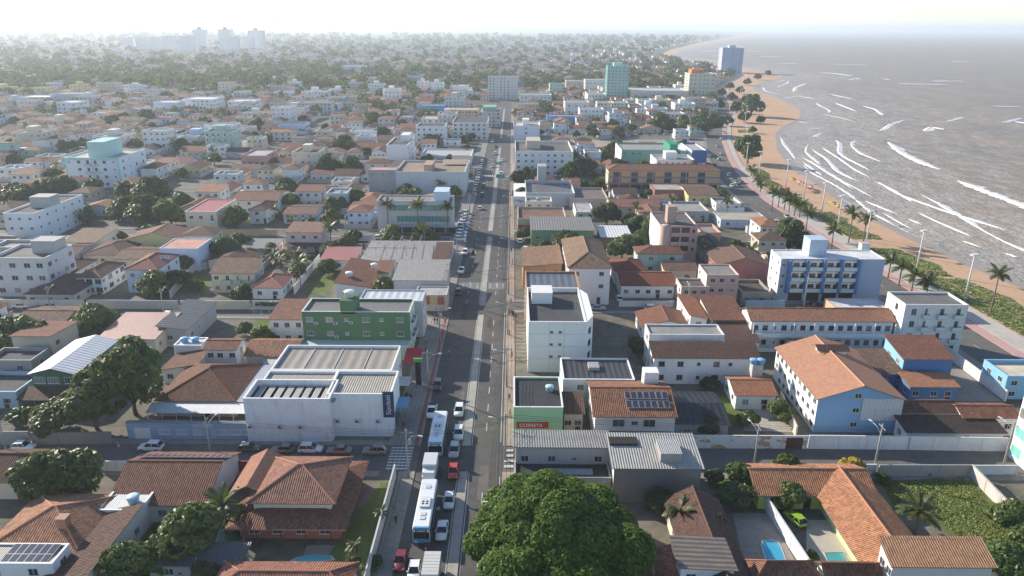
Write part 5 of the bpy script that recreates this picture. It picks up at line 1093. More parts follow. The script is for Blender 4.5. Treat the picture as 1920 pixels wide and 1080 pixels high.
LGY = M_leaf((0.40, 0.32, 0.02), (0.62, 0.48, 0.04)); LGB = M_leaf((0.05, 0.10, 0.015), (0.13, 0.18, 0.03)); LGP = M_leaf((0.05, 0.075, 0.02), (0.12, 0.125, 0.04))
BARK = M_plain((0.13, 0.10, 0.075), 0.9, 0.1, 'bark')
def limbs_mesh(name, blobs, base_r, trunk_h, seed):
    r_ = random.Random(seed); b = MB()
    b.tube([(0, 0, -0.1), (0.1, 0.05, trunk_h * 0.5), (0, 0, trunk_h)], [base_r * 1.25, base_r, base_r * 0.8], BARK, 7)
    for (x, y, z, r, rz) in blobs:
        b.tube([(0, 0, trunk_h * 0.85), (x * 0.5, y * 0.5, (trunk_h + z) * 0.5), (x, y, z)], [base_r * 0.6, base_r * 0.4, base_r * 0.12], BARK, 5)
    return b.mesh(name, True)
def make_blobs(seed, n, R_, zc, flat=0.75, spread=0.62):
    r_ = random.Random(seed); out = [(0, 0, zc, R_ * 0.62, R_ * 0.62 * flat)]
    for i in range(n):
        a = 2 * math.pi * i / n + r_.uniform(-.4, .4); d = R_ * spread * r_.uniform(.8, 1.15); rr = R_ * r_.uniform(.34, .52)
        out.append((d * math.cos(a), d * math.sin(a), zc + R_ * flat * r_.uniform(-.32, .28), rr, rr * flat))
    for i in range(n // 2):
        a = r_.uniform(0, 6.28); d = R_ * .3; rr = R_ * r_.uniform(.3, .42)
        out.append((d * math.cos(a), d * math.sin(a), zc + R_ * flat * .5, rr, rr * flat))
    return out
PROTO = {}
def proto(kind):
    "crown and trunk meshes for a tree 10 m wide"
    if kind in PROTO: return PROTO[kind]
    spec = {'a': (1, 7, 5, 4.6, .8, 520, 9, .55, LG1), 'b': (2, 6, 5, 4.6, .85, 480, 9, .6, LG2), 'c': (3, 8, 5, 4.1, .7, 520, 9, .5, LG3), 'd': (4, 5, 5, 5.6, 1.0, 460, 9, .55, LG1), 'e': (5, 7, 5, 4.2, .75, 420, 8, .65, LGB), 'y': (6, 6, 5, 4.6, .85, 380, 9, .6, LGY),
            'fa': (7, 5, 5, 4.6, .8, 150, 4, 1.15, DG1), 'fb': (8, 6, 5, 4.4, .8, 150, 4, 1.2, DG2), 'fc': (9, 5, 5, 4.5, .75, 150, 4, 1.15, DG3)}[kind]
    seed, nb, R_, zc, fl, ncl, per, ls, mat = spec
    bl = make_blobs(seed, nb, R_, zc, fl)
    PROTO[kind] = (crown_mesh('crown', bl, ncl, per, ls, 0.75, mat, seed), limbs_mesh('trunk', bl, 0.28, zc - R_ * fl * .75, seed))
    return PROTO[kind]
def tree_at(X, Y, width, kind, label, group=None, cat='tree', name='broadleaf_tree', hs=1.0, r_=rng):
    c, l = proto(kind); s = width / 10.0
    t = thing(name, label, cat, (X, Y, 0), r_.uniform(0, 6.28), group); t.scale = (s, s, s * hs)
    obj('crown', c, t); obj('trunk', l, t); OCC.append((X - 1, X + 1, Y - 1, Y + 1)); return t
def tree_px(x, y, wpx, kind, label, hs=1.0, group=None, **kw):
    X, Y = at(x, y); dep = math.hypot(Y, CH); return tree_at(X, Y, wpx * (Y * math.cos(PITCH) + CH * math.sin(PITCH)) / F, kind, label, group, hs=hs, **kw)
# palms
def frond_mesh(seed, L=3.0, droop=1.0, mat=None):
    g = random.Random(seed); b = MB(); mat = mat or LGP; n = 15; P = []
    for i in range(n + 1):
        u = i / n; P.append(Vector((L * (u - 0.12 * u * u * droop), 0, 0.75 * L * (0.42 * u - 0.62 * droop * u * u))))
    b.tube([tuple(p) for p in P[::3]], [0.04, .035, .03, .02, .015, .008][:len(P[::3])], M_plain((0.20, 0.19, 0.06)), 3)
    for i in range(1, n):
        u = i / n; ll = 0.75 * math.sin(math.pi * min(1, u * 0.86 + .14)) * (L / 3) + .08; d = (P[i + 1] - P[i]).normalized()
        for s in (-1, 1):
            tip = P[i] + Vector((d.x * ll * .55, s * ll * .85, -ll * .35 + g.uniform(-.08, .08)))
            w_ = 0.15 * (L / 3)
            b.poly([P[i] - d * w_, P[i] + d * w_, tip + d * .01, tip - d * .01], mat)
    return b.mesh('frond')
FR = [frond_mesh(1, 3.0, .7), frond_mesh(2, 2.8, 1.15), frond_mesh(3, 3.1, .95)]
def palm_at(X, Y, h, label, s=1.0, group=None, n=15, r_=rng, lean=0.0):
    t = thing('palm_tree', label, 'palm', (X, Y, 0), r_.uniform(0, 6.28), group)
    k = ('palmtrunk', round(h))
    if k not in PROTO: PROTO[k] = MB().tube([(0, 0, -.1), (.05, .02, .4), (.12, 0, round(h) * .5), (.0, 0, round(h))], [.24, .17, .13, .12], M_plain((0.20, 0.17, 0.14), .9, .1, 'palm_bark'), 7).mesh('trunk', True)
    tr = obj('trunk', PROTO[k], t); tr.scale = (s, s, h / round(h))
    for i in range(n):
        f = obj('frond', FR[i % 3], t, loc=(0, 0, h - .1)); el = (0.75, 0.25, -0.25)[i % 3]
        f.rotation_euler = (0, -el * r_.uniform(.7, 1.2), i * 2.39996 + r_.uniform(-.2, .2)); f.scale = (s, s, s)
    OCC.append((X - .8, X + .8, Y - .8, Y + .8)); return t
def palm_px(x, y, ytop, label, s=1.0, group=None, n=15):
    X, Y = at(x, y); return palm_at(X, Y, max(2.5, h_at(Y, x, ytop)), label, s, group, n)
# the big foreground tree
def big_tree():
    bl = [(0, 0, 6.8, 9.4, 5.3)]
    r_ = random.Random(77)
    for i in range(13):
        a = 2 * math.pi * i / 13 + r_.uniform(-.2, .2); d = r_.uniform(7.6, 10.2); rr = r_.uniform(2.4, 4.2)
        bl.append((d * math.cos(a), d * math.sin(a), 6.0 + r_.uniform(-1.6, 1.6), rr, rr * .72))
    for i in range(38):
        a = r_.uniform(0, 6.28); d = 9.4 * math.sqrt(r_.random()); rr = r_.uniform(1.8, 3.2)
        bl.append((d * math.cos(a), d * math.sin(a), 11.6 - d * d * .052 + r_.uniform(-.9, 1.1), rr, rr * .7))
    t = thing('broadleaf_tree', 'huge dense green tree overhanging the avenue', 'tree', (5.6, 83.0, 0)); OCC.append((-3, 16, 74, 92))
    lm = M_leaf((0.020, 0.056, 0.006), (0.15, 0.225, 0.035), 0.38, 'foliage', .6, .2)
    obj('crown', crown_mesh('crown', bl, 16500, 8, 0.40, 0.50, lm, 77, 0.3), t)
    obj('trunk', limbs_mesh('trunk', bl, 0.7, 4.0, 77), t)
big_tree()
G = lambda s: s
for a in [(115, 936, 135, 'a', 'tall leafy street tree overhanging white parked cars'), (350, 1040, 125, 'b', 'spreading garden tree beside the green covered pool'), (446, 990, 58, 'e', 'light green small tree in paved yard of hipped house'), (232, 1092, 105, 'b', 'loose leafy garden tree beside long brown roof'), (392, 1096, 62, 'c', 'dark bush tree in front of corrugated shed'), (165, 1050, 50, 'c', 'dark shrub beside long brown tile roof'), (300, 1075, 60, 'e', 'bright green shrub under garden tree'),
 (256, 778, 128, 'd', 'tallest dark mango tree of the clump beside green hall', 1.15), (183, 805, 112, 'd', 'middle dark mango tree of the clump beside green hall'), (112, 812, 92, 'a', 'lowest mango tree of the clump behind street wall', .9), (42, 800, 48, 'e', 'small bright tree behind street wall near green hall'),
 (188, 628, 78, 'b', 'leafy tree between pink roof and brown roof'), (42, 662, 98, 'c', 'dark spreading tree beside concrete house'), (142, 648, 55, 'c', 'grey green shrub tree behind white hall roof'), (70, 690, 42, 'e', 'yellow green small tree by the concrete house'), (497, 648, 46, 'b', 'round tree beside the playing field'), (461, 628, 30, 'a', 'small tree at the fenced playing field'),
 (38, 392, 66, 'c', 'dark tree behind the white block with blue corners'), (112, 378, 66, 'c', 'wide dark tree below teal apartment block'), (172, 372, 44, 'b', 'pale green tree at foot of teal block'), (238, 376, 38, 'd', 'twin stemmed tree on the street by teal block'), (288, 380, 60, 'a', 'broad tree left of the pale roofed villa'), (242, 408, 52, 'a', 'dark tree over the low brown roof'), (280, 420, 66, 'a', 'large tree beside low brown roofed house'), (322, 424, 60, 'b', 'pale topped tree beside beige villa'), (346, 396, 45, 'b', 'tree with bare pale top behind beige villa'), (152, 412, 46, 'c', 'dark tree beside white block'), (344, 508, 42, 'c', 'brownish shrub tree behind pale blue house'), (372, 545, 30, 'e', 'pale shrub in the empty lot'),
 (443, 432, 46, 'd', 'clipped round tree on the villa lawn'), (423, 486, 54, 'a', 'dense tree beside tall pale blue building'), (556, 524, 36, 'b', 'tree at the white lawn wall'), (584, 490, 18, 'e', 'small bright tree behind red metal roof'), (505, 478, 28, 'b', 'low bush beside pink house'),
 (1198, 668, 44, 'c', 'dark tree behind white four storey block', 1.2), (1402, 800, 42, 'b', 'shapely garden tree at the left of white drive'), (1464, 790, 50, 'b', 'garden tree at the right of white drive'), (1330, 732, 36, 'c', 'dark bush in front of long white house'), (1325, 816, 55, 'c', 'dark bush under the black sheet roof'),
 (1470, 895, 60, 'e', 'light feathery tree beside orange house street gate'), (1392, 912, 62, 'a', 'leafy tree behind tiled gate'), (1338, 905, 36, 'c', 'dark shrub beside warehouse wall'), (1478, 950, 66, 'b', 'leaning yellow green tree by orange house'), (1376, 950, 66, 'c', 'shaded tree in the small garden'), (1330, 1008, 66, 'a', 'round bush behind panelled roof house'), (1275, 1032, 34, 'e', 'yellow green shrub at panelled roof house'), (1594, 893, 46, 'y', 'bright yellow flowering tree behind the orange house'), (1655, 905, 28, 'e', 'thin green shrub by grass lot wall'), (1900, 1012, 90, 'b', 'large shrub at grass lot edge'), (1880, 1078, 80, 'a', 'dense shrub below the grass lot'), (1866, 978, 44, 'e', 'bright shrub along concrete wall of grass lot'), (1522, 1052, 26, 'e', 'small shrub at white pool wall'), (1240, 960, 60, 'c', 'shaded tree below warehouse wall'), (662, 1060, 30, 'c', 'shrub beside the garden pool'), (705, 1062, 30, 'c', 'dark shrub along the long garden wall'),
 (1096, 328, 44, 'c', 'dark tree beside white four storey avenue block'), (1098, 356, 22, 'b', 'small tree in front of red hip roof'), (1166, 486, 58, 'a', 'dense garden tree below white tin roof'), (1200, 460, 34, 'b', 'pale tree beside white tin roof'), (1218, 482, 30, 'e', 'bright banana like tree beside pink tower'), (1477, 476, 66, 'd', 'wide clipped dark tree behind blue hotel'), (1380, 474, 32, 'a', 'dark tree beside small tiled houses'), (1324, 254, 58, 'c', 'big umbrella shaped tree at the open square'), (1236, 246, 40, 'b', 'pale tree at far side of open square'), (1283, 242, 32, 'a', 'tree between pale tree and umbrella tree at open square'), (1402, 306, 52, 'd', 'big round tree on the beach promenade'), (1408, 218, 40, 'd', 'dark tree clump on the far promenade')]:
    tree_px(*a[:5], *(a[5:] or ()))
for x, y, w_ in ((1412, 250, 16), (1395, 230, 26), (1425, 232, 18), (1380, 212, 26), (1400, 196, 22), (1362, 236, 24), (1372, 190, 20), (1386, 176, 18), (1368, 168, 16), (1400, 160, 16), (1420, 150, 14), (1440, 142, 12), (1345, 206, 26), (1352, 180, 18)):
    tree_px(x, y, w_, rng.choice(['fa', 'fb', 'fc']), 'dark round tree along the far promenade', group='trees along the far promenade')
for x, y, w_ in ((250, 1040, 34), (285, 1020, 30), (322, 1052, 40), (268, 1072, 44), (215, 1062, 36), (345, 1072, 40), (300, 992, 26), (690, 1075, 30), (640, 1076, 26)):
    tree_px(x, y, w_, rng.choice(['b', 'e', 'c']), 'low garden shrub in the overgrown yards', group='shrubs in the overgrown yards', name='garden_shrub', cat='shrub', hs=.75)
# banana clump
for i in range(7):
    X, Y = at(505 + i * 10 + rng.uniform(-4, 4), 492 + rng.uniform(-8, 16)); palm_at(X, Y, rng.uniform(2.0, 3.4), 'banana plant with broad pale leaves beside small pink roof', 1.1, 'banana plants behind the cream house', 9)
for x, y, yt, lb, s in [(728, 438, 383, 'tall palm at left end of office building front', 1.25), (785, 440, 382, 'tall palm before the middle of office glass bands', 1.3), (840, 438, 385, 'tall palm at avenue end of office building', 1.2), (621, 470, 425, 'tall dark palm beside pink two storey house', 1.35), (427, 405, 382, 'palm behind crimson roofed villa', 1.2), (517, 424, 392, 'palm beside lawn of the villa', 1.1), (160, 424, 402, 'palm in front of low brown roof below white block', 1.2),
 (1272, 1000, 958, 'palm with drooping fronds beside dark tile roof', 1.05), (1715, 1000, 958, 'coconut palm with yellowing fronds beside orange house wing', 1.35), (425, 1000, 945, 'palm at the yard of hipped house', 1.25), (1362, 402, 375, 'palm beside the beach bar', 1.3), (1405, 500, 468, 'palm between small tiled houses and dark tree', 1.3), (1127, 354, 338, 'yellow green palm in front of orange school', 1.0), (667, 1060, 1022, 'slim young palm beside the garden pool', .55), (716, 985, 962, 'young palm at the long garden wall', .5), (1855, 590, 512, 'tall coconut palm on the green dune', 1.35), (270, 330, 296, 'palm beside teal apartment block', 1.3)]:
    palm_px(x, y, yt, lb, s)
for i, (x, y, yt) in enumerate([(1446, 396, 361), (1459, 389, 364), (1470, 394, 366), (1479, 398, 374), (1489, 405, 378), (1499, 408, 384), (1508, 446, 398), (1557, 470, 430), (1590, 456, 400), (1619, 452, 410), (1665, 521, 490), (1685, 535, 500), (1709, 548, 515), (1737, 548, 528), (1425, 360, 346), (1420, 352, 336), (1408, 330, 318)]):
    palm_px(x, y, yt, 'coconut palm in the row along the beach promenade', 1.45, 'palms along the beach promenade', 15)
# ground cover: dune creeper, rough grass
def cover(name, label, cat, poly, n, size, mat, hmax=0.5, zb=0.03, hump=0.0):
    xs = [p[0] for p in poly]; ys_ = [p[1] for p in poly]
    P = nr.uniform((min(xs), min(ys_)), (max(xs), max(ys_)), size=(int(n * 2.2), 2)); ins = np.zeros(len(P), bool)
    for (xa, ya), (xb, yb_) in zip(poly, poly[1:] + poly[:1]):
        cond = ((ya > P[:, 1]) != (yb_ > P[:, 1])); xi = (xb - xa) * (P[:, 1] - ya) / ((yb_ - ya) or 1e-9) + xa
        ins ^= cond & (P[:, 0] < xi)
    P = P[ins][:n]; k = len(P)
    hh = (np.sin(P[:, 0] * .9) * np.cos(P[:, 1] * .7) * .5 + .5) * hump
    cen = np.column_stack([P, zb + hh + nr.random(k) * hmax])
    nor = unit(nr.normal(size=(k, 3)) * .3 + np.array([-.25, .15, .9])); tan = unit(np.cross(nor, nr.normal(size=(k, 3)))); s = size * (.6 + .8 * nr.random(k))
    obj(name, quads_mesh(name, cen, nor, tan, s * .4, s * .6, [mat]), None, label, cat, None, 'stuff')
m_creep = M_leaf((0.085, 0.155, 0.025), (0.21, 0.29, 0.055)); m_grassl = M_leaf((0.14, 0.19, 0.04), (0.27, 0.30, 0.08))
ed = lambda y, o: ave(y) + o
for y0, y1, a, b2 in ((150, 214, 14.6, 28.5), (216, 246, 14.6, 26), (258, 300, 15, 25), (302, 345, 13, 22), (352, 400, 12, 20), (430, 440, 14, 20), (545, 560, 16, 26)):
    ysr = rows(y0, y1, 6); pl = [(ed(y, a), y) for y in ysr] + [(ed(y, b2 + 1.5 * math.sin(y / 5.0) + 1.2 * math.sin(y / 1.9)), y) for y in ysr[::-1]]
    cover('dune_creeper', 'green creeping plants covering the dune strip', 'ground cover', pl, int((y1 - y0) * (b2 - a) * 6), .45, m_creep, .16, .03, .12)
gl = [at(1655, 905), at(1800, 895), at(1830, 915), at(1905, 1000), at(1920, 1060), at(1800, 1010), at(1745, 960), at(1690, 960)]
cover('rough_grass', 'rough grass in the walled lot beside orange house', 'grass', gl, 12000, .26, m_grassl, .10, .02, .12)
def lawn(label, pts, n, mat=None):
    b = MB().poly([(*at(*q), 0.03) for q in pts], m_lawn); b.build('lawn', kind='structure')
lawn('', [(1650, 900), (1810, 890), (1840, 915), (1930, 1010), (1930, 1075), (1800, 1020), (1745, 975), (1680, 965)][::-1], 0)
for q in ([(205, 1090), (400, 1090), (350, 965), (285, 965)], [(565, 548), (615, 548), (650, 505), (606, 505)], [(468, 642), (552, 642), (556, 600), (478, 600)], [(320, 552), (388, 552), (392, 512), (345, 512)], [(460, 420), (500, 425), (530, 410), (478, 408)], [(600, 1062), (700, 1062), (735, 905), (715, 905)], [(1320, 812), (1398, 798), (1380, 735), (1335, 740)], [(1355, 940), (1428, 958), (1428, 880), (1335, 880)]): lawn('', q, 0)
# ================================================================ vehicles, people, street furniture
TYRE = M_plain((0.018, 0.018, 0.018), .8, .2, 'tyre'); RIM = M_plain((0.40, 0.40, 0.42), .35, .5, 'rim', .6); CGLASS = M_glass((0.012, 0.014, 0.017), .06)
LAMP = M_plain((0.75, 0.75, 0.70), .15, .6, 'headlight'); TAIL = M_plain((0.35, 0.02, 0.015), .25, .5, 'taillight'); BLK = M_plain((0.02, 0.02, 0.022), .6, .3, 'black_trim')
PAINT0 = M_paintwork((0.78, 0.78, 0.77))
def ring(hw, z0, z1, y):
    c = 0.16
    return [(-hw + c, y, z0), (hw - c, y, z0), (hw, y, z0 + c), (hw, y, z1 - c * 1.1), (hw - c * 1.1, y, z1), (-hw + c * 1.1, y, z1), (-hw, y, z1 - c * 1.1), (-hw, y, z0 + c)]
def loft(b, rings, mat):
    k = [len(b.v) + i * 8 for i in range(len(rings))]; m_ = b.mi(mat)
    for r in rings: b.v += r
    for a, c in zip(k, k[1:]):
        for j in range(8): b.f.append((a + j, a + (j + 1) % 8, c + (j + 1) % 8, c + j)); b.m.append(m_)
    b.f.append(tuple(k[0] + 7 - j for j in range(8))); b.m.append(m_); b.f.append(tuple(k[-1] + j for j in range(8))); b.m.append(m_)
def car_meshes(kind):
    if ('car', kind) in PROTO: return PROTO[('car', kind)]
    L, W, hood, roofz, tail = {'hatch': (3.9, .85, .92, 1.48, 0.0), 'sedan': (4.4, .87, .92, 1.46, .75), 'suv': (4.3, .9, 1.05, 1.66, 0.0), 'pickup': (5.1, .93, 1.08, 1.72, 1.6)}[kind]
    f = -L / 2; e = L / 2                                   # front looks to -Y
    b = MB(); loft(b, [ring(W * .80, .42, .70, f), ring(W * .95, .26, hood * .82, f + .18), ring(W, .2, hood * .93, f + .7), ring(W, .2, hood, f + 1.25), ring(W, .2, hood + .03, 0), ring(W, .2, hood + .03, e - .6), ring(W * .97, .25, hood * .98, e - .15), ring(W * .88, .42, hood * .85, e)], PAINT0)
    ca, cb, ct, cr = f + 1.15, f + 1.85, e - .55 - tail, e - .12 - tail     # windscreen foot, roof front, roof rear, rear glass foot
    w0, w1, z0, z1 = W * .93, W * .74, hood - .02, roofz
    b.poly([(-w1, cb, z1), (w1, cb, z1), (w1 * .97, ct, z1 - .02), (-w1 * .97, ct, z1 - .02)], PAINT0)
    for s in (-1, 1):
        for y_, yt in ((ca, cb), ((ca + cr) / 2 - .1, (cb + ct) / 2), (cr, ct)):
            b.tube([(s * w0 * 1.005, y_, z0), (s * w1 * 1.01, yt, z1 - .01)], .045, PAINT0, 4)
        b.tube([(s * w1, cb, z1 - .01), (s * w1, ct, z1 - .03)], .05, PAINT0, 4)
        b.box(s * W - (.0 if s > 0 else .16), s * W + (.16 if s > 0 else 0), ca + .25, ca + .4, hood, hood + .14, PAINT0)
    if kind == 'pickup': b.box(-W * .86, W * .86, e - 1.55, e - .12, hood + .04, hood + .07, BLK)
    body = b.mesh('body', True)
    g = MB()
    ws = MB().poly([(-w0, ca, z0), (w0, ca, z0), (w1, cb, z1 - .012), (-w1, cb, z1 - .012)], CGLASS).mesh('windscreen')
    rw = MB().poly([(w0, cr, z0), (-w0, cr, z0), (-w1 * .97, ct, z1 - .035), (w1 * .97, ct, z1 - .035)], CGLASS).mesh('rear_window')
    sw = [MB().poly([(s * w0, ca, z0), (s * w0, cr, z0), (s * w1, ct, z1 - .03), (s * w1, cb, z1 - .012)][::s], CGLASS).mesh('side_window') for s in (-1, 1)]
    wh = MB()
    wh = MB().lathe([(.05, -.11), (.31, -.11), (.32, -.07), (.32, .07), (.31, .11), (.2, .112)], TYRE, 14); wh.lathe([(.19, .1), (.19, .125), (.05, .13)], RIM, 10)
    wm = wh.mesh('wheel')
    hl = MB().box(-.19, .19, -.03, .06, 0, .16, LAMP).mesh('headlight'); tl = MB().box(-.12, .12, -.05, .03, 0, .3, TAIL).mesh('taillight')
    PROTO[('car', kind)] = (body, ws, rw, sw, wm, hl, tl, L, W, hood); return PROTO[('car', kind)]
def car(X, Y, rz, kind, col, label, group=None, small=False, z=0.012):
    body, ws, rw, sw, wm, hl, tl, L, W, hood = car_meshes(kind)
    t = thing({'hatch': 'hatchback_car', 'sedan': 'sedan_car', 'suv': 'sport_utility_car', 'pickup': 'pickup_truck'}[kind], label, 'car', (X, Y, z), rz, group)
    bo = obj('body', body, t); slot(bo, 0, M_paintwork(col))
    obj('windscreen', ws, t); obj('rear_window', rw, t)
    for m in sw: obj('side_window', m, t)
    for sx in (-1, 1):
        for y_ in (-L / 2 + .78, L / 2 - .8):
            o = obj('wheel', wm, t, loc=(sx * (W - .1), y_, .32)); o.rotation_euler = (0, R(90) * sx, 0)
        if not small:
            obj('headlight', hl, t, loc=(sx * W * .66, -L / 2 + .12, hood * .62)); obj('taillight', tl, t, loc=(sx * W * .78, L / 2 - .08, hood * .62))
    OCC.append((X - 1, X + 1, Y - 1, Y + 1)); return t
CW, CS, CK, CR, CDR, CGR, CBE, CSB = (0.78, 0.78, 0.77), (0.42, 0.43, 0.44), (0.025, 0.026, 0.03), (0.52, 0.035, 0.02), (0.20, 0.018, 0.025), (0.12, 0.125, 0.115), (0.27, 0.24, 0.20), (0.10, 0.22, 0.42)
def car_px(x, y, head, kind, col, label, group=None, **kw):
    X, Y = at(x, y); return car(X, Y, {'s': 0, 'n': math.pi, 'e': R(90), 'w': -R(90)}[head] + rng.uniform(-.03, .03), kind, col, label, group, **kw)
# queue on the avenue (towards the camera)
for a in [(861, 775, 's', 'suv', CW, 'white estate car leading the queue behind the first bus'), (860, 818, 's', 'suv', CW, 'white tall car beside the first bus'), (852, 850, 's', 'suv', CS, 'silver van like car behind red hatchback'), (850, 890, 's', 'hatch', CR, 'bright red hatchback beside the second bus'), (842, 945, 's', 'hatch', CW, 'white hatchback beside the rear of second bus'), (829, 1000, 's', 'sedan', CW, 'white sedan beside the front of second bus'), (751, 1058, 's', 'hatch', CDR, 'dark red hatchback at the left kerb'), (777, 1078, 's', 'hatch', CW, 'white hatchback between dark red car and box truck'), (810, 776, 's', 'pickup', CW, 'white pickup parked at the kerb by bus stop'), (821, 727, 's', 'suv', CK, 'black car parked at kerb beside furniture store'), (859, 552, 's', 'suv', CK, 'black car passing the raised crossing'), (865, 510, 's', 'pickup', CW, 'white pickup beyond the raised crossing'), (872, 476, 's', 'suv', CW, 'white van parked near gabled store'),
 (46, 842, 'e', 'hatch', CW, 'white hatchback driving past dark street wall'), (284, 843, 'w', 'suv', CW, 'white car with black roof before blue grey street front'), (468, 845, 'e', 'hatch', (0.06, .08, .065), 'dark green hatchback parked at store annex'), (530, 847, 'w', 'hatch', CBE, 'grey beige hatchback parked under air conditioners'), (583, 847, 'e', 'suv', CW, 'clean white car parked among grey ones at store wall'), (637, 849, 'w', 'sedan', CBE, 'beige sedan parked at store wall'), (703, 850, 'w', 'suv', (.24, .23, .215), 'grey off road car parked near zebra crossing'), (28, 872, 'w', 'sedan', CW, 'white sedan beside leaning lamp pole'), (92, 874, 'e', 'hatch', CW, 'white car half hidden by street tree'), (515, 877, 'e', 'hatch', CGR, 'dark car parked behind hipped house'),
 (1120, 581, 'e', 'sedan', CS, 'silver car on second street behind white block'), (1223, 582, 'e', 'suv', CW, 'white car on second street before veranda house'), (1524, 576, 'w', 'sedan', (.09, .012, .015), 'dark maroon car below the blue hotel'), (320, 594, 'e', 'hatch', CW, 'white car behind vine covered fence'), (100, 578, 'e', 'hatch', CS, 'silver car parked by plum roofed house'), (40, 577, 'w', 'sedan', CW, 'white sedan parked at left end of second street'), (70, 584, 'e', 'hatch', CGR, 'grey car parked on second street')]:
    car_px(*a)
X_, Y_ = at(1490, 978); car(X_, Y_, R(200), 'hatch', (0.30, .50, .03), 'lime green car in shaded drive of the orange house')
X_, Y_ = at(1725, 888); car(X_, Y_ , R(88), 'hatch', (.05, .25, .62), 'bright blue car on the street beside grass lot wall')
for i in range(9):
    X_, Y_ = at(884 - (i % 2) * 2, 402 + i * 6.2); car(-18.6, Y_, R(70), rng.choice(['hatch', 'suv', 'sedan']), rng.choice([CW, CW, CS, CK, CSB]), 'car parked at an angle in front of the office building', 'cars parked at an angle by the office', True, .14)
for i in range(14):
    car(-17.4, 330 + i * 6.4, math.pi * (i % 2), rng.choice(['hatch', 'suv', 'sedan']), rng.choice([CW, CW, CS, CK, CGR]), 'car parked along left kerb of the far avenue', 'cars parked along the far avenue', True, .14)
for i in range(10):
    car(rng.choice([-13.6, -10.6, -3.1, -6]), 300 + i * 24 + rng.uniform(-6, 6), 0 if i % 3 else math.pi, rng.choice(['hatch', 'suv', 'sedan']), rng.choice([CW, CW, CS, CK]), 'car driving along the far avenue', 'cars driving on the far avenue', True)
for x, y in ((582, 445), (665, 448), (712, 448), (738, 448)): car_px(x, y, 'e', rng.choice(['hatch', 'sedan']), rng.choice([CW, CW, CBE]), 'car parked on the street before office palms', 'cars before the office palms', small=True)
for i, (x, y) in enumerate([(1475, 408), (1492, 421), (1484, 443), (1455, 420), (1380, 344), (1384, 350), (1390, 343), (1372, 350), (1378, 338), (1352, 290), (1348, 300), (1345, 275), (1340, 312), (1352, 262), (1358, 250), (1366, 330)]):
    X_, Y_ = at(x, y); car(X_, Y_, R(rng.choice([0, 180]) - 5), rng.choice(['hatch', 'sedan', 'suv']), rng.choice([CW, CS, CS, CK, CGR]), 'car parked along the beach avenue', 'cars parked along the beach avenue', True, .02)
for i in range(16):
    X_, Y_ = at(1030 + i * 17 + rng.uniform(-4, 4), rng.choice([253, 256, 262])); car(X_, Y_, R(rng.choice([90, 0, 80])), rng.choice(['hatch', 'sedan', 'suv']), rng.choice([CW, CS, CK, CGR, CW]), 'car parked on the far edge of open square', 'cars parked at the open square', True, .02)
for i, (x, y) in enumerate([(1160, 563), (985, 470), (975, 455), (968, 440), (1012, 448)]): car_px(x, y, 'n', 'hatch', rng.choice([CW, CS]), 'car parked in forecourt beside the avenue', 'cars in the forecourts', small=True, z=.14)
# buses, box truck
BUSB = M_paintwork((0.06, 0.30, 0.50)); BUSW = M_paintwork((0.75, 0.77, 0.78))
def bus(X, Y, label, L=12.0):
    t = thing('city_bus', label, 'bus', (X, Y, .012)); W, H_ = 1.27, 3.15; f, e = -L / 2, L / 2
    b = MB()
    def rg(hw, z0, z1, y): return ring(hw, z0, z1, y)
    loft(b, [rg(W * .95, .4, 2.95, f), rg(W, .35, H_, f + .3), rg(W, .35, H_, e - .3), rg(W * .95, .4, 2.95, e)], BUSW); b.build('body', t)
    MB().box(-W - .015, W + .015, f + .35, e - .35, .36, 1.05, BUSB).build('skirt', t)
    MB().box(-W * .93, W * .93, f - .03, f + .3, .42, 1.15, BUSB).build('front_panel', t); MB().box(-W * .9, W * .9, f - .03, f + .2, 2.72, 3.12, BUSB).build('front_cap', t)
    MB().box(-W * .92, W * .92, f - .035, f + .03, 1.2, 2.35, CGLASS).build('windscreen', t)
    ds = MB().box(-.85, .85, f - .04, f + .02, 2.4, 2.68, M_plain((.02, .02, .02))).build('destination_sign', t)
    MB().box(-.6, .6, f - .05, f - .042, 2.46, 2.62, M_plain((.7, .68, .6))).build('display', ds)
    for s in (-1, 1):
        for i in range(8): MB().box(s * (W - .02), s * (W + .02), f + .7 + i * 1.35, f + .7 + i * 1.35 + 1.2, 1.35, 2.4, CGLASS).build('side_window', t)
        for y_ in (f + 2.6, e - 3.2):
            o = obj('wheel', PROTO[('car', 'suv')][4], t, loc=(s * (W - .1), y_, .48)); o.scale = (1.5,) * 3; o.rotation_euler = (0, R(90) * s, 0)
        MB().box(s * .75 - .25, s * .75 + .25, f - .05, f + .1, .62, .82, LAMP).build('headlight', t)
        MB().tube([(s * W, f + .1, 2.6), (s * (W + .3), f - .25, 2.5), (s * (W + .3), f - .25, 2.1)], .05, BLK, 5).build('mirror', t)
    MB().box(-.75, .75, -1.6, .9, H_ + .002, H_ + .28, M_plain((.66, .67, .67), .5)).build('air_conditioner', t)
    for i in range(4): MB().lathe([(.2, H_ + .285), (.2, H_ + .30)], BLK, 10, (-.3, .3)[i % 2], -.9 + (i // 2) * .55).build('fan', t)
    for y_ in (f + 2.2, f + 3.2, e - 2.4): MB().box(-.4, .4, y_ - .35, y_ + .35, H_ + .002, H_ + .09, M_plain((.6, .62, .63))).build('hatch', t)
    OCC.append((X - 1.5, X + 1.5, Y - 6, Y + 6)); return t
X_, Y_ = at(817, 850); bus(X_ + .1, Y_ - .2 + 4.5, 'blue and white city bus waiting beside the zebra crossing', 11.5)
X_, Y_ = at(792, 1014); bus(X_, Y_ + 5.2, 'blue and white city bus leading toward red cars', 12.5)
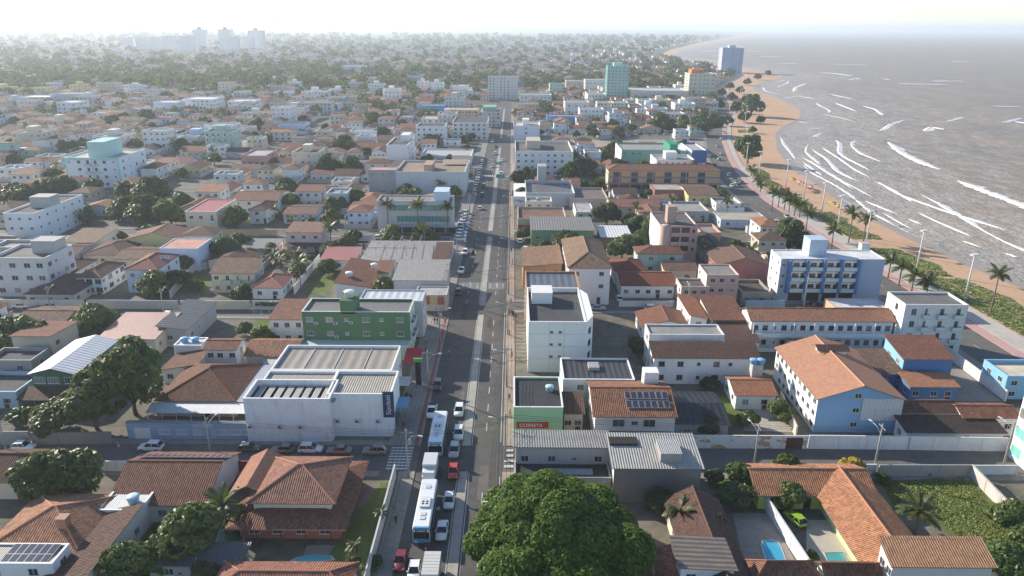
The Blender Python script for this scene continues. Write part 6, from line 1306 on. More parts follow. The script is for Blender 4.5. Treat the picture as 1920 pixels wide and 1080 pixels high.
def box_truck(X, Y, label, L, col, cabc, name='box_truck'):
    t = thing(name, label, 'truck', (X, Y, .012)); W = 1.15
    MB().box(-W, W, -L / 2 + 1.9, L / 2, .75, 3.0, M_plain(col, .5, .3)).build('cargo_box', t)
    for i in range(7): MB().box(-W - .02, W + .02, -L / 2 + 2.0 + i * (L - 2.2) / 7, -L / 2 + 2.06 + i * (L - 2.2) / 7, .8, 3.02, M_plain(sh(col, .85), .5, .3)).build('rib', t)
    b = MB(); loft(b, [ring(W * .9, .5, 1.9, -L / 2), ring(W * .93, .45, 2.35, -L / 2 + .5), ring(W * .93, .45, 2.4, -L / 2 + 1.8)], M_paintwork(cabc)); b.build('cab', t)
    MB().poly([(-.85, -L / 2 - .01, 1.25), (.85, -L / 2 - .01, 1.25), (.8, -L / 2 + .24, 2.05), (-.8, -L / 2 + .24, 2.05)], CGLASS).build('windscreen', t)
    for s in (-1, 1):
        for y_ in (-L / 2 + .95, L / 2 - 1.2):
            o = obj('wheel', PROTO[('car', 'suv')][4], t, loc=(s * (W - .12), y_, .42)); o.scale = (1.3,) * 3; o.rotation_euler = (0, R(90) * s, 0)
        MB().box(s * .7 - .16, s * .7 + .16, -L / 2 - .02, -L / 2 + .1, .7, .9, LAMP).build('headlight', t)
    MB().box(-.5, .5, -L / 2 + 1.8, L / 2, .5, .72, BLK).build('chassis', t)
X_, Y_ = at(806, 898); box_truck(X_, Y_ + .6, 'white delivery van truck between the two buses', 5.6, (.66, .67, .68), (.75, .75, .75), 'delivery_van')
X_, Y_ = at(812, 1092); box_truck(X_ - .2, Y_ - .6, 'box truck with grey white cargo box behind white hatchback', 6.6, (.58, .57, .54), (.6, .6, .6))
# people
def person_mesh():
    me = bpy.data.meshes.new('person'); V = [(0, 0, .95), (0, 0, 1.2), (0, 0, 1.45), (0, -.01, 1.56), (0, -.03, 1.68), (.19, 0, 1.42), (.25, .05, 1.15), (.24, -.08, .92), (-.19, 0, 1.42), (-.25, -.05, 1.15), (-.24, -.16, .93), (.1, 0, .9), (.12, -.12, .5), (.12, -.02, .08), (.12, -.14, .04), (-.1, 0, .9), (-.12, .08, .5), (-.12, .24, .1), (-.12, .14, .04)]
    E_ = [(0, 1), (1, 2), (2, 3), (3, 4), (2, 5), (5, 6), (6, 7), (2, 8), (8, 9), (9, 10), (0, 11), (11, 12), (12, 13), (13, 14), (0, 15), (15, 16), (16, 17), (17, 18)]
    rad = [.15, .15, .16, .06, .115, .07, .055, .04, .07, .055, .04, .095, .07, .05, .045, .095, .07, .05, .045]
    me.from_pydata(V, E_, []); o = bpy.data.objects.new('tmp', me); C.objects.link(o)
    m = o.modifiers.new('s', 'SKIN'); 
    for i, sv in enumerate(me.skin_vertices[0].data): sv.radius = (rad[i], rad[i] * (.75 if i < 3 else 1)); sv.use_root = i == 0
    o.modifiers.new('u', 'SUBSURF').levels = 1
    dg = bpy.context.evaluated_depsgraph_get(); out = bpy.data.meshes.new_from_object(o.evaluated_get(dg)); bpy.data.objects.remove(o)
    sk, shirt, tr, hair = M_plain((.28, .16, .10), .6), M_plain((.6, .6, .6), .8), M_plain((.05, .06, .10), .8), M_plain((.02, .015, .012), .7)
    for m_ in (sk, shirt, tr, hair): out.materials.append(m_)
    for p in out.polygons:
        c = p.center; p.use_smooth = True
        p.material_index = 3 if c.z > 1.70 or (c.z > 1.62 and c.y > .01) else 0 if c.z > 1.5 or (abs(c.x) > .2 and c.z < 1.15) else 1 if c.z > .97 else 2 if c.z > .1 else 3
    return out
PM = person_mesh()
for i, (x, y, a, shirt, lb, z) in enumerate([(815, 607, 10, (.05, .05, .06), 'person in black shirt walking beside another on left pavement', .13), (820, 608, 5, (.3, .05, .05), 'person in dark red shirt walking beside another on left pavement', .13), (835, 606, 160, (.55, .45, .4), 'person in pale shirt standing at the rounded pavement corner', .13), (743, 984, 0, (.03, .03, .035), 'person in dark clothes walking along the long garden wall', .13), (822, 966, 20, (.65, .65, .65), 'person in white shirt standing between bus and white sedan', .012), (842, 668, 180, (.5, .25, .2), 'person in reddish shirt crossing at the left kerb', .012)]):
    X_, Y_ = at(x, y); o = obj('person', PM, None, lb, 'person', None, None, (X_, Y_, z), R(a)); slot(o, 1, M_plain(shirt, .8))
for i in range(18):
    left = i % 2; c_ = rng.choice([((.5, .5, .5), 'grey'), ((.05, .05, .06), 'black'), ((.4, .06, .05), 'red'), ((.08, .15, .35), 'blue'), ((.6, .5, .2), 'yellow')])
    o = obj('person', PM, None, f'pedestrian in {c_[1]} shirt on the {"store side" if left else "tan block side"} pavement of the avenue', 'person', f'pedestrians in {c_[1]} on {"store side" if left else "tan block side"} pavement', None, (rng.uniform(-21, -18.2) if left else rng.uniform(-.6, .4), rng.uniform(120, 250), .13), rng.uniform(0, 6.28)); slot(o, 1, M_plain(c_[0], .8))
# motorcycles
def moto_parts():
    t_ = MB().tube([(0, -.65, .62), (0, -.2, .75), (0, .5, .72)], [.07, .15, .1], M_plain((.25, .02, .02), .3, .5), 7).box(-.12, .12, .05, .7, .74, .82, BLK).tube([(0, -.62, .32), (0, -.5, 1.0)], .04, RIM, 5).tube([(-.33, -.42, 1.02), (.33, -.42, 1.02)], .025, BLK, 5)
    w_ = MB().lathe([(.22, -.05), (.3, -.05), (.31, 0), (.3, .05), (.22, .05)], TYRE, 14)
    return t_.mesh('frame', True), w_.mesh('wheel')
MF, MW = moto_parts()
def moto(X, Y, a, label, group=None, z=.13):
    t = thing('motorcycle', label, 'motorcycle', (X, Y, z), a, group); obj('frame', MF, t)
    for y_ in (-.62, .62): o = obj('wheel', MW, t, loc=(0, y_, .31)); o.rotation_euler = (0, R(90), 0)
for i in range(3): moto(-21.3 + .1 * i, 132.5 + i * 1.3, R(60), 'dark motorcycle parked before the furniture store', 'motorcycles parked by the store')
for i in range(3): moto(-.3, 181 + i * .9, R(80), 'motorcycle parked on pavement beside the tan block', 'motorcycles parked by the tan block')
X_, Y_ = at(800, 1034); moto(X_, Y_, 0, 'motorcycle carrying a rider ahead of the second bus', None, .012); o = obj('person', PM, None, 'rider in dark shirt on motorcycle ahead of the second bus', 'person', None, None, (X_, Y_ + .2, .02), 0); slot(o, 1, M_plain((.05, .05, .06), .8))
# poles, lamps, wires
POLE = M_plain((0.36, 0.34, 0.32), .85, .2, 'concrete_pole'); GALV = M_plain((.55, .56, .57), .4, .5, 'galvanised_steel'); WPOLE = M_plain((.74, .74, .73), .5, .3, 'white_pole'); WIRE = M_plain((.05, .05, .055), .6, .2, 'cable')
pole_m = MB().tube([(0, 0, -.1), (0, 0, 9.2)], [.2, .12], POLE, 8).mesh('post', True); arm_m = MB().box(-1.1, 1.1, -.06, .06, 8.5, 8.64, POLE).mesh('crossarm'); ins_m = MB().lathe([(.05, 0), (.07, .1), (.04, .22)], M_plain((.25, .15, .1)), 6).mesh('insulator')
lamp_m = MB().tube([(0, 0, 7.0), (.9, 0, 8.1), (2.4, 0, 8.5)], .045, GALV, 5).mesh('lamp_arm', True); head_m = MB().box(2.2, 2.95, -.14, .14, 8.44, 8.56, M_plain((.62, .63, .64), .4, .4)).mesh('lamp_head'); trf_m = MB().lathe([(.28, 6.4), (.3, 6.5), (.3, 7.2), (.2, 7.35)], M_plain((.4, .44, .42), .5, .4), 10, .45, 0).mesh('transformer', True)
def pole(X, Y, label, lamp=None, rz=0.0, trf=False, group=None, z=.13):
    t = thing('utility_pole', label, 'pole', (X, Y, z), 0, group); obj('post', pole_m, t); c = obj('crossarm', arm_m, t, rz=rz)
    for u in (-.95, -.35, .35, .95): obj('insulator', ins_m, c, loc=(u, 0, 8.645))
    if lamp is not None: l = obj('lamp_arm', lamp_m, t, rz=lamp); obj('lamp_head', head_m, l)
    if trf: obj('transformer', trf_m, t)
    return t
def wires(p, q, label, group, n=4, z=8.95, rz=0.0, sag=.5):
    t = thing('power_line', label, 'cable', (p[0], p[1], 0), 0, group)
    for u in (-.95, -.35, .35, .95)[:n]:
        ox, oy = u * math.cos(rz), u * math.sin(rz); d = Vector((q[0] - p[0], q[1] - p[1], 0))
        MB().tube([(ox + d.x * k / 8, oy + d.y * k / 8, z - sag * math.sin(math.pi * k / 8)) for k in range(9)], .032, WIRE, 3, False).build('wire', t)
PR = [(-1.0, y) for y in (62, 88, 112, 140, 168, 197, 226, 256, 288, 322, 358)]; PL = [(-17.3, y) for y in (72, 106.5, 138, 163, 192, 222, 252, 290, 325, 360)]
for i, (x, y) in enumerate(PR):
    pole(x, y, 'concrete power pole with lamp on right pavement of avenue', math.pi, 0, group='power poles along right pavement')
    if i: wires(PR[i - 1], (x, y), 'overhead wires strung along right side of the avenue', 'wires along right pavement')
for i, (x, y) in enumerate(PL):
    if i == 1: pole(x, y, 'crowded power pole with lamp and transformer at street corner', R(-20), 0, True)
    elif i == 3: pole(x, y, 'power pole with pale transformer box beside shop hall', R(20), 0, True)
    else: pole(x, y, 'concrete power pole with lamp on left pavement of avenue', 0, 0, group='power poles along left pavement')
    if i: wires(PL[i - 1], (x, y), 'overhead wires strung along left side of the avenue', 'wires along left pavement')
for i, (ya, yb_) in enumerate(((112, 106.5), (140, 138), (168, 163), (197, 192), (226, 222), (256, 252))): wires((-1.0, ya), (-17.3, yb_), 'overhead wires crossing the avenue between facing poles', 'wires crossing the avenue', 2, 8.3, R(90), .35)
PC = [at(20, 876), at(398, 872), (-17.3, 106.5)]
pole(*PC[0], 'leaning street pole with lamp beside white sedan', R(60), R(90)); pole(*PC[1], 'street pole with lamp behind white tiled house', R(70), R(90))
for p, q in zip(PC, PC[1:]): wires(p, q, 'overhead wires along first side street left', 'wires along first side street', 3, rz=R(90))
PC2 = [(-1.0, 112), at(1412, 884), at(1638, 884), at(1880, 878)]
for (x, y), lb in zip(PC2[1:], ('leaning street pole with lamp before peeling wall', 'street pole with lamp beside yellow tree', 'street pole with lamp beside green glass block')): pole(x, y, lb, R(110), R(90))
for p, q in zip(PC2, PC2[1:]): wires(p, q, 'overhead wires along first side street right', 'wires along first side street right', 3, rz=R(90))
for x, y, lb in ((310, 604, 'street pole behind grey sheet roof'), (1288, 592, 'street pole before pink house on second street'), (1507, 577, 'street pole before the blue hotel'), (650, 450, 'street pole before office palms'), (100, 600, 'street pole at left end of second street')): pole(*at(x, y), lb, R(90), R(90))
tallm = {}
def tall_lamp(x, y, ytop, i):
    X, Y = at(x, y); h = h_at(Y, x, ytop); t = thing('promenade_lamp', 'tall white lamp mast along the beach promenade', 'street lamp', (X, Y, 0), R(20), 'lamp masts along the beach')
    k = round(h)
    if k not in tallm: tallm[k] = (MB().tube([(0, 0, -.1), (0, 0, k)], [.30, .14], WPOLE, 8).mesh('mast', True), MB().box(-1.2, 1.2, -.5, .5, k + .01, k + .35, WPOLE).mesh('lamp_head'), MB().box(-.4, .4, -.4, .4, 0, .5, M_plain((.6, .6, .58))).mesh('base'))
    for nm, m in zip(('mast', 'lamp_head', 'base'), tallm[k]): obj(nm, m, t)
for i, a in enumerate([(1809, 561, 480), (1718, 508, 432), (1622, 466, 398), (1569, 437, 370), (1540, 402, 344), (1506, 376, 322), (1472, 356, 302), (1422, 333, 285), (1398, 314, 270), (1397, 276, 238), (1395, 246, 212), (1398, 230, 200), (1400, 215, 188), (1396, 203, 178), (1390, 190, 168), (1388, 178, 158), (1384, 168, 150), (1420, 225, 205), (1425, 205, 188)]): tall_lamp(*a, i)
# pools, yards, walls, gates
WATER = M_plain((.05, .36, .55), .12, .5, 'pool_water'); PGREEN = M_plain((.03, .30, .17), .3, .4, 'green_cover')
def pool(label, pts, mat, z=.06, rim=(.55, .53, .5), name='swimming_pool'):
    W_ = [(*at(*q), z) for q in pts]; cx = sum(p[0] for p in W_) / len(W_); cy = sum(p[1] for p in W_) / len(W_)
    t = thing(name, label, 'pool', (cx, cy, 0)); loc_ = [(p[0] - cx, p[1] - cy, z) for p in W_]
    MB().poly(loc_[::-1], mat).build('water', t)
    b = MB(); big = [(x * 1.12, y * 1.12, z + .04) for x, y, _ in loc_]; n = len(loc_)
    for i in range(n): b.poly([loc_[i][:2] + (z + .04,), big[i], big[(i + 1) % n], loc_[(i + 1) % n][:2] + (z + .04,)], M_plain(rim, .8)); b.poly([big[i], big[i][:2] + (0,), big[(i + 1) % n][:2] + (0,), big[(i + 1) % n]], M_plain(rim, .8))
    b.build('rim', t)
rect('patio', m_pave, *[v for v in (at(560, 1062)[0], at(690, 1062)[0], at(600, 1062)[1], at(600, 1022)[1])], 0.02, kind='structure')
pool('kidney shaped turquoise pool behind large hipped house', [(548, 1052), (560, 1046), (585, 1042), (618, 1043), (624, 1050), (600, 1053), (570, 1055)], M_plain((.10, .45, .52), .12, .5))
pool('flat green covered pool beside the hipped house', [(404, 1025), (414, 996), (459, 996), (452, 1026)], PGREEN)
MB().poly([(*at(1392, 1050), .02), (*at(1490, 1050), .02), (*at(1440, 962), .02), (*at(1374, 962), .02)], m_pave).build('pool_yard', kind='structure')
pool('bright blue pool with rounded end in stone yard', [(1437, 1051), (1428, 1022), (1432, 1016), (1446, 1014), (1458, 1017), (1464, 1028), (1472, 1051)], WATER)
MB().poly([(*at(1512, 1060), .02), (*at(1612, 1060), .02), (*at(1575, 975), .02), (*at(1512, 975), .02)], m_prom).build('patio', kind='structure')
pool('small square turquoise pool of the lime green house', [(1552, 1053), (1546, 1037), (1580, 1036), (1588, 1053)], M_plain((.08, .36, .38), .12, .5))
pool('small blue pool behind lawn hedge near red metal roof', [(650, 470), (652, 458), (678, 458), (676, 470)], WATER)
MB().poly([(*at(1392, 808), .02), (*at(1490, 810), .02), (*at(1455, 752), .02), (*at(1420, 752), .02)], m_prom).build('driveway', kind='structure')
rect('car_park', m_pave, 87, 101, 135, 152, .02, kind='structure')
WL = [('white street wall with peeling ochre patches and brown garage door', at(1272, 840), at(1512, 841), 2.6, (.70, .66, .58)), ('long white panelled street wall below blue gable block', at(1514, 841), at(1700, 843), 2.7, (.70, .70, .70)), ('white street wall under black tile roof', at(1702, 843), at(1884, 846), 2.7, (.66, .66, .66)), ('old dark street wall under the mango clump', at(62, 833), at(212, 832), 2.4, (.24, .23, .22)), ('dark street wall at left edge', at(-60, 834), at(58, 833), 2.6, (.30, .29, .28)),
 ('long white garden wall along avenue pavement', (-19.5, 60), (-19.5, 106.5), 2.6, (.60, .59, .57)), ('white wall beside the blue pool yard', at(1428, 945), at(1512, 1075), 2.4, (.72, .72, .72)), ('white gate wall behind orange house', at(1440, 890), at(1640, 890), 2.0, (.66, .67, .68)), ('tall concrete wall of the grass lot along street', at(1645, 893), at(1815, 893), 2.2, (.34, .33, .31)), ('long pale concrete wall between grass lot and paved yard', at(1818, 893), at(1905, 985), 2.3, (.50, .48, .44)), ('white fence wall before the paved yard', at(1820, 890), at(1905, 890), 1.8, (.6, .6, .58)), ('red street wall beside hipped house', at(425, 884), at(505, 884), 2.0, (.30, .07, .06)), ('white street wall behind tiled white house', at(190, 884), at(420, 884), 2.0, (.66, .66, .66)), ('white panel fence wall beside lawn', at(552, 552), at(600, 490), 2.4, (.62, .62, .62)), ('pale wall along second street before villas', at(165, 578), at(335, 580), 2.4, (.50, .50, .47)), ('cream street wall before arcaded house', at(340, 580), at(470, 580), 2.4, (.60, .55, .42)), ('painted street wall before pink hip roof', at(474, 580), at(545, 580), 2.4, (.52, .56, .62)), ('pale lot wall behind cream house', at(320, 560), at(378, 492), 2.3, (.52, .50, .47)), ('long yellowish wall before the villa lawn', at(395, 442), at(520, 442), 2.3, (.50, .42, .25)), ('white wall below dark palm', at(640, 452), at(700, 452), 2.2, (.64, .64, .64)), ('worn white wall behind the office', at(606, 402), at(705, 402), 2.6, (.60, .59, .57)), ('blue worn wall before the ruined house', at(1396, 580), at(1470, 580), 2.6, (.26, .37, .48)), ('white boundary wall of the car park', (101.5, 135), (101.5, 178), 2.4, (.62, .63, .64)), ('cream side wall along white drive', at(1492, 820), at(1462, 752), 2.2, (.66, .6, .48)), ('wall at left of second street', at(-40, 578), at(160, 578), 2.4, (.55, .54, .5)), ('stuccoed wall before veranda house', at(1160, 575), at(1262, 575), 1.6, (.6, .58, .55)), ('fence wall of the villa gardens', at(1030, 366), at(1130, 366), 2.0, (.5, .47, .43))]
for k, (lb, p, q, h, c) in enumerate(WL): wallrun(lb, p, q, h, c, dirt=.55, mat=M_peel((.72, .71, .69), (.48, .34, .18)) if k == 0 else None)
x_, y_ = at(1487, 840.5); t = thing('garage_gate', 'brown garage gate in the peeling white wall', 'gate', (x_, y_ - .22, 0)); MB().box(-1.5, 1.5, -.05, .05, .02, 2.3, M_metal((.16, .09, .06), .3, .2)).build('leaf', t)
# fenced playing field
t = thing('sports_fence', 'tall mesh fence posts with vines round the playing field', 'fence', (*at(510, 612), 0))
for i in range(9): MB().tube([(-6.5 + i * 2.0, 6.2, 0), (-6.5 + i * 2.0, 6.2, 4.2)], .06, GALV, 5).build('post', t)
for i in range(4): MB().tube([(-6.5 + i * 4.0, -6.2, 0), (-6.5 + i * 4.0, -6.2, 3.6)], .06, GALV, 5).build('post', t)
for z in (4.2, 2.2): MB().tube([(-6.5, 6.2, z), (9.5, 6.2, z)], .04, GALV, 4).build('rail', t)
cx, cy = at(510, 612); cover('fence_vine', 'yellow green vine hanging over the sports fence', 'vine', [(cx - 6, cy + 5.9), (cx + 8, cy + 5.9), (cx + 8, cy + 6.6), (cx - 6, cy + 6.6)], 1400, .4, M_leaf((.10, .13, .02), (.2, .22, .04)), 1.2, 3.1)
# beach parasols
pc = [M_plain(c, .8) for c in ((.62, .32, .04), (.62, .48, .06), (.55, .10, .06), (.35, .15, .40), (.6, .6, .58), (.08, .2, .5))]
pcm = [MB().lathe([(1.25, 1.75), (.7, 2.05), (.02, 2.25)], m, 10).mesh('canopy') for m in pc]; ppm = MB().tube([(0, 0, 0), (0, 0, 2.2)], .03, GALV, 5).mesh('pole')
cn = ('orange', 'yellow', 'red', 'purple', 'white', 'blue')
for i in range(34):
    k = rng.choice([0, 0, 0, 1, 1, 2, 3, 4, 5]); x, y = (rng.uniform(1482, 1520), 0) if i < 22 else (rng.uniform(1556, 1584), 0)
    y = 340 + (x - 1482) * .52 + rng.uniform(-4, 4) if i < 22 else 386 + (x - 1556) * .42 + rng.uniform(-3, 3)
    t = thing('beach_parasol', f'{cn[k]} beach parasol standing on the sand', 'parasol', (*at(x, y), .02), 0, f'{cn[k]} beach parasols'); obj('canopy', pcm[k], t); obj('pole', ppm, t)
x_, y_ = at(1474, 362); t = thing('kiosk', 'small red kiosk on the promenade', 'kiosk', (x_, y_, .1)); MB().box(-1, 1, -1, 1, 0, 2.5, M_wall((.45, .10, .08))).build('wall', t); MB().box(-1.3, 1.3, -1.3, 1.3, 2.502, 2.7, M_wall((.5, .15, .12))).build('roof', t)
x_, y_ = at(1619, 470); t = thing('kiosk', 'white service box beside lamp mast on the dune', 'kiosk', (x_, y_, .1)); MB().box(-1.4, 1.4, -1.2, 1.2, 0, 2.6, M_wall(WHITE)).build('wall', t); MB().box(-1.6, 1.6, -1.4, 1.4, 2.602, 2.75, M_wall(GREYW)).build('roof', t)
t = thing('goal_frame', 'yellow wooden swing frame on the dune', 'frame', (*at(1747, 525), 0)); ym = M_plain((.55, .42, .12), .7)
for s in (-2.2, 2.2): MB().tube([(s, 0, 0), (s, 0, 3)], .1, ym, 6).build('post', t)
MB().tube([(-2.3, 0, 3), (2.3, 0, 3)], .1, ym, 6).build('beam', t)
for x, y, c in ((938, 353, (.03, .30, .17)), (934, 327, (.15, .45, .42))):
    X_, Y_ = at(x, y); t = thing('street_sign', 'green overhead direction sign at the avenue' if c[0] < .1 else 'turquoise banner sign hanging over the far avenue', 'sign', (X_, Y_, 0)); MB().box(-2, 2, -.06, .06, 5.0, 6.6, M_plain(c, .5)).build('panel', t); MB().tube([(3.2, .1, 0), (3.2, .1, 6.2), (-1.8, .1, 6.2)], .1, GALV, 6).build('post', t)
t = thing('totem_sign', 'tall black and green totem sign before the shop hall', 'sign', (*at(785, 721), .13)); MB().box(-.55, .55, -.2, .2, 0, 5.2, BLK).build('column', t); MB().box(-.9, .9, -.25, .25, 5.202, 6.0, M_plain((.10, .42, .10), .5)).build('head', t)
t = thing('shop_awning', 'red fabric awning over the pavement beside shop hall', 'awning', (*at(777, 690), .13)); MB().poly([(-2, -3.5, 2.6), (1.6, -3.5, 2.6), (1.6, 3.5, 3.2), (-2, 3.5, 3.2)], M_plain((.42, .03, .04), .7)).build('canopy', t)
for s in (-3.3, 3.3): MB().tube([(1.4, s, 0), (1.4, s, 2.8)], .05, GALV, 5).build('post', t)
# ================================================================ the town beyond: landmark blocks, houses, trees, haze
def far(name, label, xl, xr, ytop, ybase, d, wall, cols, rws, rc=GREYW, roofk='flat', side=None, tower=None, ww=1.6, balc=None, cat='building', glass=(.03, .036, .045), s=None, dirt=.2, rcol=None, rm=None, rise=1.4):
    return bld(name, label, cat, xl, xr, ytop, yg=ybase, d=d, roof=roofk, wall=wall, side=side, rc=rc, f=(cols, rws) if cols else False, s=s, tower=tower, win=dict(ww=ww, wh=1.4, glass=glass), balc=balc, dirt=dirt, door=False, parapet=.6, rm=rm, rise=rise)
far('apartment_tower', 'tall teal apartment tower with balconies', 1140, 1180, 124, 188, 16, (.28, .46, .43), 6, 11, TEAL, tower=(.3, .7, .3, .7, 3, TEAL), side=(.12, .34, .30))
far('apartment_tower', 'tall blue grey tower alone at the headland', 1357, 1394, 90, 137, 24, (.26, .36, .50), 5, 13, GREYW, tower=(.35, .65, .3, .7, 4, (.40, .48, .6)), side=(.50, .55, .62), ww=3.2, glass=(.10, .14, .22))
far('apartment_building', 'pale eight storey block with rows of windows', 915, 971, 144, 187, 18, (.56, .56, .55), 8, 8, CONC)
far('apartment_building', 'blue and yellow apartment block with orange top', 1294, 1341, 138, 184, 24, (.55, .55, .42), 6, 6, SALMON, tower=(.1, .6, .2, .8, 4, (.6, .2, .08)), side=(.5, .5, .4))
far('hotel', 'white three storey hotel with dark red roof blocks', 1284, 1347, 190, 207, 16, (.68, .68, .68), 10, 3, (.25, .06, .06), tower=(.42, .5, .1, .5, 3, (.3, .06, .06)))
far('warehouse', 'long cream supermarket with red band and white roof', 1184, 1290, 170, 190, 40, (.62, .56, .46), 0, 0, (.6, .58, .55), rm=mt((.62, .60, .57), .15))
far('apartment_building', 'cream block with arched windows below teal tower', 1120, 1146, 192, 212, 14, (.62, .60, .5), 4, 3, BEIGE)
far('apartment_building', 'cream block twin with arched windows', 1150, 1178, 192, 212, 14, (.62, .60, .5), 4, 3, BEIGE)
far('building', 'white blank block with dark slab beside arched window block', 1060, 1105, 192, 216, 24, (.60, .59, .57), 3, 2, CONC)
far('shop', 'long bright blue shop facing the open square', 1026, 1094, 218, 232, 14, (.12, .30, .60), 0, 0, CONC)
far('building', 'white block with blue tinted wall at the avenue', 963, 1012, 236, 262, 24, (.62, .66, .72), 1, 3, BEIGE, tower=(.35, .6, .3, .7, 3.2, WHITE))
far('apartment_building', 'white four storey corner block on the avenue', 848, 914, 230, 262, 34, (.66, .63, .60), 6, 4, DGREY, s=(10, 4))
far('apartment_building', 'brown striped corner block with shop galleries', 896, 938, 210, 238, 34, (.50, .45, .40), 5, 4, CONC, s=(8, 4), tower=(.2, .8, .3, .8, 2.5, (.25, .4, .33)))
far('apartment_building', 'long ochre apartment block', 836, 895, 206, 230, 20, (.60, .46, .26), 10, 3, BEIGE)
far('building', 'bright blue wall block beside ochre block', 784, 834, 198, 216, 16, (.10, .36, .66), 0, 0, CONC)
far('house', 'salmon house with round red water tower', 824, 858, 178, 200, 14, SALMON, 3, 2, SALMON, tower=(.3, .6, .3, .6, 4, SALMON))
far('house', 'salmon house with bright blue roof', 786, 812, 178, 196, 14, SALMON, 2, 2, (.1, .3, .7))
far('house', 'white villa block with terraces beside ochre block', 790, 834, 222, 242, 16, (.68, .66, .62), 4, 2, CREAM, balc='all')
far('store', 'long white store with flat sheet roofs at the avenue', 788, 884, 292, 308, 24, (.66, .70, .76), 0, 0, WHITE, rm=mt((.55, .54, .5), .2))
far('apartment_building', 'blank white tall block with dark slab roof', 724, 764, 272, 316, 30, (.68, .69, .70), 0, 0, DGREY, s=(4, 4), tower=(.5, .9, .5, .9, 3, WHITE))
far('building', 'salmon pink block with grey roof', 451, 497, 292, 320, 22, (.52, .29, .24), 4, 1, GREYW, dirt=.1)
far('hall', 'long pale blue hall with dark windows', 508, 572, 234, 252, 14, (.46, .54, .68), 4, 1, DGREY, ww=5)
far('house', 'white and ochre house with orange roof beside blue hall', 500, 548, 248, 264, 12, (.66, .62, .55), 4, 2, (.45, .22, .08), 'hip')
far('school', 'long weathered three storey block among trees', 558, 620, 192, 214, 14, (.55, .54, .50), 9, 3, CONC, dirt=.5)
far('apartment_building', 'pale block with roof tower above weathered block', 564, 614, 172, 188, 14, (.62, .61, .58), 8, 3, BEIGE, tower=(.35, .6, .3, .7, 4, WHITE))
far('apartment_building', 'white three storey block with open galleries', 426, 474, 190, 213, 22, (.70, .71, .73), 6, 3, WHITE)
far('apartment_building', 'white stepped block with red columns', 340, 400, 186, 208, 26, (.70, .71, .73), 7, 3, WHITE)
far('apartment_building', 'white block with three vertical dark stripes', 286, 330, 192, 214, 18, (.68, .70, .72), 3, 1, WHITE, ww=1.5)
far('apartment_building', 'white three storey house block left of palms', 104, 143, 192, 215, 20, (.68, .68, .68), 4, 3, WHITE)
far('warehouse', 'wide grey blank warehouse before the wood', 92, 158, 176, 194, 24, (.48, .50, .54), 0, 0, CONC)
far('warehouse', 'long white warehouse left of grey warehouse', 30, 90, 182, 196, 24, (.60, .62, .64), 0, 0, WHITE)
far('school', 'long grey two storey block with hip roof and many windows', 190, 250, 262, 276, 16, (.46, .46, .46), 10, 2, TERRA_B, 'hip')
T['teal_apt'] = far('apartment_building', 'teal and white four storey apartment block with square roof tower', 118, 222, 296, 352, 26, (.66, .72, .76), 6, 4, BEIGE, tower=(.38, .70, .15, .75, 6.5, (.38, .60, .58)), s=(4, 4), balc=[(2, 1), (3, 1), (2, 2), (3, 2), (2, 3), (3, 3)], dirt=.12)
x0, x1, y0, y1, h = local(T['teal_apt'])
for u in (.0, .49, .97): MB().box(x0 + u * (x1 - x0), x0 + u * (x1 - x0) + .9, y0 - .12, y0 - .01, 0, h - .05, M_wall((.36, .66, .62), .15)).build('pilaster', T['teal_apt'])
MB().box(x0 - .1, x1 + .1, y0 - .16, y0 - .125, h - 1.1, h - .06, M_wall((.36, .66, .62), .15)).build('cornice', T['teal_apt'])
for i, (xl, xr, yt, yb_) in enumerate([(351, 391, 55, 96), (400, 439, 55, 96), (458, 497, 57, 96)]):
    far('apartment_tower', 'grey tower block with roof house in the distant estate', xl, xr, yt, yb_, 26, (.74, .74, .73), 5, 12, GREYW, tower=(.35, .55, .3, .7, 6, GREYW))['group'] = 'distant tower blocks'
for i, (xl, xr, yt, yb_) in enumerate([(303, 328, 67, 97), (331, 362, 67, 98), (417, 446, 69, 98), (448, 474, 69, 97), (226, 248, 71, 95), (252, 276, 71, 95), (278, 300, 70, 96)]):
    far('apartment_building', 'lower grey slab block in the distant estate', xl, xr, yt, yb_, 20, (.74, .74, .73), 6, 7, GREYW)['group'] = 'distant slab blocks'
X_, Y_ = at(516, 92); t = thing('radio_mast', 'slender radio mast above the distant wood', 'mast', (X_, Y_, 0)); MB().tube([(0, 0, 0), (0, 0, h_at(Y_, 516, 38))], [1.3, .5], GALV, 4).build('lattice', t); MB().box(-2, 2, -2, 2, h_at(Y_, 516, 42), h_at(Y_, 516, 38), GALV).build('antenna', t)
for xl, xr, yt, yb_, c, r_c in ((972, 1020, 152, 164, (.2, .35, .55), (.16, .36, .62)), (1030, 1050, 160, 172, (.5, .5, .5), (.2, .36, .58)), (1062, 1112, 152, 172, (.5, .44, .36), (.5, .47, .42)), (975, 1034, 178, 196, (.6, .6, .6), (.36, .35, .33)), (1098, 1140, 150, 176, (.58, .57, .56), (.5, .5, .5)), (690, 716, 146, 160, (.55, .53, .52), CONC), (620, 660, 112, 124, (.6, .62, .66), (.5, .55, .6)), (640, 690, 124, 138, (.6, .64, .7), WHITE), (560, 590, 100, 114, (.62, .64, .66), WHITE), (1292, 1330, 150, 160, (.6, .58, .55), (.4, .2, .12))):
    far('building', 'mid sized flat roofed block in the distant centre', xl, xr, yt, yb_, 22, c, max(3, int((xr - xl) / 7)), 2, r_c)['group'] = 'mid sized blocks in the distant centre'
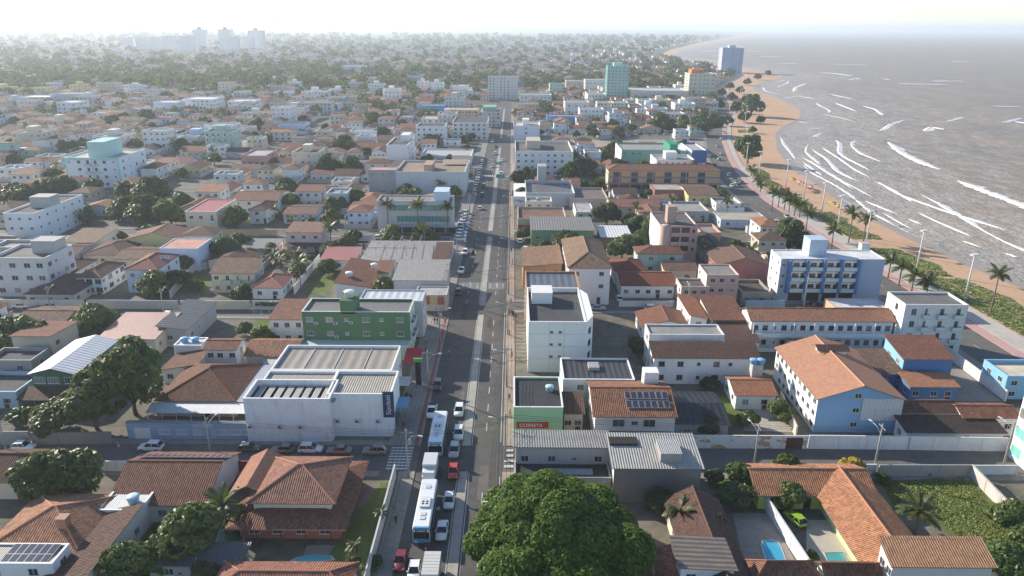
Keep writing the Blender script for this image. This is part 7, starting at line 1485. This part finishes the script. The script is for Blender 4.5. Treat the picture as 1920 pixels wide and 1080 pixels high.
# ---- ordinary houses: twelve patterns copied over the free plots
HP = []
rr = random.Random(99)
wcols = [(WHITE, 'white'), ((.60, .58, .54), 'off white'), (CREAM, 'cream'), ((.52, .56, .60), 'pale grey'), (SALMON, 'salmon'), (LBLUE, 'light blue'), (YEL, 'ochre'), ((.40, .52, .45), 'mint'), (BEIGE, 'beige')]
rcols = [(TERRA, 'terracotta'), (TERRA_D, 'dark brown'), (TERRA_L, 'orange'), (TERRA_B, 'brown mottled'), ((.33, .16, .11), 'reddish')]
for i in range(12):
    w_, d_ = rr.uniform(8, 13), rr.uniform(9, 15); two = i % 3 == 0; h = 6.2 if two else rr.uniform(3.1, 3.8)
    rk = ('hip', 'gx', 'gy', 'hip', 'flat', 'gx', 'shedf', 'gy', 'hip', 'flat', 'gx', 'shedr')[i]
    rise = min(2.2, .26 * min(w_, d_) / 2 + .5) if rk in ('hip', 'gx', 'gy') else .9
    t0 = building('house', 'x', 'house', -w_ / 2, w_ / 2, -d_ / 2, d_ / 2, h, roof=rk, wall=WHITE, rc=TERRA if rk != 'flat' else CONC, rise=rise, dirt=.3, f=(3, 2 if two else 1), l=(2, 2 if two else 1), r=(2, 2 if two else 1), occ=False)
    yw = MB(); yc = M_wall(rr.choice([WHITE, GREYW, CREAM, CONC]), .55)
    yw.box(-w_ / 2 - .6, w_ / 2 + .6, -d_ / 2 - 2.6, -d_ / 2 - 2.45, 0, 2.0, yc, bottom=False); yw.box(w_ / 2 + .45, w_ / 2 + .6, -d_ / 2 - 2.44, d_ / 2, 0, 2.0, yc, bottom=False)
    yw.build('yard_wall', t0)
    ax = rr.uniform(.3, .6) * w_; ab = MB(); ah = 2.7; ab.box(-w_ / 2, -w_ / 2 + ax, d_ / 2 + .02, d_ / 2 + 2.6, 0, ah - .15, M_wall(GREYW, .5), bottom=False)
    ab.poly([(-w_ / 2 - .2, d_ / 2 + .02, ah + .3), (-w_ / 2 + ax + .2, d_ / 2 + .02, ah + .3), (-w_ / 2 + ax + .2, d_ / 2 + 2.9, ah - .1), (-w_ / 2 - .2, d_ / 2 + 2.9, ah - .1)][::-1], rr.choice([mt(FIBRE, .5), mt(TIN), M_tile(TERRA_D), mt(ZINC)])); ab.build('annex', t0)
    parts = []
    for ch in t0.children: parts.append((ch.name.split('.')[0], ch.data, ch.location.copy(), ch.rotation_euler.copy()))
    for ch in list(t0.children):
        for g in list(ch.children): bpy.data.objects.remove(g)
        bpy.data.objects.remove(ch)
    bpy.data.objects.remove(t0); HP.append((parts, w_, d_, h, rk, rise))
def put_house(i, X, Y, rz, wc, rc, full=True):
    parts, w_, d_, h, rk, rise = HP[i]
    st = 'two storey' if h > 5 else 'single storey'; rf = {'hip': 'hip roof', 'gx': 'gable roof', 'gy': 'gable roof', 'flat': 'flat roof', 'shedf': 'lean-to roof', 'shedr': 'lean-to roof'}[rk]
    lb = f'{st} {wc[1]} house with {rc[1] + " " if rk != "flat" else "grey "}{rf} in the residential quarter'
    t = thing('house', lb, 'house', (X, Y, 0), rz, lb.replace(' house with', ' houses with'))
    t.scale = (rr.uniform(.86, 1.16), rr.uniform(.86, 1.16), rr.uniform(.94, 1.12))
    if rk == 'flat' and rr.random() < .6: tank((X + rr.uniform(-2, 2), Y + rr.uniform(-2, 2), (h - .7) * t.scale.z), 'small blue water tank on a flat roof in the residential quarter', .8, group='water tanks in the residential quarter')
    for nm, me, loc, rot in parts:
        o = obj(nm, me, t, loc=loc); o.rotation_euler = rot
        if nm == 'wall': slot(o, 0, M_wall(wc[0], .3))
        elif nm == 'roof' and rk != 'flat': slot(o, 0, M_tile(rc[0], .55))
    return t
plots = []
yy = 190.0
ROWS = []
def blocked(y): return any(a - 2 < y < b2 + 2 for a, b2, _, _ in CROSS if b2 - a < 20)
y = 122.0
while y < 1500:
    step = 15.5 + (y > 700) * 2
    x = -60 - y * .92
    lim = ave(y) - 12
    while x < lim:
        px = x + rr.uniform(-1.2, 1.2); py = y + rr.uniform(-1.5, 1.5)
        wood = py > 900 and px < -(.40 + .45 * rr.random()) * py
        if not wood: plots.append((px, py))
        x += 13.5
    y += step if int(y / step) % 5 else step + 7
rr.shuffle(plots); plots.sort(key=lambda p: p[1])
big, rest, nh, nb_ = [], [], 0, 0
for px, py in plots:
    i = rr.randrange(12); parts, w_, d_, h, rk, rise = HP[i]; rz = rr.choice([0, 0, math.pi / 2, math.pi]) 
    hw, hd = (w_ / 2, d_ / 2) if rz in (0, math.pi) else (d_ / 2, w_ / 2)
    if not free(px - hw, px + hw, py - hd, py + hd, -.8): continue
    if rr.random() < .16: rest.append(('tree', px, py)); continue
    wc = rr.choices(wcols, [9, 6, 3, 3, 1, 1, 1, 1, 3])[0]; rc = rr.choices(rcols, [5, 4, 3, 4, 2])[0]
    inview = abs(px) < .76 * py + 20
    if not inview and py > 260: continue
    if py > 300 and inview and nb_ < 90 and rr.random() < .085 and free(px - 9, px + 9, py - 8, py + 10, -1):
        w2, d2, n2 = rr.uniform(12, 20), rr.uniform(12, 20), rr.choice([2, 3, 3, 4]); wc2 = rr.choices(wcols, [12, 6, 2, 4, 1, 1, 1, 1, 2])[0]
        lb = f'{("two", "three", "four")[n2 - 2]} storey {wc2[1]} flat roofed block among the small houses'
        building('apartment_building', lb, 'building', px - w2 / 2, px + w2 / 2, py - d2 / 2, py + d2 / 2, n2 * 3.1 + .6, roof='flat', wall=wc2[0], rc=rr.choice([DGREY, CONC, GREYW]), f=(max(3, int(w2 / 3.2)), n2), s=(3, n2), tower=(.3, .6, .4, .8, 2.6, wc2[0]) if rr.random() < .6 else None, door=False, dirt=.25, group=lb.replace(' block', ' blocks'), balc='all' if rr.random() < .3 else None); nb_ += 1; continue
    if nh < 290 and inview: put_house(i, px, py, rz, wc, rc); nh += 1; OCC.append((px - hw, px + hw, py - hd, py + hd))
    else: rest.append((i, px, py, rz, wc, rc)); 
# houses past the count: one mass, same shapes
class Fast:
    def __init__(s): s.v = []; s.f = []; s.m = []; s.mats = []; s.n = 0
fb = MB()
for r_ in rest:
    if r_[0] == 'tree': continue
    i, px, py, rz, wc, rc = r_; parts, w_, d_, h, rk, rise = HP[i]
    if rz not in (0, math.pi): w_, d_ = d_, w_; rk = {'gx': 'gy', 'gy': 'gx'}.get(rk, rk)
    wm, rm_ = M_wall(wc[0], .3), M_tile(rc[0], .55)
    q = MB() 
    sub = walls_mb(rk if rk != 'flat' else 'x', -w_ / 2, w_ / 2, -d_ / 2, d_ / 2, h, rise, wm)
    if rk == 'flat': sub.poly([(-w_ / 2, -d_ / 2, h - .5), (w_ / 2, -d_ / 2, h - .5), (w_ / 2, d_ / 2, h - .5), (-w_ / 2, d_ / 2, h - .5)], M_slab(rr.choice([CONC, DGREY, GREYW])))
    gsub = [sub]
    if rk != 'flat': gsub.append(roof_mb(rk, -w_ / 2, w_ / 2, -d_ / 2, d_ / 2, h, rise, rm_)[0])
    for k_ in range(3):
        for z_ in ((.9,) if h < 5 else (.9, 4.0)):
            xx = -w_ / 2 + (k_ + .5) * w_ / 3; sub.poly([(xx - .65, -d_ / 2 - .03, z_), (xx + .65, -d_ / 2 - .03, z_), (xx + .65, -d_ / 2 - .03, z_ + 1.2), (xx - .65, -d_ / 2 - .03, z_ + 1.2)], M_glass())
    for s_ in gsub:
        k0 = len(fb.v); fb.v += [(a + px, b2 + py, c) for a, b2, c in s_.v]; fb.f += [tuple(k + k0 for k in f_) for f_ in s_.f]; fb.m += [fb.mi(s_.mats[k]) for k in s_.m]
# very far town: simple gabled and flat boxes out to the horizon
for k in range(5200):
    py = 1480 * (1 + rr.random() ** 1.5 * 2.2); px = rr.uniform(-.74 * py, min(.70 * py, ave(py) - 15))
    if px < -.34 * py and rr.random() < .5: continue
    w_, d_, h = rr.uniform(8, 16), rr.uniform(8, 16), rr.choice([3.5, 3.5, 6, 6, 9]); wc = rr.choices(wcols, [9, 6, 3, 3, 1, 1, 1, 1, 3])[0]; rc = rr.choice(rcols); rk = rr.choice(['gx', 'gy', 'hip', 'flat'])
    subs = [walls_mb(rk if rk != 'flat' else 'x', px - w_ / 2, px + w_ / 2, py - d_ / 2, py + d_ / 2, h, 1.8, M_wall(wc[0], .3))]
    if rk == 'flat': subs[0].poly([(px - w_ / 2, py - d_ / 2, h - .3), (px + w_ / 2, py - d_ / 2, h - .3), (px + w_ / 2, py + d_ / 2, h - .3), (px - w_ / 2, py + d_ / 2, h - .3)], M_slab(GREYW))
    else: subs.append(roof_mb(rk, px - w_ / 2, px + w_ / 2, py - d_ / 2, py + d_ / 2, h, 1.8, M_tile(rc[0], .55))[0])
    for s_ in subs:
        k0 = len(fb.v); fb.v += s_.v; fb.f += [tuple(k + k0 for k in f_) for f_ in s_.f]; fb.m += [fb.mi(s_.mats[k]) for k in s_.m]
fb.build('distant_houses', None, label='mass of small houses of the far town', cat='houses', kind='stuff')
# ---- trees of the town: single ones near, one mass far off
spots = []
for r_ in rest:
    if r_[0] == 'tree': spots.append((r_[1], r_[2], rr.uniform(7, 13)))
for k in range(1500):
    py = 192 + 850 * rr.random() ** .9; px = rr.uniform(-.72 * py - 10, min(ave(py) - 10, .7 * py)); s_ = rr.uniform(4, 9)
    if free(px - s_ * .18, px + s_ * .18, py - s_ * .18, py + s_ * .18, 0): spots.append((px, py, s_))
spots = [s_ for s_ in spots if not (-24 < s_[0] < 2) and s_[1] > 192]
spots.sort(key=lambda s_: s_[1]); nt_ = 0; massP = []
kinds = {'fa': 'dark green', 'fb': 'mid green', 'fc': 'grey green', 'a': 'dark green', 'b': 'mid green', 'c': 'grey green'}
for px, py, s_ in spots:
    if nt_ < 265 and abs(px) < .72 * py:
        kd = rr.choice(['a', 'b', 'c']) if py < 330 else rr.choice(['fa', 'fb', 'fc']); sz = 'large' if s_ > 8.5 else 'small'
        if nt_ % 9 == 4: palm_at(px, py, rr.uniform(6, 9), 'slender palm among houses of the residential quarter', 1.2, 'palms among the houses', 11, rr)
        else: tree_at(px, py, s_, kd, f'{sz} {kinds[kd]} tree between houses of the residential quarter', f'{sz} {kinds[kd]} trees between the houses', r_=rr)
        nt_ += 1
    else: massP.append((px, py, s_))
for k in range(2500):          # woods at left and tree cover to the horizon
    u = rr.random()
    if u < .22: py = 820 + 1200 * rr.random() ** 1.1; px = -(.74 - .52 * rr.random() ** 1.25) * py
    else: py = 900 * (1 + rr.random() ** 1.7 * 5.5); px = rr.uniform(-.74 * py, min(.68 * py, ave(py) - 14))
    if py > 1750 and -.62 * py < px < -.30 * py and py < 2700 and rr.random() < .7: continue
    massP.append((px, py, rr.uniform(8, 17) * (1 + max(0, py - 1500) / 3500)))
g = np.random.default_rng(3); cen, sz, mi_ = [], [], []
for px, py, s_ in massP:
    n = 46 if py < 900 else 30 if py < 1600 else 16
    d = unit(g.normal(size=(n, 3)) + np.array([0, -.2, .5])); rr_ = .75 + .35 * g.random((n, 1)); lob = g.normal(size=(n, 1)) * .12
    p = np.array([px, py, s_ * .40]) + d * (rr_ + lob) * np.array([s_ * .5, s_ * .5, s_ * .42]); cen.append(p); sz.append(np.full(n, s_ * (.20 if n > 40 else .26 if n > 20 else .36))); mi_.append(np.full(n, rr.randrange(3)))
cen = np.concatenate(cen); sz = np.concatenate(sz) * (.7 + .6 * g.random(len(cen))); mi_ = np.concatenate(mi_)
nor = unit(g.normal(size=cen.shape) + np.array([0, -.3, .6])); tan = unit(np.cross(nor, g.normal(size=cen.shape)))
obj('distant_trees', quads_mesh('distant_trees', cen, nor, tan, sz * .5, sz * .6, [DG1, DG2, DG3], mi_), None, 'mass of trees of the woods and far town', 'trees', None, 'stuff')
# ---- haze
hb = MB().box(-61000, 61000, -600, 61500, -3.0, 125, M_plain((.5, .5, .5)))
me = hb.mesh('haze'); me.materials.clear(); hm = bpy.data.materials.new('haze_air'); hm.use_nodes = True; t = hm.node_tree; t.nodes.remove(t.nodes['Principled BSDF'])
pv = N(t, 'VolumePrincipled'); pv.inputs['Color'].default_value = (.84, .92, 1.0, 1); pv.inputs['Density'].default_value = 0.00016; pv.inputs['Anisotropy'].default_value = 0.35
t.links.new(pv.outputs[0], t.nodes['Material Output'].inputs['Volume']); me.materials.append(hm)
obj('haze', me, kind='stuff')
